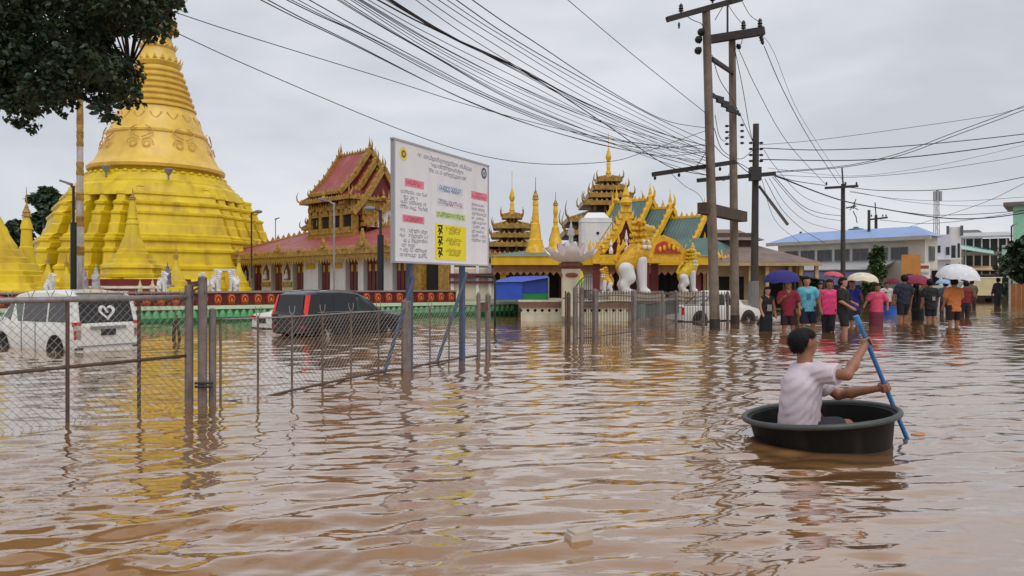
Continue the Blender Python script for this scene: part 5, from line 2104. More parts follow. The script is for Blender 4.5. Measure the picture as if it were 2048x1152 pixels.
def white_van():
    RL = Vector((-8.77, 14.9, -0.30))
    fwd = Vector((-0.85, 0.527, 0)).normalized()
    right = Vector((fwd.y, -fwd.x, 0))
    Wd = 1.70
    o = RL + right * (Wd * SC / 2)
    root = thing('white_van', 'white people carrier standing in the flood behind the fence', 'van', o, heading(fwd))
    root.scale = (SC, SC, SC)
    h = Wd / 2
    S = [(0.0, 0.32, 0.62, 0.98, h * 0.94, h * 0.95), (0.05, 0.30, 0.98, 1.08, h * 0.99, h * 0.96), (0.20, 0.28, 1.02, 1.66, h, h * 0.9), (0.36, 0.26, 1.03, 1.80, h, h * 0.87), (1.2, 0.25, 1.02, 1.87, h, h * 0.87),
         (2.4, 0.25, 1.0, 1.85, h, h * 0.87), (3.0, 0.25, 0.98, 1.76, h, h * 0.86), (3.55, 0.25, 0.96, 1.38, h, h * 0.86), (3.95, 0.25, 0.92, 1.06, h * 0.98, h * 0.84), (4.35, 0.28, 0.78, 0.92, h * 0.94, h * 0.8), (4.55, 0.35, 0.6, 0.72, h * 0.85, h * 0.72)]
    m = MB()
    car_body(S, m)
    m.build('body', CARWHITE, root, autos=32)
    for sd in (-1, 1):
        side_window(root, S, 2.55, 3.72, 2.55, 3.12, 1.06, 1.60, sd, GREENREFL)
        side_window(root, S, 1.32, 2.48, 1.34, 2.48, 1.07, 1.68, sd, TINT)
        side_window(root, S, 0.42, 1.24, 0.52, 1.24, 1.08, 1.68, sd, TINT)
        for x in (0.85, 3.55):
            arch(root, x, sd * (h * 1.0 + 0.006), 0.36, 0.41, sd)
            wheel(root, x, sd * (h - 0.07), 0.32, 0.32, sd)
        for x in (2.3, 3.0):
            m = MB()
            m.box((x, sd * (h + 0.012), 0.92), (0.18, 0.03, 0.035))
            m.build('door_handle', CARWHITE, root)
        m = MB()
        m.box((1.8, sd * (h + 0.004), 0.7), (0.012, 0.012, 0.8))
        m.box((2.5, sd * (h + 0.004), 0.7), (0.012, 0.012, 0.8))
        m.build('door_seam', BLACK, root)
        m = MB()
        m.ell((3.5, sd * (h + 0.1), 1.1), (0.1, 0.09, 0.08), 10, 6)
        m.build('wing_mirror', CARWHITE, root, smooth=True)
        # tail lamps on the rear corner
        m = MB()
        m.box((0.06, sd * (h * 0.88), 0.88), (0.12, 0.16, 0.42))
        l = m.build('tail_lamp', TAILRED, root)
        m = MB()
        m.box((0.005, sd * (h * 0.88), 0.95), (0.03, 0.162, 0.12))
        m.build('reversing_lamp', LAMPCLR, l)
        m = MB()
        m.box((0.0, sd * (h * 0.85), 0.44), (0.04, 0.2, 0.05))
        m.build('bumper_reflector', mat('dark_reflector', (70, 60, 58)), root)
    # rear window, raked
    def rp(y, z):
        t = (z - 1.08) / (1.66 - 1.08)
        return (0.05 + 0.15 * t - 0.012, y, z)
    g = flat(root, 'rear_window', [rp(h * 0.80, 1.06), rp(h * 0.76, 1.60), rp(-h * 0.76, 1.60), rp(-h * 0.80, 1.06)], TINT)
    # white heart emblem on the glass
    m = MB()
    pts = []
    for i in range(24):
        t = 2 * math.pi * i / 24
        pts.append((0.0135 * 16 * math.sin(t) ** 3, 0.0135 * (13 * math.cos(t) - 5 * math.cos(2 * t) - 2 * math.cos(3 * t) - math.cos(4 * t))))
    P1 = [Vector(rp(-a - 0.02, 1.33 + b)) + Vector((-0.006, 0, 0)) for a, b in pts]
    cen = Vector(rp(-0.02, 1.33)) + Vector((-0.006, 0, 0))
    P2 = [cen + (p - cen) * 0.62 for p in P1]
    n = len(P1)
    m.add(P1 + P2, [(i, (i + 1) % n, n + (i + 1) % n, n + i) for i in range(n)])
    m.add([cen + Vector((-0.001, 0.09, 0.08)), cen + Vector((-0.001, 0.05, 0.1)), cen + Vector((0, -0.1, -0.08)), cen + Vector((0, -0.05, -0.11))], [(0, 1, 2, 3)])
    m.build('heart_emblem', WHITE, g)
    m = MB()
    m.box((-0.01, 0, 0.94), (0.05, h * 1.05, 0.07))
    m.build('tailgate_garnish', CHROME, root)
    m = MB()
    m.box((-0.012, 0, 0.82), (0.03, 0.36, 0.15))
    m.build('number_plate', PLATE, root)
    m = MB()
    m.box((0.02, 0, 0.5), (0.1, Wd * 0.9, 0.02))
    m.build('bumper_seam', mat('seam_grey', (120, 118, 114)), root)
    m = MB()
    m.box((0.3, 0, 1.82), (0.2, h * 1.5, 0.03))
    m.build('roof_spoiler', CARWHITE, root)
    m = MB()
    m.tube([(0.16, -0.1, 1.15), (0.1, -0.25, 1.1)], 0.012, 5)
    m.build('rear_wiper', BLACK, root)


white_van()


def black_suv():
    C = Vector((-5.3, 19.1, -0.24))
    fwd = Vector((0.6, 0.8, 0))
    left = Vector((-0.8, 0.6, 0))
    Wd = 1.76
    o = C + left * (Wd * SC / 2)
    root = thing('black_suv', 'black off-road car with tall red tail lamps in the flooded yard', 'car', o, heading(fwd))
    root.scale = (SC, SC, SC)
    h = Wd / 2
    S = [(0.0, 0.4, 0.7, 0.98, h * 0.93, h * 0.94), (0.06, 0.36, 0.95, 1.08, h * 0.98, h * 0.95), (0.2, 0.32, 1.02, 1.60, h, h * 0.86), (0.4, 0.3, 1.03, 1.68, h, h * 0.85), (1.5, 0.3, 1.02, 1.70, h, h * 0.84), (2.2, 0.3, 1.0, 1.66, h, h * 0.83),
         (2.75, 0.3, 0.98, 1.46, h, h * 0.83), (3.15, 0.3, 0.97, 1.16, h, h * 0.84), (3.4, 0.3, 0.94, 1.05, h * 0.99, h * 0.84), (4.2, 0.32, 0.84, 0.94, h * 0.95, h * 0.78), (4.45, 0.4, 0.62, 0.7, h * 0.86, h * 0.7)]
    m = MB()
    car_body(S, m)
    m.build('body', CARBLACK, root, autos=32)
    for sd in (-1, 1):
        side_window(root, S, 2.12, 3.05, 2.12, 2.52, 1.06, 1.50, sd, GREENREFL)
        side_window(root, S, 1.15, 2.05, 1.18, 2.05, 1.06, 1.55, sd, TINT)
        side_window(root, S, 0.55, 1.08, 0.75, 1.08, 1.1, 1.55, sd, TINT)
        for x in (0.86, 3.5):
            arch(root, x, sd * (h + 0.006), 0.38, 0.43, sd)
            wheel(root, x, sd * (h - 0.07), 0.35, 0.35, sd)
        for x in (1.3, 2.25):
            m = MB()
            m.box((x, sd * (h + 0.012), 0.93), (0.18, 0.03, 0.035))
            m.build('door_handle', CARBLACK, root)
        m = MB()
        m.ell((2.95, sd * (h + 0.1), 1.1), (0.09, 0.1, 0.08), 10, 6)
        m.build('wing_mirror', CARBLACK, root, smooth=True)
        m = MB()
        m.tube([(0.45, sd * (h + 0.004), 1.045), (1.6, sd * (h + 0.006), 1.045), (2.95, sd * (h + 0.004), 1.01)], 0.012, 5)
        m.build('belt_trim', CHROME, root)
        m = MB()
        m.tube([(0.6, sd * h * 0.78, 1.70), (1.3, sd * h * 0.78, 1.75), (2.2, sd * h * 0.77, 1.70)], 0.02, 6)
        m.build('roof_rail', CHROME, root, smooth=True)
        # tall lamp up the rear pillar
        m = MB()
        def lp(x, z, y):
            return (x, sd * y, z)
        m.add([lp(0.02, 0.92, h * 0.84), lp(0.0, 0.92, h * 0.985), lp(0.08, 0.95, h * 1.01), lp(0.18, 1.6, h * 0.77), lp(0.2, 1.6, h * 0.885), lp(0.29, 1.6, h * 0.875)],
              [(0, 1, 4, 3), (1, 2, 5, 4), (0, 3, 5, 2), (3, 4, 5), (0, 2, 1)] if sd < 0 else [(3, 4, 1, 0), (4, 5, 2, 1), (2, 5, 3, 0), (5, 4, 3), (1, 2, 0)])
        m.build('tail_lamp', TAILBRIGHT, root)
        m = MB()
        m.box((0.0, sd * h * 0.84, 0.6), (0.03, 0.18, 0.05))
        m.build('bumper_reflector', TAILRED, root)
    def rp(y, z):
        t = (z - 1.08) / (1.60 - 1.08)
        return (0.06 + 0.14 * t - 0.014, y, z)
    flat(root, 'rear_window', [rp(h * 0.78, 1.08), rp(h * 0.66, 1.58), rp(-h * 0.66, 1.58), rp(-h * 0.78, 1.08)], TINT)
    m = MB()
    m.box((-0.005, 0, 0.84), (0.03, 0.4, 0.16))
    m.build('number_plate', PLATE, root)
    m = MB()
    m.box((-0.01, 0, 0.95), (0.03, 0.9, 0.04))
    m.build('tailgate_garnish', CHROME, root)
    m = MB()
    m.add([(3.12, -h * 0.78, 1.15), (3.12, h * 0.78, 1.15), (2.68, h * 0.76, 1.45), (2.68, -h * 0.76, 1.45)], [(0, 1, 2, 3)])
    m.v = [(x + 0.012, y, z + 0.012) for x, y, z in m.v]
    m.build('windscreen', TINT, root)


black_suv()


def white_sedan():
    C = Vector(((556 - 1024) / FPX * 22.3, 22.3, -0.34))
    fwd = Vector((0.6, 0.8, 0))
    left = Vector((-0.8, 0.6, 0))
    Wd = 1.68
    o = C + left * (Wd * SC / 2)
    root = thing('white_sedan', 'white saloon car half hidden behind the black off-road car', 'car', o, heading(fwd))
    root.scale = (SC, SC, SC)
    h = Wd / 2
    S = [(0.0, 0.4, 0.7, 0.86, h * 0.9, h * 0.9), (0.06, 0.34, 0.88, 0.97, h * 0.96, h * 0.88), (0.7, 0.3, 0.93, 1.02, h, h * 0.86), (1.2, 0.3, 0.92, 1.36, h, h * 0.72), (1.7, 0.3, 0.92, 1.42, h, h * 0.72), (2.4, 0.3, 0.9, 1.38, h, h * 0.72), (3.1, 0.3, 0.88, 0.99, h, h * 0.8), (4.0, 0.32, 0.74, 0.82, h * 0.95, h * 0.74), (4.3, 0.4, 0.55, 0.62, h * 0.85, h * 0.66)]
    m = MB()
    car_body(S, m)
    m.build('body', CARWHITE, root, autos=32)
    for sd in (-1, 1):
        side_window(root, S, 1.9, 2.75, 1.9, 2.4, 0.97, 1.28, sd, TINT)
        side_window(root, S, 1.05, 1.84, 1.3, 1.84, 0.97, 1.28, sd, TINT)
        for x in (0.85, 3.4):
            arch(root, x, sd * (h + 0.006), 0.34, 0.38, sd)
            wheel(root, x, sd * (h - 0.07), 0.3, 0.3, sd)
        m = MB()
        m.box((0.03, sd * h * 0.78, 0.82), (0.1, 0.34, 0.13))
        m.build('tail_lamp', TAILRED, root)
    m = MB()
    m.box((0.0, 0.1, 0.7), (0.03, 0.42, 0.17))
    m.build('number_plate', PLATE, root)
    m = MB()
    m.box((0.02, 0, 0.42), (0.12, Wd * 0.85, 0.07))
    m.build('bumper_vent', BLACK, root)
    flat(root, 'rear_window', [(0.76, h * 0.72, 1.045), (1.16, h * 0.62, 1.345), (1.16, -h * 0.62, 1.345), (0.76, -h * 0.72, 1.045)], TINT)


white_sedan()


def white_pickup():
    o = Vector(((1350 - 1024) / FPX * 27.1, 27.1, -0.30))
    fwd = Vector((0.94, 0.34, 0))
    root = thing('white_pickup', 'white pickup truck parked behind the iron railings and twin poles', 'car', o, heading(fwd))
    root.scale = (SC * 0.84, SC * 0.84, SC * 0.98)
    h = 0.86
    S = [(0.0, 0.45, 1.02, 1.06, h * 0.97, h * 0.97), (0.05, 0.42, 1.05, 1.1, h, h), (1.78, 0.42, 1.05, 1.1, h, h), (1.84, 0.42, 1.06, 1.66, h, h * 0.86), (2.0, 0.42, 1.06, 1.74, h, h * 0.84), (3.0, 0.42, 1.05, 1.74, h, h * 0.84), (3.25, 0.42, 1.04, 1.6, h, h * 0.84), (3.75, 0.42, 1.02, 1.12, h, h * 0.86), (4.6, 0.44, 0.95, 1.03, h * 0.96, h * 0.8), (4.85, 0.5, 0.7, 0.78, h * 0.88, h * 0.72)]
    m = MB()
    car_body(S, m)
    m.build('body', CARWHITE, root, autos=32)
    for sd in (-1, 1):
        side_window(root, S, 2.55, 3.45, 2.55, 3.12, 1.1, 1.58, sd, TINT)
        side_window(root, S, 1.98, 2.48, 2.02, 2.48, 1.1, 1.58, sd, TINT)
        for x in (0.95, 3.95):
            arch(root, x, sd * (h + 0.006), 0.42, 0.46, sd, mat('arch_brown', (62, 54, 50), rough=0.9))
            wheel(root, x, sd * (h - 0.06), 0.37, 0.37, sd)
        m = MB()
        m.box((0.02, sd * h * 0.86, 0.85), (0.08, 0.2, 0.32))
        m.build('tail_lamp', TAILRED, root)
    m = MB()
    m.box((0.95, 0, 1.085), (1.6, h * 1.7, 0.05))
    m.build('load_bed', BLACK, root)
    for sd in (-1, 1):
        m = MB()
        m.tube([(1.7, sd * h * 0.85, 1.1), (1.7, sd * h * 0.82, 1.5), (1.1, sd * h * 0.85, 1.12)], 0.03, 6)
        m.build('roll_bar', DARKSTEEL, root)


white_pickup()


# ------------------------------------------------------------------ banded flagpole and lamp posts
fp = thing('flagpole', 'banded white and gold temple flagpole rising into the leaves', 'flagpole', P(160, 590, 26))
sf = 26 / FPX
zz = -0.4
bands = [(590, 560, 0), (560, 510, 1), (510, 492, 2), (492, 452, 1), (452, 432, 2), (432, 400, 1), (400, 385, 2), (385, 350, 1), (350, 324, 2), (324, 292, 1), (292, 268, 2), (268, 250, 2), (250, 150, 2)]
for (y0, y1, k) in bands:
    m = MB()
    r = (7.6 - (590 - y0) * 0.006) * sf
    if k == 2:
        m.lathe([(r * 1.05, (590 - y0) * sf - 0.02), (r * 1.18, (590 - y0) * sf + 0.05), (r * 1.0, (590 - (y0 + y1) / 2) * sf), (r * 1.18, (590 - y1) * sf - 0.05), (r * 1.02, (590 - y1) * sf)], 14)
        m.build('gilt_band', GOLD3, fp, autos=30)
    else:
        m.lathe([(r, (590 - y0) * sf - (0.3 if k == 0 else 0)), (r * 0.98, (590 - y1) * sf)], 14)
        m.build('white_section', mat('flagpole_white', (186, 176, 168), rough=0.6, var=0.25, scale=4, streak=0.8, dirt=(92, 66, 46)), fp, autos=30)  # strong brown vertical streaks mixed at random over the white
m = MB()
m.lathe([(0.1, 0), (0.16, 0.2), (0.05, 0.5), (0.01, 0.9)], 10, (0, 0, (590 - 150) * sf))
m.build('finial', GOLD3, fp)


def lamp_post(label, px, yb, yt, D, r, arm, material, thick=None, head='flat'):
    s = D / FPX
    root = thing('lamp_post', label, 'lamp post', P(px, yb, D))
    z1 = (yb - yt) * s
    m = MB()
    m.tube([(0, 0, -0.5), (0, 0, z1)], r, 8)
    m.build('pole', material, root, autos=40)
    if thick:
        m = MB()
        m.tube([(0, 0, -0.5), (0, 0, (yb - thick) * s)], r * 2.2, 10)
        m.build('pole_base', BLACK, root, autos=40)
    m = MB()
    ax = arm * s
    m.tube([(0, 0, z1 - 0.1), (ax * 0.4, 0, z1 + 0.04), (ax, 0, z1 + 0.1)], r * 0.7, 6)
    m.build('arm', material, root)
    m = MB()
    if head == 'flat':
        m.box((ax * 1.05, 0, z1 + 0.12), (0.4, 0.16, 0.07), M=Matrix.Rotation(R(18) * (1 if arm < 0 else -1), 3, 'Y'))
    else:
        m.ell((ax, 0, z1 + 0.05), (0.24, 0.18, 0.11), 10, 6)
    m.build('lamp_head', mat('lamp_grey', (120, 120, 124), rough=0.4), root)
    return root


lamp_post('black lamp post standing just left of the banded flagpole', 147, 588, 372, 25.4, 0.045, -14, BLACK, thick=445)
lamp_post('slim grey lamp post in front of the prayer hall', 668, 588, 405, 31, 0.05, -20, GALV)
lamp_post('dark lamp post with oval head near the notice board', 761, 590, 420, 30, 0.06, -22, DARKSTEEL, thick=470, head='oval')
lamp_post('pole with floodlight on the right flank of the great stupa', 503, 540, 425, 44, 0.05, 14, DARKSTEEL, head='oval')
lamp_post('thin grey mast left of the prayer hall tower', 551, 560, 440, 62, 0.04, 3, GALV)

# dark forked stump standing in the flooded yard
sp_ = thing('forked_stump', 'dark forked stump sticking out of the water by the green wall', 'stump', W(352, 680))
m = MB()
m.tube([(-0.06, 0, -0.4), (-0.05, 0, 0.25), (0.0, 0, 0.42), (0.02, 0.02, 0.62)], [0.045, 0.04, 0.05, 0.02], 7)
m.build('stem', BARK, sp_, smooth=True)
m = MB()
m.tube([(0.1, 0.02, -0.4), (0.07, 0, 0.25), (0.01, 0, 0.4)], [0.04, 0.035, 0.04], 7)
m.build('fork', BARK, sp_, smooth=True)


# ------------------------------------------------------------------ iron railings before the shrine
def railings():
    IRON = mat('grey_railing', (96, 88, 86), rough=0.7, var=0.3, scale=8, streak=0.5, dirt=(60, 42, 32))
    pts = [(1190, 684), (1268, 672), (1325, 659), (1352, 653), (1407, 649), (1455, 646)]
    o = W(1190, 684)
    root = thing('iron_railings', 'grey spear-topped iron railings leading to the twin power poles', 'railing', o)
    line = [W(*p) - o for p in pts]
    tops = [1.2, 1.16, 1.1, 1.1, 1.08, 1.05]
    for i, p in enumerate(line):
        post_square(root, p, tops[i] + 0.02, 0.1 if i in (0, 1) else 0.07, mat('pale_old_post', (122, 110, 106)), 0.6)
    for i in range(len(line) - 1):
        a, b = line[i], line[i + 1]
        za, zb_ = tops[i] - 0.12, tops[i + 1] - 0.12
        for (k, nm) in ((1.0, 'top_rail'), (0.86, 'upper_rail'), (0.12, 'lower_rail')):
            m = MB()
            pp = []
            for j in range(7):
                t = j / 6
                bow = 0.1 * math.sin(math.pi * t) * (1 if k > 0.5 else 0) * (-1 if i else 0.6)
                pp.append(a.lerp(b, t) + Vector((0, 0, (za + (zb_ - za) * t) * k + bow * 0.5)))
            m.tube(pp, 0.014, 5)
            m.build(nm, IRON, root)
        n = max(3, int((b - a).length / 0.16))
        for j in range(1, n):
            t = j / n
            p = a.lerp(b, t)
            zt_ = za + (zb_ - za) * t - 0.05 * math.sin(math.pi * t) + 0.1
            m = MB()
            m.tube([p + Vector((0, 0, -0.3)), p + Vector((0, 0, zt_))], 0.009, 5)
            m.lathe([(0.012, 0), (0.024, 0.03), (0.002, 0.1)], 5, p + Vector((0, 0, zt_)))
            m.build('picket', IRON, root)
    # tarpaulin sheet tied behind the first bay
    m = MB()
    a, b = line[1], line[3]
    off = Vector((0.1, 0.25, 0))
    for j in range(8):
        t0, t1 = j / 8, (j + 1) / 8
        p0, p1 = a.lerp(b, t0) + off, a.lerp(b, t1) + off
        d0, d1 = 0.05 * math.sin(j * 1.7), 0.05 * math.sin((j + 1) * 1.7)
        m.quad(p0 + Vector((d0, d0, 0.42)), p1 + Vector((d1, d1, 0.42)), p1 + Vector((d1, d1, 0.86)), p0 + Vector((d0, d0, 0.86)))
    m.build('tied_sheet', mat('grey_green_sheet', (104, 112, 106), rough=0.7, var=0.2), root)
    # gate with scrolled arch
    g0 = thing('iron_gate', 'scrolled iron gate leaf with arched top between pale posts', 'gate', W(1150, 685))
    o2 = W(1150, 685)
    a, b = W(1150, 685) - o2, W(1186, 683) - o2
    for (px, mt) in ((1137, RUST), (1150, mat('pale_old_post', (0, 0, 0))), (1163, mat('pale_old_post', (0, 0, 0)))):
        post_square(g0, W(px, 686) - o2, 1.28 if px != 1137 else 1.15, 0.07, mt, 0.5)
    m = MB()
    pp = [a.lerp(b, t) + Vector((0, 0, 1.15 + 0.42 * math.sin(math.pi * (0.1 + 0.55 * t)))) for t in [k / 8 for k in range(9)]]
    m.tube(pp, 0.018, 6)
    m.build('arched_rail', IRON, g0, smooth=True)
    for j in range(1, 8):
        t = j / 8
        p = a.lerp(b, t)
        m = MB()
        m.tube([p + Vector((0, 0, -0.3)), p + Vector((0, 0, 1.1 + 0.42 * math.sin(math.pi * (0.1 + 0.55 * t))))], 0.009, 5)
        m.build('picket', IRON, g0)
    for j in range(3):
        c = a.lerp(b, (j + 0.5) / 3) + Vector((0, 0, 1.05))
        e = (b - a).normalized()
        m = MB()
        m.tube([c + e * (0.06 * (1 - k / 22) * math.cos(k * 0.5)) + Vector((0, 0, 0.1 * (1 - k / 22) * math.sin(k * 0.5))) for k in range(20)], 0.008, 4)
        m.build('scroll', IRON, g0)
    for z in (0.95, 0.1):
        m = MB()
        m.tube([a + Vector((0, 0, z)), b + Vector((0, 0, z))], 0.014, 5)
        m.build('cross_rail', IRON, g0)
    # lone sign post with T arm left of the gate
    ts = thing('marker_post', 'dark thin marker post beside the scrolled iron gate', 'post', W(1131, 688))
    m = MB()
    m.tube([(0, 0, -0.5), (0, 0, 1.22)], 0.02, 6)
    m.build('shaft', RUST, ts)
    m = MB()
    m.bar((-0.06, 0, 1.05), (0.12, 0, 1.05), 0.03)
    m.build('arm', RUST, ts)
    gp = thing('leaning_post', 'bent black pipe standing right of the notice board', 'post', W(990, 655))
    m = MB()
    m.tube([(0, 0, -0.4), (0, 0, 0.55), (0.0, 0, 1.5), (-0.05, 0, 1.62), (-0.6, 0, 1.62)], 0.035, 7)
    m.build('pipe', DARKSTEEL, gp, smooth=True)


railings()

# a yellow and green pennant figure on the gate pillar
pn = thing('pennant', 'small yellow and green cloth pennant beside the lotus pillar', 'pennant', P(1163, 560, 25.8))
s_ = 25.8 / FPX
for (y0, y1, c) in ((0, 9, (226, 200, 40)), (-9, 0, (130, 200, 50)), (9, 18, (222, 190, 60))):
    m = MB()
    m.lathe([(6 * s_ * (1 - max(0, y0) / 24), y0 * s_), (6 * s_ * (1 - max(0, y1) / 24), y1 * s_)], 8)
    m.build('pennant_band', mat('pennant_%d_%d' % (c[0], c[1]), c, rough=0.7), pn)
m = MB()
m.tube([(0, 0, -0.9), (0, 0, 0.35)], 0.012, 5)
m.build('stick', RUST, pn)
# ------------------------------------------------------------------ people
SKIN = mat('brown_skin', (146, 98, 74), rough=0.55, var=0.12, scale=6)
SKIN2 = mat('tan_skin', (172, 122, 96), rough=0.55, var=0.12, scale=6)
HAIR = mat('black_hair', (15, 13, 13), rough=0.7, var=0.3, scale=30, spec=0.25)


def cloth(rgb):
    return mat('cloth_%d_%d_%d' % rgb, rgb, rough=0.85, var=0.18, scale=7, bump=0.1, bscale=9)


def person(label, px, yw, yh, rz, depth, shirt, bottom, bkind='shorts', hair='short', sleeve='short', arms=None, skin=SKIN, group=None, hem=0.86, stance=0.1, patch=None, dress=False, stride=0.0):
    """yw: image row where the legs meet the water; yh: row of the crown of the head"""
    d = WD(yw)
    above = (yw - yh) * d / FPX
    Ht = above + depth
    k = Ht / 1.72
    root = thing('person', label, 'person', ((px - 1024) / FPX * d, d, -depth), R(rz), group)
    root.scale = (k, k, k)
    r9 = random.Random(px)
    root.rotation_euler = (R(r9.uniform(-2.5, 3.5)), R(r9.uniform(-3, 3)), R(rz + r9.uniform(-16, 16)))
    stride = stride + r9.uniform(-0.09, 0.09)
    sh = 0.19
    A = arms or {}
    rE, rH = A.get('R', ((0.27, 0.0, 1.12), (0.28, 0.08, 0.86)))
    lE, lH = A.get('L', ((-0.27, 0.0, 1.12), (-0.28, 0.08, 0.86)))
    head = [((0, 0.0, 1.60), (0, 0.015, 1.625), 0.093, 0.09), ((0, 0.05, 1.525), (0, 0.035, 1.56), 0.05, 0.06), ((0, 0.105, 1.575), (0, 0.09, 1.61), 0.014, 0.01)]
    ears = [((sx * 0.09, 0, 1.585), (sx * 0.094, -0.005, 1.61), 0.016, 0.018) for sx in (-1, 1)]
    neck = [((0, -0.01, 1.40), (0, 0.005, 1.52), 0.058, 0.052)]
    torso = [((0, 0, 0.93), (0, 0, 1.12), 0.125, 0.12, (1.25, 0.85, 1)), ((0, 0, 1.12), (0, 0, 1.30), 0.13, 0.135, (1.25, 0.82, 1)), ((0.02, 0, 1.41), (sh - 0.03, 0, 1.37), 0.06, 0.055), ((-0.02, 0, 1.41), (-sh + 0.03, 0, 1.37), 0.06, 0.055)]
    arm, slv = [], []
    for sx, E, Hn in ((1, rE, rH), (-1, lE, lH)):
        S0 = Vector((sx * sh, 0, 1.355))
        E_, H_ = Vector(E), Vector(Hn)
        arm += [(tuple(S0), E, 0.052, 0.042), (E, Hn, 0.042, 0.03)]
        dv = (H_ - E_).normalized()
        arm += [(Hn, tuple(H_ + dv * 0.06), 0.034, 0.036), (tuple(H_ + dv * 0.06), tuple(H_ + dv * 0.13), 0.03, 0.016), (tuple(H_ + dv * 0.02), tuple(H_ + dv * 0.07 + Vector((-sx * 0.03, 0.03, 0))), 0.016, 0.011)]
        if sleeve == 'short':
            slv += [(tuple(S0), tuple(S0.lerp(E_, 0.72)), 0.07, 0.068)]
        elif sleeve == 'long':
            slv += [(tuple(S0), E, 0.07, 0.055), (E, tuple(E_.lerp(H_, 0.85)), 0.055, 0.045)]
    legs, thighs = [], []
    for sx in (-1, 1):
        fy = stride * sx
        hip, kn, an = (sx * 0.09, 0, 0.9), (sx * stance, fy * 0.6 + 0.03, 0.48), (sx * stance, fy, 0.08)
        legs += [(hip, kn, 0.09, 0.058), (kn, an, 0.056, 0.038), (an, (sx * stance, fy + 0.13, 0.05), 0.04, 0.035)]
        thighs.append((hip, kn))
    net_obj('body', head + ears + neck + torso + arm + legs, skin, root, voxel=0.02, k=0.03)
    # clothing
    def band(lo_, hi_):
        return lambda G: np.maximum(lo_ - G[:, 2], G[:, 2] - hi_)
    wr = lambda G: 0.006 * np.sin(G[:, 2] * 38 + G[:, 0] * 30) * np.sin(G[:, 0] * 22 + G[:, 1] * 25)
    flare = [((0, 0, hem - 0.05), (0, 0, 1.1), 0.15, 0.125, (1.25, 0.9, 1))]
    s = net_obj('shirt', torso + slv + flare, cloth(shirt), root, voxel=0.02, k=0.03, grow=0.016, cut=lambda G: np.maximum(np.maximum(hem - G[:, 2], G[:, 2] - 1.49), np.where(G[:, 2] > 1.36, 0.066 - np.hypot(G[:, 0], G[:, 1] - 0.02) , -1)), wrinkle=wr)
    if patch:
        (w0, z0, h0, col, side) = patch
        m = MB()
        y = side * 0.165
        m.box((0, y, z0), (w0, 0.012, h0))
        m.build('shirt_print', mat('print_%d_%d_%d' % col, col, rough=0.8, var=0.4, scale=25), s)
    if bkind == 'shorts':
        c = [((0, 0, 0.84), (0, 0, 1.0), 0.14, 0.13, (1.2, 0.85, 1))] + [(h, tuple(Vector(h).lerp(Vector(kk), 0.95)), 0.105, 0.088) for h, kk in thighs]
        net_obj('shorts', c, cloth(bottom), root, voxel=0.02, k=0.02, grow=0.01, cut=band(0.50, 1.0))
    elif bkind == 'trousers':
        c = [((0, 0, 0.84), (0, 0, 1.0), 0.14, 0.13, (1.2, 0.85, 1))] + [(h, kk, 0.1, 0.075) for h, kk in thighs] + [(kk, (kk[0], 0, 0.1), 0.072, 0.06) for h, kk in thighs]
        net_obj('trousers', c, cloth(bottom), root, voxel=0.02, k=0.02, grow=0.008, cut=band(0.1, 1.0))
    else:
        c = [((0, 0, 0.98), (0, 0, 0.7), 0.13, 0.17, (1.15, 0.85, 1)), ((0, 0, 0.7), (0, 0.02, 0.14), 0.17, 0.19, (1.1, 0.8, 1))]
        net_obj('skirt', c, cloth(bottom), root, voxel=0.02, k=0.03, grow=0.01, cut=band(0.12, 1.0))

    def hc(G):
        y, z = G[:, 1], G[:, 2]
        return np.minimum(1.645 - z - 0.1 * (y < 0.03), np.maximum(y + 0.005, 1.52 - z))
    hcaps = [((0, -0.012, 1.605), (0, 0.008, 1.635), 0.103, 0.1)]
    net_obj('hair', hcaps, HAIR, root, voxel=0.016, k=0.02, grow=0.006, cut=hc)
    if hair == 'long':
        net_obj('hair_tail', [((0, -0.075, 1.6), (0, -0.1, 1.42), 0.06, 0.055), ((0, -0.1, 1.42), (0, -0.12, 1.2), 0.055, 0.03)], HAIR, root, voxel=0.018, k=0.03)
    for sx in (-1, 1):
        m = MB()
        m.ell((sx * 0.036, 0.088, 1.598), (0.013, 0.008, 0.007), 6, 4)
        m.build('eye', HAIR, root)
    return root


UMB = []


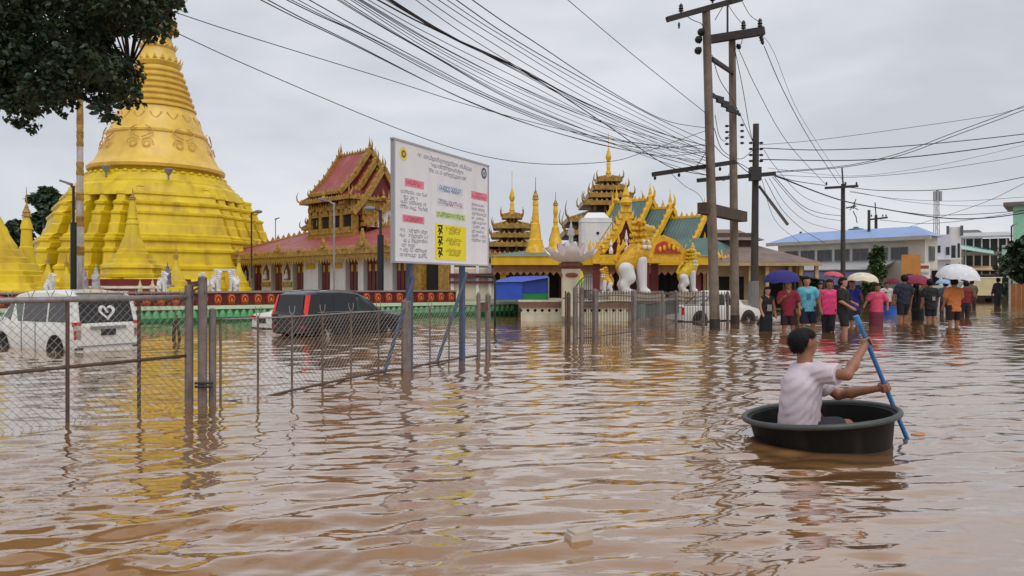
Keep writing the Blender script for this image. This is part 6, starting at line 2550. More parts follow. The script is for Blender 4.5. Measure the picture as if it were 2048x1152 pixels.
def umbrella(label, px, py_top, py_rim, D, half, rgb, tilt=(0, 0), handle=0.75, rgb2=None):
    s = D / FPX
    r = half * s
    h = (py_rim - py_top) * s
    top = P(px, py_top, D)
    root = thing('umbrella', label, 'umbrella', top)
    root.rotation_euler = (R(tilt[0]), R(tilt[1]), 0)
    n = 8
    m = MB()
    vs, fs = [(0, 0, 0)], []
    rings = 5
    for i in range(1, rings + 1):
        t = i / rings
        for k in range(n * 2):
            a = math.pi * k / n
            rr = r * math.sin(t * math.pi / 2 * 0.98)
            if k % 2:
                rr *= 0.97 - 0.04 * t
            zz = -h * (1 - math.cos(t * math.pi / 2)) - (0.02 * t if k % 2 == 0 else -0.015 * t)
            vs.append((rr * math.cos(a), rr * math.sin(a), zz))
    N2 = n * 2
    for k in range(N2):
        fs.append((0, 1 + k, 1 + (k + 1) % N2))
    for i in range(rings - 1):
        for k in range(N2):
            a, b = 1 + i * N2 + k, 1 + i * N2 + (k + 1) % N2
            fs.append((a, a + N2, b + N2, b))
    mm = MB()
    mm.add(vs, fs)
    c = cloth(rgb)
    canopy = mm.build('canopy', c, root, smooth=True)
    for k in range(n):
        a = 2 * math.pi * k / n
        m = MB()
        pts = [(0.9 * r * t * math.cos(a), 0.9 * r * t * math.sin(a), -h * (1 - math.cos(math.asin(min(1, t * 0.97)))) - 0.03) for t in (0.05, 0.4, 0.7, 1.0)]
        m.tube(pts, 0.006, 4)
        m.build('rib', DARKSTEEL, root)
    m = MB()
    m.tube([(0, 0, 0.06), (0, 0, -h - handle)], 0.009, 6)
    m.build('shaft', DARKSTEEL, root)
    m = MB()
    m.tube([(0, 0, -h - handle), (0, 0, -h - handle - 0.1)], 0.018, 8)
    m.build('handle', BLACK, root)
    return root


CARRY = ((0.25, 0.05, 1.12), (0.14, 0.26, 1.24))
person('child in black sleeveless long dress with white print and beads near the leaning pole', 1530, 662, 574, 180, 0.32, (22, 22, 24), (18, 18, 20), 'skirt', 'long', 'none', skin=SKIN2, hem=0.9, patch=(0.16, 1.08, 0.2, (140, 132, 124), 1), arms={'R': ((0.24, 0.0, 1.14), (0.2, 0.1, 0.9))})
person('person in loose maroon shirt and dark shorts under the blue umbrella', 1577, 663, 561, 176, 0.34, (122, 26, 46), (40, 18, 24), 'shorts', hem=0.74, arms={'R': CARRY}, stance=0.11)
person('man in turquoise print t-shirt and navy shorts wading at the front of the group', 1617, 662, 553, 183, 0.34, (98, 178, 200), (28, 34, 52), 'shorts', hem=0.8, patch=(0.1, 1.2, 0.13, (70, 104, 140), 1), stance=0.13, arms={'R': ((0.3, -0.04, 1.12), (0.24, 0.12, 0.95)), 'L': ((-0.3, -0.02, 1.12), (-0.3, 0.08, 0.88))}, skin=SKIN2)
person('person in bright pink sleeveless top and dark leggings', 1655, 664, 559, 172, 0.34, (226, 66, 120), (32, 24, 30), 'trousers', sleeve='none', hem=0.78, stance=0.07, arms={'R': ((0.25, 0.02, 1.12), (0.2, 0.1, 0.88))})
person('woman in black t-shirt and black shorts with bare legs stepping left', 1688, 668, 555, 215, 0.34, (20, 20, 22), (18, 18, 20), 'shorts', 'short', hem=0.8, stance=0.12, skin=SKIN2, stride=0.08, arms={'R': ((0.26, 0.04, 1.12), (0.12, 0.24, 0.96)), 'L': ((-0.27, 0.06, 1.13), (-0.1, 0.26, 1.05))})
person('man in royal blue shirt and dark shorts under the cream umbrella', 1710, 652, 560, 178, 0.34, (42, 46, 150), (36, 34, 46), 'shorts', hem=0.78, arms={'L': ((-0.25, 0.05, 1.12), (-0.14, 0.26, 1.24))})
person('woman in pink patterned blouse and maroon wrap skirt', 1751, 652, 567, 184, 0.36, (206, 74, 108), (104, 40, 58), 'skirt', 'long', hem=0.8, arms={'R': ((0.32, 0.02, 1.16), (0.42, 0.12, 1.02)), 'L': ((-0.32, 0.02, 1.15), (-0.3, 0.1, 0.95))}, patch=None)
person('man in navy t-shirt and black shorts walking away with bare calves', 1804, 643, 550, 8, 0.34, (30, 36, 58), (22, 22, 30), 'shorts', hem=0.82, stance=0.1, stride=0.06)
person('woman in black blouse and long black skirt walking away under the maroon umbrella', 1837, 640, 566, 2, 0.36, (20, 18, 20), (16, 22, 22), 'skirt', 'long', hem=0.85, arms={'R': CARRY})
person('man in black shirt with a white patched shoulder bag walking away', 1864, 643, 559, -8, 0.34, (24, 24, 28), (22, 22, 26), 'shorts', hem=0.7, stance=0.08, patch=(0.11, 1.08, 0.13, (130, 128, 126), -1))
person('man in orange-brown shirt and dark shorts walking away under the white umbrella', 1908, 653, 556, 2, 0.34, (188, 112, 56), (34, 26, 26), 'shorts', hem=0.74, stance=0.13, arms={'R': CARRY})
person('person in dark red long-sleeved shirt just behind the orange-brown shirt', 1929, 634, 562, 20, 0.34, (110, 30, 34), (40, 30, 34), 'trousers', sleeve='long')
person('person in white shirt further back beside the blue basin', 1772, 628, 564, 176, 0.34, (206, 200, 196), (60, 52, 50), 'trousers', arms={'R': CARRY})
person('person in grey shirt far back between the turquoise and pink tops', 1641, 634, 566, 180, 0.34, (120, 112, 104), (50, 46, 44), 'trousers')
person('person in slate shirt far back right of the shoulder bag', 1889, 628, 563, 0, 0.34, (66, 70, 80), (40, 40, 44), 'trousers')
person('person in dark clothes standing by the right-hand gate', 1995, 610, 556, 0, 0.34, (34, 34, 40), (28, 28, 32), 'trousers', sleeve='long')
person('person in olive shirt far back left of the cream truck', 1945, 616, 560, 0, 0.34, (84, 86, 66), (40, 40, 40), 'trousers')

umbrella('deep blue umbrella over the maroon shirt', 1563, 540, 563, 21.9, 37, (42, 40, 112), (4, -3))
umbrella('cream umbrella over the royal blue shirt', 1727, 545, 563, 23.8, 31, (214, 204, 182), (0, 5), 0.6)
umbrella('maroon umbrella over the woman in black', 1834, 549, 568, 27.6, 28, (136, 44, 70), (0, 4), 0.6)
umbrella('large white umbrella tilted over the orange-brown shirt', 1919, 528, 557, 24.0, 41, (214, 214, 218), (6, 4), 0.75)
umbrella('red and white umbrella at the back of the group', 1668, 543, 553, 32, 20, (196, 92, 100), (0, 6), 0.5)
umbrella('pale blue umbrella behind the large white one', 1887, 559, 567, 33, 15, (140, 172, 208), (0, 0), 0.5)
umbrella('dark red umbrella left of the navy t-shirt', 1786, 556, 568, 33, 14, (112, 28, 48), (0, 0), 0.4)

bs = thing('plastic_basin', 'bright blue plastic basin floating beside the pink blouse', 'basin', W(1780, 629))
m = MB()
m.lathe([(0.24, -0.05), (0.3, 0.3), (0.33, 0.32), (0.33, 0.35), (0.29, 0.35), (0.23, 0.0)], 18)
m.build('basin_shell', mat('blue_plastic', (22, 96, 196), rough=0.4, var=0.1), bs, autos=40)


# ------------------------------------------------------------------ man paddling a round tub
def tub_and_man():
    TC = Vector((2.78, 6.68, 0))
    tub = thing('round_tub', 'big round black plastic tub used as a boat', 'tub', TC)
    tub.rotation_euler = (R(-1.5), R(-5.2), R(0))
    m = MB()
    TUBM = mat('black_tub_plastic', (17, 16, 17), rough=0.6, var=0.3, scale=4, streak=0.35, dirt=(60, 52, 44), spec=0.25)
    m.lathe([(0.49, -0.30), (0.535, -0.26), (0.562, -0.05), (0.602, 0.18), (0.635, 0.225), (0.59, 0.215), (0.548, -0.05), (0.505, -0.2), (0.3, -0.215)], 72)
    m.build('shell', TUBM, tub, autos=35)
    m = MB()
    m.tube([(0.648 * math.cos(a), 0.648 * math.sin(a), 0.225) for a in [2 * math.pi * k / 72 for k in range(73)]], 0.026, 8, False)
    m.build('rim', mat('grey_tub_rim', (66, 70, 68), rough=0.45, var=0.25, scale=6), tub, smooth=True)
    # man
    SC_ = 1.0
    man = thing('person', 'man in white t-shirt paddling the round black tub', 'person', (2.60, 6.74, -0.12))
    o = Vector((2.60, 6.74, -0.12))

    def q(px, py, d):
        return P(px, py, d) - o
    f = Vector((0.88, 0.47, 0)).normalized()
    rt = Vector((f.y, -f.x, 0))
    pel = q(1597, 855, 6.76)
    waist = q(1597, 815, 6.75)
    chest = q(1604, 768, 6.73)
    nb = q(1611, 727, 6.71)
    neck = q(1614, 712, 6.71)
    hd = q(1608, 684, 6.72)
    fh = Vector((0.99, 0.08, 0)).normalized()
    rh = Vector((fh.y, -fh.x, 0))
    shr = chest + rt * 0.155 + Vector((0.03, 0, 0.115)) + f * 0.02
    shl = chest - rt * 0.13 + Vector((0.03, 0, 0.10)) + f * 0.07
    elr = q(1694, 750, 6.42)
    wrr = q(1722, 697, 6.50)
    ell = q(1676, 790, 7.0)
    wrl = q(1752, 778, 6.72)
    # paddle
    pt, pb = P(1713, 634, 6.60), P(1816, 882, 6.66)
    ax = (pb - pt).normalized()
    g1 = pt + ax * ((684 - 634) / (882 - 634) * (pb - pt).length)
    g2 = pt + ax * ((774 - 634) / (882 - 634) * (pb - pt).length)
    wrr = (g1 - o) + (elr - (g1 - o)).normalized() * 0.075
    wrl = (g2 - o) + (ell - (g2 - o)).normalized() * 0.08

    def T(v):
        return tuple(v)
    up = Vector((0, 0, 1))
    head = [(T(hd - fh * 0.022 + up * 0.01), T(hd + fh * 0.02 + up * 0.015), 0.094, 0.09), (T(hd + fh * 0.05 - up * 0.075), T(hd + fh * 0.02 - up * 0.03), 0.052, 0.068), (T(hd + fh * 0.108 - up * 0.022), T(hd + fh * 0.095 + up * 0.012), 0.016, 0.01),
            (T(hd + fh * 0.1 - up * 0.055), T(hd + fh * 0.1 - up * 0.057), 0.014, 0.014)]
    for sg in (-1, 1):
        head.append((T(hd + rh * (sg * 0.088) - up * 0.025 - fh * 0.005), T(hd + rh * (sg * 0.095) + up * 0.015 - fh * 0.012), 0.015, 0.021))
    neckc = [(T(nb - up * 0.03), T(hd - up * 0.06), 0.07, 0.06)]
    torso = [(T(pel), T(waist), 0.135, 0.125), (T(waist), T(chest), 0.128, 0.135), (T(chest), T(nb - up * 0.05), 0.13, 0.08), (T(shr.lerp(nb, 0.25) - up * 0.01), T(shl.lerp(nb, 0.25) - up * 0.01), 0.062, 0.062)]
    arms = [(T(shr), T(elr), 0.054, 0.043), (T(elr), T(elr.lerp(wrr, 0.35)), 0.042, 0.045), (T(elr.lerp(wrr, 0.35)), T(wrr), 0.045, 0.029),
            (T(shl), T(ell), 0.054, 0.043), (T(ell), T(ell.lerp(wrl, 0.35)), 0.042, 0.045), (T(ell.lerp(wrl, 0.35)), T(wrl), 0.045, 0.029)]
    kr, kl = pel + f * 0.40 + rt * 0.2 + up * 0.01, pel + f * 0.42 - rt * 0.16 + up * 0.03
    legs = [(T(pel + rt * 0.08 - up * 0.02), T(kr), 0.088, 0.06), (T(kr), T(pel + f * 0.3 + rt * 0.05 - up * 0.02), 0.055, 0.042), (T(pel - rt * 0.08 - up * 0.02), T(kl), 0.088, 0.06), (T(kl), T(pel + f * 0.32 - rt * 0.1 - up * 0.02), 0.055, 0.042),
            (T(pel + f * 0.3 + rt * 0.05 - up * 0.03), T(pel + f * 0.42 + rt * 0.0 - up * 0.03), 0.035, 0.03)]
    hands = []
    for (G, wr, sg) in ((g1 - o, wrr, 1), (g2 - o, wrl, -1)):
        w = (G - wr).normalized()          # from wrist to shaft
        side = ax.cross(w).normalized()
        w = side.cross(ax).normalized()
        rs = 0.020
        pc = G - w * 0.038
        hands += [(T(wr), T(pc), 0.027, 0.03), (T(pc - ax * 0.028), T(pc + ax * 0.028), 0.024, 0.023)]
        for i in range(4):
            oa = ax * ((i - 1.5) * 0.0195)
            rr = rs + 0.011 + (0.002 if i in (1, 2) else 0)
            angs = [R(-150), R(-95), R(-35), R(25), R(75 + (6 if i == 1 else 0) - 14 * (i == 3))]
            pp = [G + oa + (w * math.cos(a) + side * (sg * math.sin(a))) * rr for a in angs]
            pp[0] = pc + oa * 0.9 - side * (sg * 0.012)
            for j in range(4):
                hands.append((T(pp[j]), T(pp[j + 1]), 0.0115 - 0.0009 * j, 0.0112 - 0.001 * j))
        tb = pc - ax * 0.034 + side * (sg * 0.014)
        tm = G - ax * 0.04 + side * (sg * 0.03) - w * 0.004
        te = G - ax * 0.03 + side * (sg * 0.026) + w * 0.022
        hands += [(T(tb), T(tm), 0.014, 0.0118), (T(tm), T(te), 0.0115, 0.009)]
    # body in two blends: a soft one for trunk and limbs, a crisp one for the fingers, joined into one surface
    caps_soft = head + neckc + torso + arms + legs
    allc = caps_soft + hands
    vox = 0.0085
    lo = np.min([np.minimum(np.array(c[0]), np.array(c[1])) - max(c[2], c[3]) for c in allc], axis=0) - 0.03
    hi = np.max([np.maximum(np.array(c[0]), np.array(c[1])) + max(c[2], c[3]) for c in allc], axis=0) + 0.03
    n = np.ceil((hi - lo) / vox).astype(int) + 1
    Gp = np.stack(np.meshgrid(*[lo[i] + vox * np.arange(n[i]) for i in range(3)], indexing='ij'), -1).reshape(-1, 3).astype('f4')
    F1 = caps_field(caps_soft, Gp, 0.03)
    F2 = caps_field(hands, Gp, 0.005)
    hh = np.clip(0.5 + 0.5 * (F1 - F2) / 0.012, 0, 1)
    F = F1 * (1 - hh) + F2 * hh - 0.012 * hh * (1 - hh)
    vs, qd = surface_nets(F.reshape(n), lo, vox)
    me = bpy.data.meshes.new('body')
    me.from_pydata(vs.tolist(), [], qd.tolist())
    me.polygons.foreach_set('use_smooth', [True] * len(me.polygons))
    me.update()
    link('body', me, mat('weathered_skin', (146, 98, 74), rough=0.5, var=0.12, scale=8), man)
    # t-shirt
    se_r, se_l = shr.lerp(elr, 0.66), shl.lerp(ell, 0.72)
    sleeves = [(T(shr), T(se_r), 0.078, 0.083), (T(shl), T(se_l), 0.078, 0.083)]
    nbz = nb.z + 0.045

    def cutf(G):
        c = (pel.z - 0.02) - G[:, 2]
        # neck opening
        dn = np.linalg.norm(G[:, :2] - np.array((nb.x + f.x * 0.015, nb.y + f.y * 0.015), 'f4'), axis=1)
        c = np.maximum(c, np.where(G[:, 2] > nbz - 0.05, 0.064 - dn + (nbz - 0.02 - G[:, 2]) * 0.3, -1))
        c = np.maximum(c, G[:, 2] - nbz - 0.02)
        for (S0, S1) in ((shr, se_r), (shl, se_l)):
            dv = np.array((S1 - S0).normalized(), 'f4')
            t = (G - np.array(S1, 'f4')) @ dv
            near = np.linalg.norm(G - np.array(S1, 'f4'), axis=1) < 0.15
            c = np.maximum(c, np.where(near, t, -1))
        return c

    def folds(G):
        x, y, z = G[:, 0], G[:, 1], G[:, 2]
        low = np.clip((0.46 - (z - pel.z)) / 0.3, 0, 1)
        a = 0.0045 * np.sin((x * 0.9 + y * 0.6) * 105 + 2.2 * np.sin(z * 8)) * low
        b = 0.0045 * np.sin((x - 0.9 * z + 0.3 * y) * 78 + 1.2 * np.sin(z * 13)) * (1 - 0.6 * low)
        c = 0.003 * np.sin(z * 34 + 9 * x) * np.sin(x * 15 + y * 12)
        return a + b + c
    loose = [(T(pel + f * 0.01), T(chest + f * 0.01), 0.148, 0.14), (T(pel - f * 0.01 - up * 0.02), T(chest - f * 0.015 - up * 0.03), 0.146, 0.14)]
    net_obj('t_shirt', torso + sleeves + loose, mat('white_t_shirt', (204, 190, 198), rough=0.9, var=0.07, scale=6, bump=0.2, bscale=60), man, voxel=0.0095, k=0.06, grow=0.01, cut=cutf, wrinkle=folds)
    # shorts, mostly hidden inside the tub
    net_obj('shorts', [(T(pel - up * 0.03), T(pel + up * 0.02), 0.14, 0.14)] + [(T(pel + rt * 0.08), T(pel.lerp(kr, 0.8)), 0.1, 0.085), (T(pel - rt * 0.08), T(pel.lerp(kl, 0.8)), 0.1, 0.085)], cloth((52, 50, 58)), man, voxel=0.018, k=0.03, grow=0.004)

    # hair with an uneven hairline
    def hcut(G):
        d = G - np.array(hd, 'f4')
        y = d @ np.array(fh, 'f4')
        s = np.abs(d @ np.array(rh, 'f4'))
        z = d[:, 2]
        line = np.minimum(-0.086 + np.clip(y + 0.045, 0, 1) * 2.9, 0.05 + np.clip(y - 0.05, 0, 1) * 0.6) + 0.005 * np.sin(y * 160)
        return np.minimum(line - z, 1)
    hw = lambda G: 0.002 * np.sin(G[:, 0] * 90 + G[:, 2] * 160) * np.sin(G[:, 1] * 130 + G[:, 2] * 40)
    hair_o = net_obj('hair', [(T(hd - fh * 0.022 - up * 0.05), T(hd - fh * 0.03 + up * 0.012), 0.084, 0.105), (T(hd - fh * 0.03 + up * 0.012), T(hd + fh * 0.006 + up * 0.026), 0.105, 0.1)], HAIR, man, voxel=0.009, k=0.02, grow=0.006, cut=hcut, wrinkle=hw)
    # short strands standing out of the hair surface
    r8 = random.Random(4)
    me = hair_o.data
    vs2, fs2 = [tuple(v.co) for v in me.vertices], [tuple(p.vertices) for p in me.polygons]
    src = [(v.co.copy(), v.normal.copy()) for v in me.vertices]
    for _ in range(1500):
        p, nn = r8.choice(src)
        if (p - hd).length < 0.085:
            continue
        dr = (nn * r8.uniform(0.15, 0.5) + Vector((r8.gauss(0, 0.25), r8.gauss(0, 0.25), -0.75)) + fh * (0.5 if p.z > hd.z + 0.07 else -0.1)).normalized()
        sd_ = dr.cross(nn)
        if sd_.length < 0.1:
            continue
        sd_.normalize()
        ln_ = r8.uniform(0.018, 0.038)
        k0 = len(vs2)
        vs2 += [tuple(p - sd_ * 0.0035 - nn * 0.003), tuple(p + sd_ * 0.0035 - nn * 0.003), tuple(p + dr * ln_)]
        fs2.append((k0, k0 + 1, k0 + 2))
    me2 = bpy.data.meshes.new('hair')
    me2.from_pydata(vs2, [], fs2)
    me2.update()
    me2.materials.append(HAIR)
    hair_o.data = me2
    for sg in (-1, 1):
        m = MB()
        m.ell(hd + fh * 0.098 + rh * (sg * 0.034) + up * 0.002, (0.012, 0.012, 0.007), 8, 5)
        m.build('eye', HAIR, man)
    # paddle
    pd = thing('paddle', 'long blue pole paddle held by the man in the tub', 'paddle', pb)
    m = MB()
    m.tube([pt - pb, ax * 0.12], 0.0195, 12)
    m.build('shaft', mat('blue_pipe', (40, 104, 158), rough=0.45, var=0.25, scale=10), pd, autos=40)
    m = MB()
    m.tube([pt - pb - ax * 0.012, pt - pb + ax * 0.07], 0.024, 12)
    m.build('end_sleeve', mat('light_blue_pipe', (62, 132, 186), rough=0.45, var=0.2), pd, autos=40)
    m = MB()
    sd = ax.cross(Vector((0, 1, 0))).normalized()
    m.bar(ax * 0.05, ax * 0.4, 0.13, 0.02, up=sd)
    m.build('blade', mat('blue_pipe', (40, 104, 158)), pd)


tub_and_man()
fl = thing('floating_box', 'pale foam food box floating in the foreground water', 'litter', W(1157, 1081) + Vector((0, 0, 0.024)))
m = MB()
m.box((0, 0, 0.004), (0.13, 0.09, 0.036), 0.4)
m.build('box', mat('foam_white', (182, 168, 154), rough=0.7), fl)
m = MB()
m.box((0.008, 0.004, 0.03), (0.115, 0.08, 0.014), 0.52)
m.build('lid', mat('foam_white', (182, 168, 154)), fl)
fl = thing('floating_scrap', 'orange-brown floating scrap beside the paddle tip', 'litter', W(1836, 872) + Vector((0, 0, 0.012)))
m = MB()
m.ell((0, 0, 0.0), (0.07, 0.035, 0.015), 10, 6)
m.build('husk', mat('husk', (196, 130, 84), rough=0.8), fl, smooth=True)
m = MB()
m.ell((0.04, 0.0, 0.012), (0.025, 0.018, 0.01), 8, 5)
m.build('husk_tip', mat('husk', (196, 130, 84)), fl, smooth=True)
# ------------------------------------------------------------------ power poles
POLE = mat('weathered_pole', (122, 108, 94), rough=0.85, var=0.3, scale=3, streak=0.7, dirt=(58, 48, 42), bump=0.3, bscale=25)
POLED = mat('dark_pole', (70, 64, 60), rough=0.85, var=0.3, scale=4, streak=0.6, dirt=(36, 32, 30))
INS = mat('insulator', (34, 32, 34), rough=0.4, var=0.2)
DIRTYBASE = mat('wet_pole_base', (44, 38, 32), rough=0.6, var=0.3, scale=6)


def insulator(root, p, h=0.28, r=0.07, up=(0, 0, 1)):
    m = MB()
    m.lathe([(r * 0.4, 0), (r * 0.4, h * 0.2), (r, h * 0.25), (r * 0.6, h * 0.42), (r, h * 0.5), (r * 0.6, h * 0.68), (r * 0.85, h * 0.75), (r * 0.3, h)], 10)
    q = Vector((0, 0, 1)).rotation_difference(Vector(up))
    m.v = [tuple(q @ Vector(v) + p) for v in m.v]
    return m.build('insulator', INS, root)


def pole(label, base, top, r0, r1, material=POLE, wet=0.14):
    root = thing('power_pole', label, 'power pole', base)
    t = Vector(top) - Vector(base)
    m = MB()
    pts = [t * (-0.06), t * 0.25, t * 0.5, t * 0.75, t]
    m.tube(pts, [r0, r0 * 0.75 + r1 * 0.25, (r0 + r1) / 2, r0 * 0.25 + r1 * 0.75, r1], 14)
    m.build('shaft', material, root, autos=40)
    if wet:
        m = MB()
        m.tube([t * 0.0 - Vector((0, 0, 0.1)), t * (wet / t.length) * 2.2], r0 * 1.03, 14)
        m.build('wet_base', DIRTYBASE, root, autos=40)
    return root


B1, B2 = W(1430, 658), W(1470, 648)
T1, T2 = P(1412, 15, B1.y), P(1464, 68, B2.y)
p1 = pole('nearer of the twin power poles, carrying the long top crossarm', B1, T1, 0.155, 0.12)
p2 = pole('farther of the twin power poles, with thick dark upper arm', B2, T2, 0.15, 0.115)
WOODARM = mat('dark_crossarm', (52, 46, 46), rough=0.8, var=0.3, scale=5)


def arm(root, a, b, w, h, base, name='crossarm', material=WOODARM):
    m = MB()
    m.bar(Vector(a) - base, Vector(b) - base, w, h)
    return m.build(name, material, root)


d1, d2 = B1.y, B2.y
arm(p1, P(1334, 39, d1 - 0.5), P(1484, -3, d1 + 0.3), 0.13, 0.15, B1)
arm(p2, P(1420, 79, d2 - 0.22), P(1528, 62, d2 - 0.22), 0.2, 0.26, B2)
arm(p1, P(1424, 118, d1), P(1466, 146, d2), 0.1, 0.12, B1, 'brace')
arm(p1, P(1305, 349, d1 - 0.25), P(1470, 324, d1 + 0.4), 0.12, 0.13, B1)
arm(p1, P(1404, 416, d1 - 0.2), P(1486, 434, d2 - 0.2), 0.3, 0.34, B1, 'tie_beam', mat('brown_tie_beam', (78, 62, 52), rough=0.85, var=0.3, scale=4, bump=0.3))
for i in range(4):
    arm(p1, P(1424 + 10 * i, 192 + i * 9, d1 + 0.1 * i), P(1446 + 10 * i, 198 + i * 9, d1 + 0.3 + 0.1 * i), 0.09, 0.1, B1, 'rack_rod', INS)
arm(p1, P(1424, 188, d1), P(1480, 230, d2), 0.07, 0.08, B1, 'brace')
for (px, py) in ((1362, 31), (1425, 10), (1470, 0)):
    insulator(p1, P(px, py - 4, d1 - 0.1) - B1, 0.3, 0.08)
insulator(p1, P(1358, 44, d1 - 0.4) - B1, 0.2, 0.04, (0, 0, -1))
for (px, py) in ((1408, 65), (1403, 80), (1402, 102)):
    insulator(p1, P(px, py, d1 - 0.12) - B1, 0.22, 0.12, (-1, -0.4, 0))
for (px, py) in ((1487, 62), (1520, 58)):
    insulator(p2, P(px, py, d2 - 0.2) - B2, 0.36, 0.09)
insulator(p2, P(1520, 68, d2 - 0.3) - B2, 0.38, 0.08, (0.3, 0, -1))
insulator(p2, P(1474, 88, d2 - 0.2) - B2, 0.2, 0.1, (0.6, 0, -1))
for (px, py) in ((1358, 346), (1310, 352), (1440, 334)):
    insulator(p1, P(px, py, d1 - 0.2) - B1, 0.12, 0.05, (0, 0, -1))
for i in range(4):
    insulator(p2, P(1480, 250 + 12 * i, d2 - 0.15) - B2, 0.14, 0.05, (1, 0, 0))
    insulator(p2, P(1458, 252 + 12 * i, d2 - 0.15) - B2, 0.14, 0.05, (-1, 0, 0))
m = MB()
m.tube([P(1455, 6, d2) - B2, P(1455, 66, d2) - B2], 0.035, 6)
m.build('top_rod', DARKSTEEL, p2)

B3 = Vector(((1508 - 1024) / FPX * 28, 28, 0))
p3 = pole('single dark power pole right of the twin poles', B3, P(1512, 248, 28), 0.15, 0.11, POLED, 0)
arm(p3, P(1394, 361, 27.7), P(1551, 347, 27.7), 0.13, 0.14, B3)
for i in range(4):
    for sx in (-1, 1):
        insulator(p3, P(1512 + sx * 6, 286 + 12 * i, 27.9) - B3, 0.16, 0.055, (sx, 0, 0))
m = MB()
m.tube([P(1507, 566 + 20, 27.8) - B3 + Vector((0, 0, -1)), P(1507, 562, 27.8) - B3], 0.19, 10)
m.build('pole_wrap', mat('grey_pole_wrap', (120, 116, 114), rough=0.7), p3)
m = MB()
m.box(P(1510, 348, 27.75) - B3, (0.4, 0.3, 0.5))
m.build('junction_box', DARKSTEEL, p3)
lt = thing('hanging_lamp_arm', 'long dark lamp arm hanging diagonally from the single pole', 'lamp arm', P(1518, 372, 27.6))
o_ = P(1518, 372, 27.6)
m = MB()
m.tube([Vector((0, 0, 0)), P(1533, 392, 27.5) - o_, P(1545, 410, 27.4) - o_], 0.05, 7)
m.build('arm', DARKSTEEL, lt)
m = MB()
m.bar(P(1537, 398, 27.4) - o_, P(1576, 450, 27.2) - o_, 0.13, 0.1)
m.build('lamp_tube', mat('lamp_housing', (84, 78, 74), rough=0.5), lt)


def far_pole(label, px, yt, D, r, arms, mast=None, yb=600):
    b = Vector(((px - 1024) / FPX * D, D, 0))
    root = pole(label, b, P(px, yt, D), r, r * 0.75, POLED, 0)
    for (x0, x1, y) in arms:
        arm(root, P(x0, y + 2, D - 0.2), P(x1, y - 2, D - 0.2), 0.1, 0.13, b)
        for x in (x0 + 3, (x0 + x1) / 2 + 8, x1 - 3):
            insulator(root, P(x, y - 3, D - 0.2) - b, 0.2, 0.06)
    if mast:
        m = MB()
        m.tube([P(px, yt, D) - b, P(px - 2, mast, D) - b], 0.04, 6)
        m.build('mast', DARKSTEEL, root)
    return root


far_pole('power pole with crossarm and mast beyond the crowd', 1686, 368, 40, 0.14, [(1650, 1716, 374)], 336)
far_pole('bare power pole left of the far crossarm pole', 1738, 420, 54, 0.13, [])
far_pole('farthest power pole with small crossarm beside the white building', 1752, 430, 57, 0.14, [(1740, 1775, 437)], 405)
m_ = thing('antenna', 'tangle of aerial wires on a bracket behind the crossarm pole', 'antenna', P(1692, 416, 40))
m = MB()
o_ = P(1692, 416, 40)
m.tube([Vector((0, 0, 0)), P(1712, 412, 40) - o_], 0.04, 5)
m.build('bracket', DARKSTEEL, m_)
for (a, b) in (((1700, 420), (1712, 398)), ((1704, 414), (1716, 420)), ((1706, 418), (1708, 404)), ((1706, 422), (1714, 446))):
    m = MB()
    m.tube([P(a[0], a[1], 40) - o_, P((a[0] + b[0]) / 2 + 2, (a[1] + b[1]) / 2, 40) - o_, P(b[0], b[1], 40) - o_], 0.025, 5)
    m.build('aerial', DARKSTEEL, m_)

# ------------------------------------------------------------------ cables
CABLE = mat('black_cable', (34, 32, 36), rough=0.6, var=0.1)


def smooth_line(pts, n=7):
    out = []
    P_ = [pts[0] * 2 - pts[1]] + pts + [pts[-1] * 2 - pts[-2]]
    for i in range(1, len(P_) - 2):
        a, b, c, d = P_[i - 1], P_[i], P_[i + 1], P_[i + 2]
        for k in range(n):
            t = k / n
            out.append(0.5 * ((2 * b) + (c - a) * t + (2 * a - 5 * b + 4 * c - d) * t * t + (3 * b - 3 * c + d - a) * t ** 3))
    out.append(pts[-1])
    return out


def cable(pts, r, label, group):
    pts = [Vector(p) for p in pts]
    o = pts[0]
    m = MB()
    m.tube([p - o for p in smooth_line(pts)], r, 5, False)
    c = m.build('overhead_cable', CABLE, None, smooth=True)
    c.location = o
    return tag(c, label, 'cable', group)


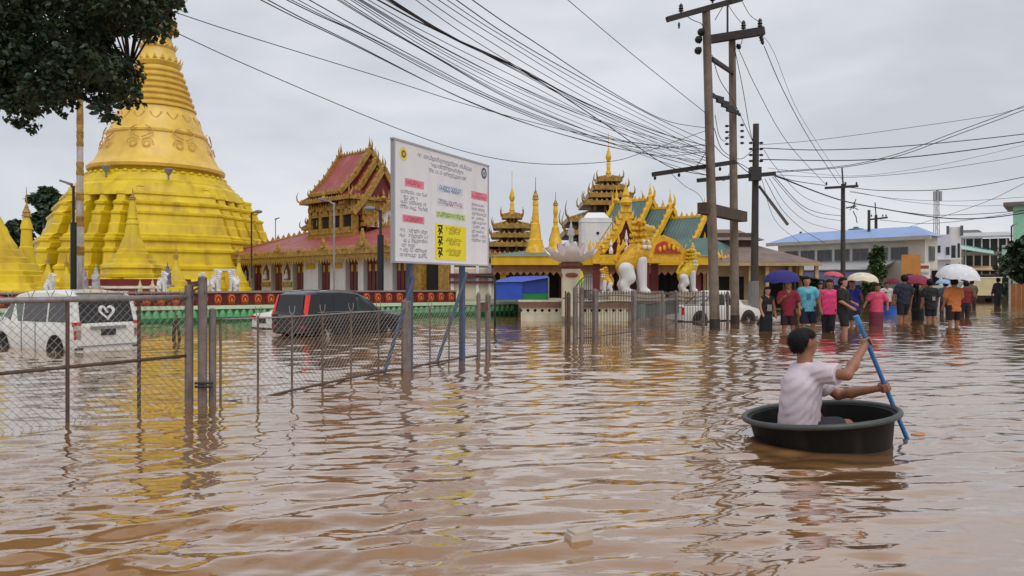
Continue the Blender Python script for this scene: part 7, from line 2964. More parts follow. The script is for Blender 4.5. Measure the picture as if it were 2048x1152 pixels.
BUN = [[(522, 0), (689, 81), (949, 207), (1129, 270), (1309, 310), (1407, 305)],
       [(536, 0), (693, 80), (972, 218), (1174, 283), (1309, 312), (1420, 342)],
       [(574, 0), (716, 67), (904, 166), (1084, 243), (1219, 286), (1312, 296), (1407, 290)],
       [(583, 0), (740, 76), (930, 174), (1100, 246), (1250, 296), (1350, 322), (1420, 345)],
       [(619, 0), (814, 106), (994, 198), (1151, 260), (1331, 326), (1420, 352)],
       [(675, 0), (859, 108), (1039, 208), (1219, 275), (1354, 294), (1412, 288)],
       [(688, 0), (870, 112), (1050, 208), (1230, 282), (1360, 318), (1415, 330)],
       [(702, 0), (904, 126), (1084, 216), (1264, 288), (1380, 325), (1420, 338)],
       [(716, 0), (949, 135), (1174, 234), (1354, 287), (1412, 306)],
       [(724, 0), (930, 118), (1130, 216), (1300, 280), (1412, 316)],
       [(756, 0), (882, 65), (1048, 144), (1219, 254), (1336, 332), (1420, 352)],
       [(778, 0), (904, 76), (1039, 139), (1174, 207), (1309, 262), (1412, 292)],
       [(772, 0), (900, 72), (1040, 136), (1180, 212), (1320, 272), (1412, 302)],
       [(785, 0), (910, 76), (1045, 148), (1190, 226), (1340, 300), (1420, 334)],
       [(832, 0), (949, 81), (1084, 162), (1219, 234), (1371, 290), (1412, 298)],
       [(877, 0), (1039, 103), (1174, 184), (1309, 252), (1412, 308)],
       [(913, 0), (1039, 85), (1174, 162), (1309, 234), (1410, 281)],
       [(945, 0), (1084, 94), (1187, 162), (1286, 220), (1345, 245), (1412, 256)]]
ORD = ['first', 'second', 'third', 'fourth', 'fifth', 'sixth', 'seventh', 'eighth', 'ninth', 'tenth', 'eleventh', 'twelfth', 'thirteenth', 'fourteenth', 'fifteenth', 'sixteenth', 'seventeenth', 'eighteenth', 'nineteenth', 'twentieth', 'twenty-first', 'twenty-second', 'twenty-third', 'twenty-fourth', 'twenty-fifth', 'twenty-sixth']
for (a_, b_, t_) in ((2, 4, 0.5), (5, 6, 0.4), (7, 8, 0.5), (8, 9, 0.5), (11, 13, 0.6), (14, 15, 0.5), (9, 10, 0.4), (15, 16, 0.5)):
    A_, B_ = BUN[a_], BUN[b_]

    def at_(w, u):
        k_ = u * (len(w) - 1)
        i_ = min(int(k_), len(w) - 2)
        return [w[i_][j] + (w[i_ + 1][j] - w[i_][j]) * (k_ - i_) for j in (0, 1)]
    BUN.append([tuple(at_(A_, u)[j] * (1 - t_) + at_(B_, u)[j] * t_ for j in (0, 1)) for u in (0, 0.2, 0.4, 0.6, 0.8, 1.0)])
BUN.sort(key=lambda w: w[0][0])
for i, w in enumerate(BUN):
    q = []
    for (x, y) in w:
        d = min(22.6 if x < 1415 else 24.5, 5960.0 / (566 - y))
        if x > 1400:
            d = 22.5
        q.append(P(x, y, d))
    back = [q[0] + (q[0] - q[1]).normalized() * 5 + Vector((0, 0, 0.15)), q[0] + (q[0] - q[1]).normalized() * 12 + Vector((0, 0, 0.6))]
    thick = 0.0125 if w[0][0] in (756, 778) else 0.0085 if w[0][0] in (522, 536, 574, 619, 913, 945) else 0.0065
    cable(back[::-1] + q, thick, ORD[i] + ' cable from the left along the top edge in the bundle to the twin poles', 'cables sweeping in from the upper left')
cable([P(1090, -40, 16), P(1136, 0, 17), P(1264, 108, 19.5), P(1410, 225, 22.5)], 0.009, 'single steep overhead cable meeting the nearer twin pole', None)
cable([P(330, 18, 13), P(500, 74, 14), P(770, 157, 16), P(972, 220, 18), P(1200, 275, 20.5), P(1409, 304, 22.5)], 0.0085, 'upper of two thin cables leaving the stupa crown', None)
cable([P(330, 55, 13), P(500, 133, 14), P(787, 254, 16), P(949, 308, 18), P(1084, 328, 19), P(1219, 323, 20.5), P(1286, 305, 21.3), P(1410, 262, 22.5)], 0.0085, 'lower thin cable sagging across the notice board', None)
RG = 'cables crossing the sky right of the poles'
RIGHT = (([(1520, 296, 28), (1634, 300, 28), (1768, 295, 28), (1901, 284, 28), (2048, 268, 28), (2300, 235, 28)], 0.017),
               ([(1520, 319, 28), (1687, 321, 28), (1821, 314, 28), (1955, 298, 28), (2048, 283, 28), (2300, 240, 28)], 0.02),
               ([(1553, 343, 28), (1687, 332, 27), (1794, 308, 26), (1901, 268, 25), (2048, 212, 24), (2260, 120, 22)], 0.012),
               ([(1553, 345, 28), (1690, 334, 27), (1800, 311, 26), (1905, 273, 25), (2048, 220, 24), (2260, 135, 22)], 0.012),
               ([(1516, 290, 28), (1634, 280, 28), (1821, 255, 28), (1982, 231, 28), (2048, 215, 28), (2280, 165, 28)], 0.009),
               ([(1553, 350, 28), (1687, 355, 28), (1821, 346, 28), (1955, 327, 28), (2048, 311, 28), (2280, 262, 28)], 0.009),
               ([(1535, 336, 28), (1700, 352, 29), (1850, 335, 30), (1960, 312, 30), (2048, 290, 30), (2280, 230, 30)], 0.007),
               ([(1700, 375, 40), (1768, 381, 38), (1901, 378, 36), (2048, 354, 34), (2280, 300, 32)], 0.018),
               ([(1551, 352, 28), (1677, 399, 33), (1768, 418, 36), (1875, 435, 38), (1955, 437, 38), (2048, 426, 38), (2250, 390, 38)], 0.028),
               ([(1559, 354, 28), (1687, 402, 33), (1821, 426, 36), (1901, 430, 37), (2048, 420, 38), (2250, 385, 38)], 0.016),
               ([(1700, 382, 40), (1821, 404, 44), (1940, 412, 46), (2048, 408, 46), (2250, 395, 46)], 0.012),
               ([(1700, 384, 40), (1800, 398, 42), (1920, 402, 44), (2048, 394, 44), (2250, 380, 44)], 0.012),
               ([(1760, 440, 57), (1860, 447, 56), (1990, 432, 54), (2120, 405, 52)], 0.018),
               ([(1790, 462, 57), (1821, 453, 54), (1955, 410, 46), (2048, 367, 40), (2200, 290, 34)], 0.014),
               ([(1528, 92, 25.4), (1566, 180, 28), (1620, 280, 33), (1678, 368, 40)], 0.014),
               ([(1478, 100, 25.4), (1515, 180, 28), (1575, 285, 33), (1654, 372, 40)], 0.012),
               ([(1490, 60, 25.2), (1540, 90, 26), (1600, 230, 31), (1690, 368, 40)], 0.008),
               ([(1551, 351, 28), (1590, 362, 31), (1650, 371, 40)], 0.018),
               ([(1548, 352, 28), (1600, 408, 32), (1640, 426, 36), (1684, 432, 40)], 0.014),
               ([(1545, 354, 28), (1590, 405, 32), (1630, 432, 36), (1684, 442, 40)], 0.012),
               ([(1538, 356, 28), (1575, 412, 32), (1620, 446, 36), (1684, 462, 40)], 0.01),
               ([(1530, 358, 28), (1565, 420, 31), (1610, 462, 35), (1650, 486, 38)], 0.012),
               ([(1528, 300, 28), (1552, 335, 30), (1610, 395, 34), (1684, 420, 40)], 0.01),
               ([(1524, 360, 28), (1550, 440, 31), (1600, 485, 35)], 0.009))


def y_at_edge(w):
    for a, b in zip(w, w[1:]):
        if a[0] <= 2048 <= b[0]:
            return a[1] + (b[1] - a[1]) * (2048 - a[0]) / (b[0] - a[0])


edge = sorted([w for w in RIGHT if y_at_edge(w[0]) is not None], key=lambda w: y_at_edge(w[0]))
for i, (w, r) in enumerate(edge):
    cable([P(*p) for p in w], r, ORD[i] + ' cable from the top along the right edge of the picture', RG)
rest = sorted([w for w in RIGHT if y_at_edge(w[0]) is None], key=lambda w: w[0][0][1])
for i, (w, r) in enumerate(rest):
    cable([P(*p) for p in w], r, ORD[i] + ' highest-starting cable from the poles down to the pole beyond the crowd', 'cables running to the pole beyond the crowd')
MG = 'short jumper cables between the power poles'
for (w, r) in (([(1424, 110, 22.6), (1440, 160, 23.5), (1468, 205, 25), (1508, 288, 28)], 0.012),
               ([(1470, 100, 25.3), (1486, 180, 26), (1500, 260, 27.5), (1512, 300, 28)], 0.012),
               ([(1430, 230, 22.6), (1438, 270, 23.2), (1450, 282, 24), (1462, 262, 25)], 0.01),
               ([(1428, 256, 22.6), (1445, 300, 24), (1480, 318, 26), (1506, 300, 28)], 0.012),
               ([(1428, 290, 22.6), (1450, 312, 24), (1485, 330, 26), (1508, 345, 28)], 0.012),
               ([(1412, 305, 22.5), (1390, 335, 22.5), (1368, 343, 22.4)], 0.012),
               ([(1340, 345, 22.4), (1370, 372, 23), (1400, 392, 23.5), (1420, 440, 22.6)], 0.008),
               ([(1470, 322, 25.4), (1490, 340, 27), (1508, 352, 28)], 0.016),
               ([(1468, 330, 25.4), (1450, 360, 24.6), (1440, 356, 24)], 0.01),
               ([(1362, 24, 22.5), (1385, 40, 22.5), (1403, 48, 22.5), (1410, 66, 22.5)], 0.012),
               ([(1488, 66, 25.2), (1480, 92, 25.2), (1466, 98, 25.2)], 0.012),
               ([(1430, 40, 22.6), (1446, 12, 23), (1462, -20, 23.5)], 0.012),
               ([(1484, 2, 23), (1500, 30, 24), (1519, 44, 25.2)], 0.01),
               ([(1455, 8, 23.4), (1470, 30, 24.5), (1486, 50, 25.2)], 0.01)):
    cable([P(*p) for p in w], r, 'short slack cable joining the power poles', MG)
# ------------------------------------------------------------------ street on the right
def window(root, c, w, h, y, fr=None, pane=None):
    m = MB()
    m.box((c[0], y, c[1]), (w, 0.08, h))
    f_ = m.build('window', fr or mat('window_frame_grey', (120, 122, 124)), root)
    for k in (-1, 1):
        m = MB()
        m.box((c[0] + k * w * 0.24, y - 0.045, c[1]), (w * 0.42, 0.03, h * 0.86))
        m.build('pane', pane or GLASS, f_)
    return f_


BROWNROOF = ribbed('brown_sheet_roof', (126, 106, 98), pitch=0.2, axis=0, rough=0.7, var=0.25, scale=1.2, streak=0.5, dirt=(84, 66, 58))


def brown_house():
    D = 35.0
    s = D / FPX
    x0, x1 = (1400 - 1024) * s, (1642 - 1024) * s
    cx = (x0 + x1) / 2
    hw = (x1 - x0) / 2
    root = thing('brown_roofed_house', 'low beige house with rusty brown roof behind the twin poles', 'house', (cx, D, 0))

    def z(y, d=D):
        return CAM_H + (HOR - y) * d / FPX
    WALLY = mat('beige_wall', (188, 164, 120), rough=0.75, var=0.15, scale=1.5, streak=0.4, dirt=(120, 96, 66))
    m = MB()
    m.box((0, 5, 0.9), (2 * hw - 0.8, 8, 2.9))
    m.build('wall', WALLY, root)
    m = MB()
    e = [(-hw, 0), (hw, 0), (hw, 10), (-hw, 10)]
    ze, zr = z(524), z(485, 39)
    m.add([(x, y, ze) for x, y in e] + [(-hw + 2.4, 4.2, zr), (hw - 2.2, 4.2, zr), (hw - 2.2, 6, zr), (-hw + 2.4, 6, zr)] + [(x, y, ze - 0.1) for x, y in e],
          [(0, 1, 5, 4), (1, 2, 6, 5), (2, 3, 7, 6), (3, 0, 4, 7), (4, 5, 6, 7), (8, 9, 1, 0), (9, 10, 2, 1), (10, 11, 3, 2), (11, 8, 0, 3), (11, 10, 9, 8)])
    m.build('roof', BROWNROOF, root)
    m = MB()
    m.box((0, 0.02, ze - 0.1), (2 * hw + 0.1, 0.1, 0.16))
    m.build('fascia', mat('cream_fascia', (178, 152, 110), rough=0.7), root)
    # clerestory
    c2 = (1518 - 1024) * s - cx
    m = MB()
    m.box((c2, 5, (z(478, 40) + zr) / 2), (90 * s, 3, 0.7))
    m.build('clerestory_wall', mat('dark_clerestory', (82, 66, 56)), root)
    m = MB()
    w2 = 56 * s
    za, zb2 = z(480, 38), z(456, 39)
    m.add([(c2 - w2, 3.0, za), (c2 + w2, 3.0, za), (c2 + w2, 7, za), (c2 - w2, 7, za), (c2 - w2 * 0.55, 5, zb2), (c2 + w2 * 0.35, 5, zb2)], [(0, 1, 5, 4), (1, 2, 5), (2, 3, 4, 5), (3, 0, 4), (3, 2, 1, 0)])
    m.build('upper_roof', BROWNROOF, root)
    for (a, b, nm, mt) in ((1440, 1470, 'opening', DARK), (1478, 1500, 'opening', DARK), (1512, 1530, 'opening', mat('grey_shutter', (92, 84, 76))), (1545, 1580, 'opening', DARK), (1588, 1604, 'opening', mat('dark_green_door', (34, 44, 38))), (1608, 1634, 'opening', DARK)):
        m = MB()
        m.box((((a + b) / 2 - 1024) * s - cx, 0.97, z(585)), ((b - a) * s, 0.1, 64 * s))
        m.build(nm, mt, root)
    for (a, b, c) in ((1535, 1580, (178, 132, 92)), (1584, 1602, (168, 110, 74))):
        m = MB()
        m.box((((a + b) / 2 - 1024) * s - cx, 0.6, z(539)), ((b - a) * s, 0.06, 18 * s))
        m.build('sign_board', mat('sign_%d' % c[0], c, rough=0.6), root)
    for px in (1420, 1474, 1504, 1538, 1584, 1606, 1638):
        m = MB()
        m.box(((px - 1024) * s - cx, 0.3, (ze - 0.4) / 2), (0.16, 0.16, ze + 0.2))
        m.build('veranda_post', WALLY, root)
    return root


brown_house()
# lean-to roof between house and the street
ln = thing('lean_to', 'dark lean-to shelter at the right end of the beige house', 'shelter', P(1622, 600, 33.5))
sl = 33.5 / FPX
m = MB()
m.add([(-0.8, 0, 52 * sl), (0.55, -0.3, 40 * sl), (0.55, 2.5, 40 * sl), (-0.8, 2.5, 52 * sl), (-0.8, 0, 50 * sl), (0.55, -0.3, 38 * sl), (0.55, 2.5, 38 * sl), (-0.8, 2.5, 50 * sl)], [(0, 1, 2, 3), (7, 6, 5, 4), (0, 4, 5, 1), (1, 5, 6, 2), (2, 6, 7, 3), (3, 7, 4, 0)])
m.build('roof', mat('dark_sheet', (60, 54, 52), rough=0.8), ln)
for (x, y) in ((-0.7, 0.05), (0.5, -0.2), (0.5, 2.3)):
    m = MB()
    m.tube([(x, y, -1.2), (x, y, 40 * sl if x > 0 else 50 * sl)], 0.05, 6)
    m.build('post', DARKSTEEL, ln)


def blue_roof_building():
    A = P(1556, 600, 59)
    B = P(1850, 600, 50)
    A.z = B.z = 0
    L = (B - A).length
    ang = math.atan2(B.y - A.y, B.x - A.x)
    root = thing('blue_roofed_building', 'long white two-storey building with pale blue roof along the street', 'building', A, ang)
    H = 4.55
    CW = mat('off_white_wall', (206, 204, 192), rough=0.7, var=0.1, scale=0.8, streak=0.4, dirt=(150, 146, 130))
    m = MB()
    m.box((L / 2, 0.9, H / 2 - 0.2), (L, 1.8, H + 0.4))
    m.build('wall', CW, root)
    m = MB()
    m.add([(-0.6, -0.6, H), (L + 0.6, -0.6, H), (L + 0.3, 2.2, H), (-0.6, 2.2, H), (1.0, 1.4, H + 0.8), (L - 1.2, 1.4, H + 0.8)], [(0, 1, 5, 4), (1, 2, 5), (2, 3, 4, 5), (3, 0, 4), (3, 2, 1, 0)])
    m.build('roof', ribbed('blue_sheet_roof', (136, 162, 206), pitch=0.25, axis=0, rough=0.5, var=0.15, scale=0.5), root)
    m = MB()
    m.box((L / 2, -0.6, H - 0.12), (L + 1.3, 0.12, 0.26))
    m.build('fascia', mat('grey_fascia', (168, 166, 160)), root)
    for i in range(7):
        x = 1.2 + i * (L - 2.2) / 6.5
        window(root, (x, 3.45), 1.15, 0.85, -0.03, pane=mat('grey_pane', (92, 96, 100), rough=0.2))
    # mid-height lean-to awning
    m = MB()
    m.add([(1.0, -0.05, 3.0), (9.2, -0.05, 2.95), (9.2, -2.4, 2.35), (1.0, -2.4, 2.4), (1.0, -0.05, 2.93), (9.2, -0.05, 2.88), (9.2, -2.4, 2.28), (1.0, -2.4, 2.33)], [(3, 2, 1, 0), (4, 5, 6, 7), (0, 1, 5, 4), (3, 7, 6, 2), (0, 4, 7, 3), (1, 2, 6, 5)])
    m.build('awning', ribbed('grey_awning', (168, 168, 170), pitch=0.25, axis=0, rough=0.6, var=0.15), root)
    m = MB()
    m.box((5.0, -2.2, 1.55), (7.8, 0.08, 1.3))
    m.build('shop_front', mat('lilac_shop', (118, 120, 164), rough=0.6, var=0.2), root)
    for i in range(5):
        m = MB()
        m.box((1.8 + i * 1.6, -2.26, 0.5), (1.2, 0.06, 1.5))
        m.build('shop_opening', DARK, root)
    for i in range(2):
        m = MB()
        m.box((10.4 + i * 1.5, -0.05, 1.75), (0.75, 0.1, 1.2))
        f_ = m.build('window', WHITE, root)
        m = MB()
        m.box((10.4 + i * 1.5, -0.115, 1.75), (0.45, 0.03, 0.95))
        m.build('pane', DARK, f_)
    m = MB()
    m.box((11.2, -0.2, 0.95), (4.2, 0.4, 0.3))
    m.build('ledge', mat('pale_green_ledge', (178, 196, 170)), root)
    # street end wall
    for (y, zz, w, h) in ((0.9, 3.4, 0.8, 1.0),):
        m = MB()
        m.box((L + 0.03, y, zz), (0.08, w, h))
        f_ = m.build('window', mat('window_frame_grey', (120, 122, 124)), root)
        m = MB()
        m.box((L + 0.08, y, zz), (0.03, w * 0.8, h * 0.85))
        m.build('pane', GLASS, f_)


blue_roof_building()
tk = thing('water_tank', 'teal roof-top water tank on the blue roofed building', 'water tank', P(1712, 478, 56))
st_ = 56 / FPX
m = MB()
m.lathe([(17 * st_, 0), (18 * st_, 6 * st_), (18 * st_, 16 * st_), (14 * st_, 20 * st_), (5 * st_, 22 * st_), (5 * st_, 24 * st_)], 20)
m.build('tank', mat('teal_plastic', (54, 96, 104), rough=0.5), tk, autos=30)
m = MB()
m.box((0, 0, -0.35), (1.5, 1.2, 0.7))
m.build('tank_stand', CONC, tk)

cs = thing('corner_shop', 'orange-brown corner shop with white sign below the white building', 'shop', P(1822, 600, 48), R(-28))
s_ = 48 / FPX
m = MB()
m.box((0, 1, 44 * s_), (34 * s_, 2, 94 * s_))
m.build('wall', mat('ochre_wall', (190, 130, 66), rough=0.7, var=0.15), cs)
window(cs, (-2 * s_, 46 * s_), 12 * s_, 14 * s_, -0.03)
m = MB()
m.box((24 * s_, 0.5, 58 * s_), (20 * s_, 0.1, 30 * s_))
sg = m.build('sign_board', WHITE, cs)
for (y, c) in ((66, (150, 60, 50)), (54, (170, 176, 186))):
    m = MB()
    m.box((24 * s_, 0.44, y * s_), (15 * s_, 0.03, 6 * s_))
    m.build('sign_panel', mat('panel_%d' % c[0], c), sg)
m = MB()
m.box((26 * s_, 1.5, 20 * s_), (22 * s_, 2, 60 * s_))
m.build('side_wall', mat('brown_side', (120, 84, 70)), cs)
m = MB()
m.box((4 * s_, 0.0, 10 * s_), (60 * s_, 0.06, 30 * s_))
m.build('shutter', mat('grey_shutter', (92, 84, 76)), cs)

# white tower block
tw = thing('white_tower_block', 'narrow white concrete tower block at the end of the street', 'building', P(1884, 600, 66), R(-30))
s_ = 66 / FPX
m = MB()
m.box((-10 * s_, 2, 56 * s_), (50 * s_, 4, 150 * s_))
m.build('wall', mat('cool_white_wall', (204, 206, 216), rough=0.7, var=0.08, streak=0.3, dirt=(150, 150, 156)), tw)
m = MB()
m.box((22 * s_, 2.2, 66 * s_), (22 * s_, 3.6, 160 * s_))
m.build('stair_block', WHITE, tw)
for (x, y, w, h) in ((-22, 102, 8, 18), (10, 98, 6, 16), (20, 96, 7, 26), (29, 98, 4, 30), (10, 66, 6, 12), (20, 62, 8, 16), (-22, 66, 8, 14), (-6, 102, 7, 14)):
    m = MB()
    m.box((x * s_, -0.02 if x < 14 else 0.38, y * s_), (w * s_, 0.1, h * s_))
    f_ = m.build('window', mat('dark_window_frame', (70, 72, 80)), tw)
    m = MB()
    m.box((x * s_, -0.09 if x < 14 else 0.31, y * s_), (w * s_ * 0.8, 0.03, h * s_ * 0.88))
    m.build('pane', GLASS, f_)
for x in (10, 34):
    m = MB()
    m.box((x * s_, 0.3, 138 * s_), (5 * s_, 0.3, 20 * s_))
    m.build('roof_pier', mat('dark_pier', (90, 90, 96)), tw)
for y in (82, 48):
    m = MB()
    m.box((8 * s_, -0.2, y * s_), (52 * s_, 0.6, 3 * s_))
    m.build('balcony_slab', WHITE, tw)

# balconied building with green canopy
gb2 = thing('balcony_building', 'open balconied building with pale green canopy near the cream truck', 'building', P(1966, 600, 74), R(-32))
s_ = 74 / FPX
m = MB()
m.box((4 * s_, 4, 50 * s_), (92 * s_, 5, 120 * s_))
m.build('wall', mat('grey_cream_wall', (188, 184, 176), rough=0.7, var=0.1), gb2)
m = MB()
m.add([(-48 * s_, 0.6, 128 * s_), (50 * s_, 0.6, 128 * s_), (46 * s_, 4, 140 * s_), (-44 * s_, 4, 140 * s_)], [(0, 1, 2, 3)])
m.box((0, 0.7, 127 * s_), (100 * s_, 0.2, 4 * s_))
m.build('roof', mat('pale_roof', (176, 176, 178), rough=0.6), gb2)
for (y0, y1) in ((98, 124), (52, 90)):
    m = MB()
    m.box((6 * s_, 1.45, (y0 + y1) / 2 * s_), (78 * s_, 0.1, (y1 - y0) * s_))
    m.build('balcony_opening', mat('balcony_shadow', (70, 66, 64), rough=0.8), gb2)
    for k in range(6):
        m = MB()
        m.box((-30 * s_ + k * 14 * s_, 1.3, (y0 + y1) / 2 * s_), (2.4 * s_, 0.16, (y1 - y0) * s_))
        m.build('balcony_post', WHITE, gb2)
    m = MB()
    m.box((6 * s_, 1.1, (y0 + 6) * s_), (80 * s_, 0.08, 2 * s_))
    m.build('balcony_rail', DARKSTEEL, gb2)
m = MB()
m.add([(-52 * s_, -1.0, 106 * s_), (18 * s_, -1.0, 92 * s_), (18 * s_, 1.4, 100 * s_), (-52 * s_, 1.4, 118 * s_), (-52 * s_, -1.0, 104.5 * s_), (18 * s_, -1.0, 90.5 * s_)], [(0, 1, 2, 3), (0, 4, 5, 1)])
m.build('canopy', mat('mint_canopy', (168, 206, 190), rough=0.6), gb2)
m = MB()
m.add([(-40 * s_, -1.2, 62 * s_), (30 * s_, -1.2, 60 * s_), (30 * s_, 1.3, 68 * s_), (-40 * s_, 1.3, 70 * s_), (-40 * s_, -1.2, 60 * s_), (30 * s_, -1.2, 58 * s_)], [(0, 1, 2, 3), (0, 4, 5, 1)])
m.build('awning', mat('peach_awning', (214, 176, 146), rough=0.6), gb2)
m = MB()
m.box((38 * s_, 1.3, 70 * s_), (12 * s_, 0.3, 80 * s_))
m.build('pilaster', mat('mint_wall', (170, 206, 192)), gb2)
m = MB()
m.box((4 * s_, 1.4, 24 * s_), (80 * s_, 0.1, 50 * s_))
m.build('shop_opening', DARK, gb2)

hs = thing('orange_roofed_house', 'small house with orange roof between balconied building and tree', 'house', P(2004, 600, 82), R(-33))
s_ = 82 / FPX
m = MB()
m.box((0, 2, 46 * s_), (40 * s_, 4, 110 * s_))
m.build('wall', mat('sand_wall', (196, 180, 156)), hs)
m = MB()
m.add([(-24 * s_, -0.3, 100 * s_), (24 * s_, -0.3, 104 * s_), (20 * s_, 3, 122 * s_), (-18 * s_, 3, 118 * s_)], [(0, 1, 2, 3)])
m.build('roof', mat('orange_tiles', (196, 112, 76), rough=0.7, var=0.2), hs)
window(hs, (-4 * s_, 70 * s_), 14 * s_, 18 * s_, -0.03)
m = MB()
m.box((2 * s_, -0.05, 30 * s_), (16 * s_, 0.1, 40 * s_))
m.build('door', DARK, hs)

# mint building at the right edge
mb_ = thing('mint_building', 'mint green upper storey with brown flat roof at the right edge', 'building', P(2097, 600, 62), R(-37))
s_ = 62 / FPX
m = MB()
m.box((6 * s_, 2.5, 84 * s_), (130 * s_, 5, 216 * s_))
m.build('wall', mat('mint_paint', (150, 206, 180), rough=0.7, var=0.1, streak=0.3, dirt=(110, 150, 130)), mb_)
m = MB()
m.box((4 * s_, 2.5, 195 * s_), (158 * s_, 6, 8 * s_))
m.build('roof_slab', mat('brown_slab', (120, 106, 100)), mb_)
window(mb_, (-20 * s_, 160 * s_), 20 * s_, 24 * s_, -0.03)
window(mb_, (-20 * s_, 90 * s_), 20 * s_, 24 * s_, -0.03)

gw = thing('brown_gate_wall', 'brown boarded gate wall at the right edge of the street', 'wall', W(2046, 607), R(-34))
s_ = WD(607) / FPX
for k in range(5):
    m = MB()
    m.box(((-16 + k * 9) * s_, 0, 20 * s_ - 0.2), (8.6 * s_, 0.12, 52 * s_))
    m.build('board', mat('brown_board', (150, 96, 54), rough=0.7, var=0.25, scale=2, streak=0.4), gw)
m = MB()
m.box((2 * s_, 0.1, 48 * s_), (50 * s_, 0.3, 4 * s_))
m.build('capping', mat('brown_slab', (120, 106, 100)), gw)
m = MB()
m.box((-22 * s_, 0, 20 * s_), (4 * s_, 0.3, 70 * s_))
m.build('gate_pier', mat('grey_pier', (168, 164, 160)), gw)

leafy_tree('tree', 'dark round tree overhanging the brown gate wall at the right edge', 2062, 468, 572, 46, 46, (40, 62, 36), 15, 0, 70, 0.3, per=80)
leafy_tree('bush', 'leafy green bush behind the crowd beside the cream umbrella', 1742, 552, 606, 42, 22, (62, 92, 44), 16, 0, 30, 0.2, per=50)
leafy_tree('tree', 'slender light green tree beside the far power poles', 1757, 492, 560, 50, 18, (72, 92, 56), 17, 0, 34, 0.24, per=50)
leafy_tree('bush', 'dark green bush at the right end of the beige house', 1628, 556, 606, 34, 24, (48, 72, 40), 18, 0, 30, 0.18, per=50)
leafy_tree('tree', 'grey-green ragged tree beside the person at the right-hand gate', 2006, 505, 600, 70, 20, (104, 112, 98), 19, 0, 34, 0.3, per=40)
for (px, yt, yb, D, hw_, lab) in ((1585, 470, 498, 60, 6, 'small conical cypress behind the brown roof'),):
    s_ = D / FPX
    r_ = thing('cypress', lab, 'tree', ((px - 1024) * s_ + 0.3, D - 1, 0))
    zt, zb_ = CAM_H + (HOR - yt) * s_, CAM_H + (HOR - yb) * s_
    foliage_obj('crown', [((0, 0, zb_ + (zt - zb_) * t), (hw_ * s_ * (1.05 - t), hw_ * s_ * (1.05 - t), 0.3)) for t in [k / 9 for k in range(10)]], 60, 0.12, leaf_material('leaf_dark_cypress', (40, 54, 40)), r_, 23)
    m = MB()
    m.tube([(0, 0, -0.3), (0, 0, zt)], [0.1, 0.02], 6)
    m.build('trunk', BARK, r_)

# cream truck
tr = thing('cream_truck', 'cream box truck parked across the far end of the street', 'truck', P(1954, 604, 56), R(166))
s_ = 56 / FPX
TRC = mat('cream_truck_paint', (206, 192, 150), rough=0.5, var=0.1, streak=0.3, dirt=(150, 136, 104))
m = MB()
m.box((-0.45, 0, 1.15), (1.9, 1.5, 1.3))
m.build('cargo_box', TRC, tr)
m = MB()
m.box((-0.45, 0, 1.83), (1.98, 1.56, 0.07))
m.build('box_roof', WHITE, tr)
m = MB()
S = [(0.55, 0.3, 0.95, 1.55, 0.7, 0.62), (1.0, 0.3, 0.95, 1.55, 0.7, 0.62), (1.3, 0.3, 0.92, 1.1, 0.68, 0.6), (1.36, 0.3, 0.7, 0.8, 0.66, 0.6)]
car_body(S, m)
m.build('cab', mat('truck_cab_paint', (214, 210, 196), rough=0.4), tr, autos=30)
for sd in (-1, 1):
    side_window(tr, S, 0.66, 1.16, 0.66, 1.0, 1.0, 1.42, sd, GLASS)
    for x in (-1.0, 0.95):
        wheel(tr, x, sd * 0.66, 0.22, 0.28, sd)
m = MB()
m.box((-0.3, 0, 0.38), (2.2, 1.2, 0.16))
m.build('chassis', DARKSTEEL, tr)
flat(tr, 'windscreen', [(1.06, -0.55, 1.5), (1.06, 0.55, 1.5), (1.32, 0.56, 1.08), (1.32, -0.56, 1.08)], GLASS)

# telecom mast
tm = thing('telecom_mast', 'pale lattice telecom mast behind the white tower block', 'mast', P(1873, 566, 160))
s_ = 160 / FPX
MST = mat('mast_grey', (150, 152, 160), rough=0.5)
m = MB()
hh = (566 - 386) * s_
for (x, y) in ((-0.5, -0.5), (0.5, -0.5), (0.5, 0.5), (-0.5, 0.5)):
    m.tube([(x, y, -1.5), (x * 0.6, y * 0.6, hh)], 0.09, 4)
k = 0.0
while k < hh:
    m.bar((-0.45, -0.45, k), (0.45, -0.45, k + 1.0), 0.06)
    m.bar((0.45, -0.45, k + 1.0), (-0.45, -0.45, k + 2.0), 0.06)
    k += 2.0
m.build('lattice', MST, tm)
for (dx, y0, y1) in ((-6, 383, 402), (0, 380, 400), (6, 383, 402)):
    m = MB()
    m.box((dx * s_, -0.4, (566 - (y0 + y1) / 2) * s_), (0.5, 0.3, (y1 - y0) * s_))
    m.build('panel_antenna', MST, tm)

# street lamp near the mint building
lamp_post('tall thin street lamp left of the mint building', 2023, 600, 452, 60, 0.06, 6, DARKSTEEL)

# motor scooter behind the child
sc = thing('motor_scooter', 'parked motor scooter half under water behind the child in black', 'scooter', Vector(((1556 - 1024) / FPX * 25.5, 25.5, -0.3)), R(200))
m = MB()
net_obj('fairing', [((0.35, 0, 0.45), (0.5, 0, 0.95), 0.12, 0.1), ((0.3, 0, 0.4), (-0.35, 0, 0.5), 0.1, 0.16), ((-0.35, 0, 0.5), (-0.6, 0, 0.72), 0.15, 0.08)], mat('scooter_white', (170, 166, 166), rough=0.4), sc, voxel=0.03, k=0.06)
m.bar((-0.62, 0, 0.78), (0.05, 0, 0.74), 0.24, 0.1)
m.build('seat', BLACK, sc)
for x in (-0.55, 0.6):
    wheel(sc, x, 0.0, 0.24, 0.24, 1)
m = MB()
m.tube([(0.5, -0.3, 1.05), (0.47, 0, 1.0), (0.5, 0.3, 1.05)], 0.02, 6)
m.build('handlebar', DARKSTEEL, sc)
m = MB()
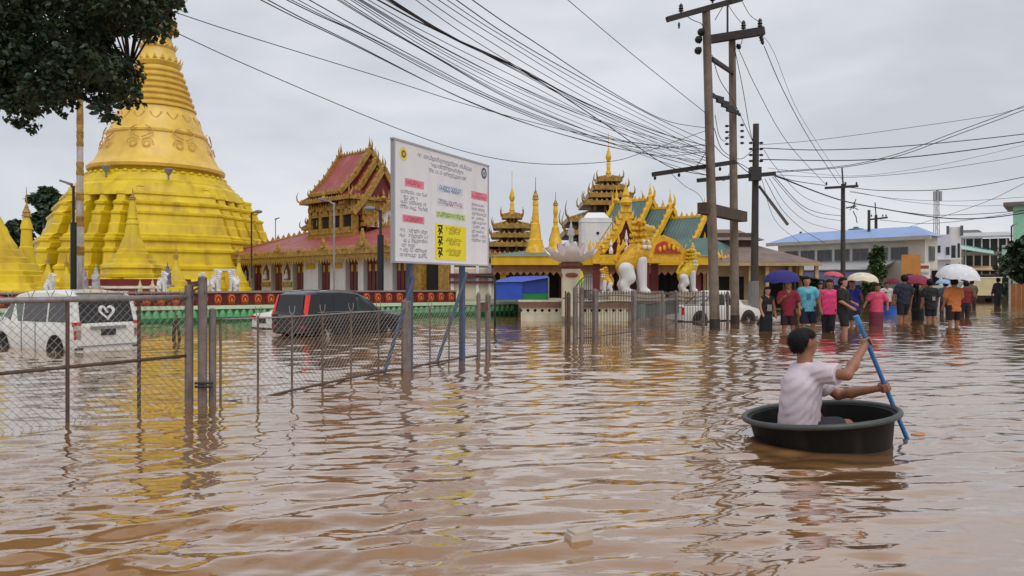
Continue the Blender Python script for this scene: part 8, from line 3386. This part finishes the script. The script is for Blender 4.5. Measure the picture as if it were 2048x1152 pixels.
m.ell((0.58, 0, 0.95), (0.06, 0.09, 0.09), 10, 6)
m.build('headlamp', LAMPCLR, sc, smooth=True)

# far end of the town: low houses closing the street and the ground beyond
HB = [(1700, 545, 90, 60, (150, 150, 146), (120, 100, 92), 'far grey house behind the bushes'), (1790, 530, 84, 50, (176, 168, 156), (104, 88, 82), 'far sand-coloured house behind the corner shop'),
      (2040, 520, 95, 70, (170, 164, 160), (130, 116, 110), 'far pale house behind the round tree'), (1905, 538, 100, 60, (190, 170, 150), (150, 96, 76), 'far peach house behind the white umbrella'),
      (1930, 470, 110, 60, (150, 150, 152), (90, 88, 92), 'far grey block behind the balconied building')]
for (px, yt, D, wpx, c, rc, lab) in HB:
    s_ = D / FPX
    r_ = thing('far_house', lab, 'house', Vector(((px - 1024) * s_, D, 0)), -math.atan((px - 1024) / FPX))
    h = CAM_H + (HOR - yt) * s_
    w = wpx * s_
    m = MB()
    m.box((0, 3, h / 2 - 0.3), (w, 6, h + 0.6))
    m.build('wall', mat('far_wall_%d_%d' % (px, yt), c), r_)
    m = MB()
    m.add([(-w / 2 - 0.4, -0.5, h), (w / 2 + 0.4, -0.5, h), (w / 2 + 0.4, 6.5, h), (-w / 2 - 0.4, 6.5, h), (-w / 2 + 0.5, 3, h + 0.9), (w / 2 - 0.5, 3, h + 0.9)], [(0, 1, 5, 4), (1, 2, 5), (2, 3, 4, 5), (3, 0, 4), (3, 2, 1, 0)])
    m.build('roof', mat('far_roof_%d_%d' % (px, yt), rc, var=0.25), r_)
    for k in range(3):
        window(r_, (-w * 0.3 + k * w * 0.3, h * 0.62), w * 0.14, h * 0.25, -0.03)
for i, (px, yt, D, hw_, rgb) in enumerate(((1480, 500, 70, 60, (66, 88, 58)), (1660, 520, 100, 60, (74, 92, 66)), (1960, 512, 130, 70, (84, 98, 78)), (2080, 500, 120, 80, (70, 90, 62)), (1400, 520, 90, 60, (66, 88, 60)), (600, 520, 130, 80, (70, 90, 64)), (900, 525, 130, 90, (70, 90, 64)))):  # leaf green set per tree
    leafy_tree('far_tree', ['dark tree rising behind the beige house', 'far tree behind the blue roofed building', 'far grey-green tree at the end of the street', 'far tree beyond the right edge gate', 'far tree behind the stepped green gables', 'far tree behind the prayer hall', 'far tree between prayer hall and small tiered spire'][i], px, yt, 575, D, hw_, rgb, 40 + i, 0, 40, 0.7, per=50)
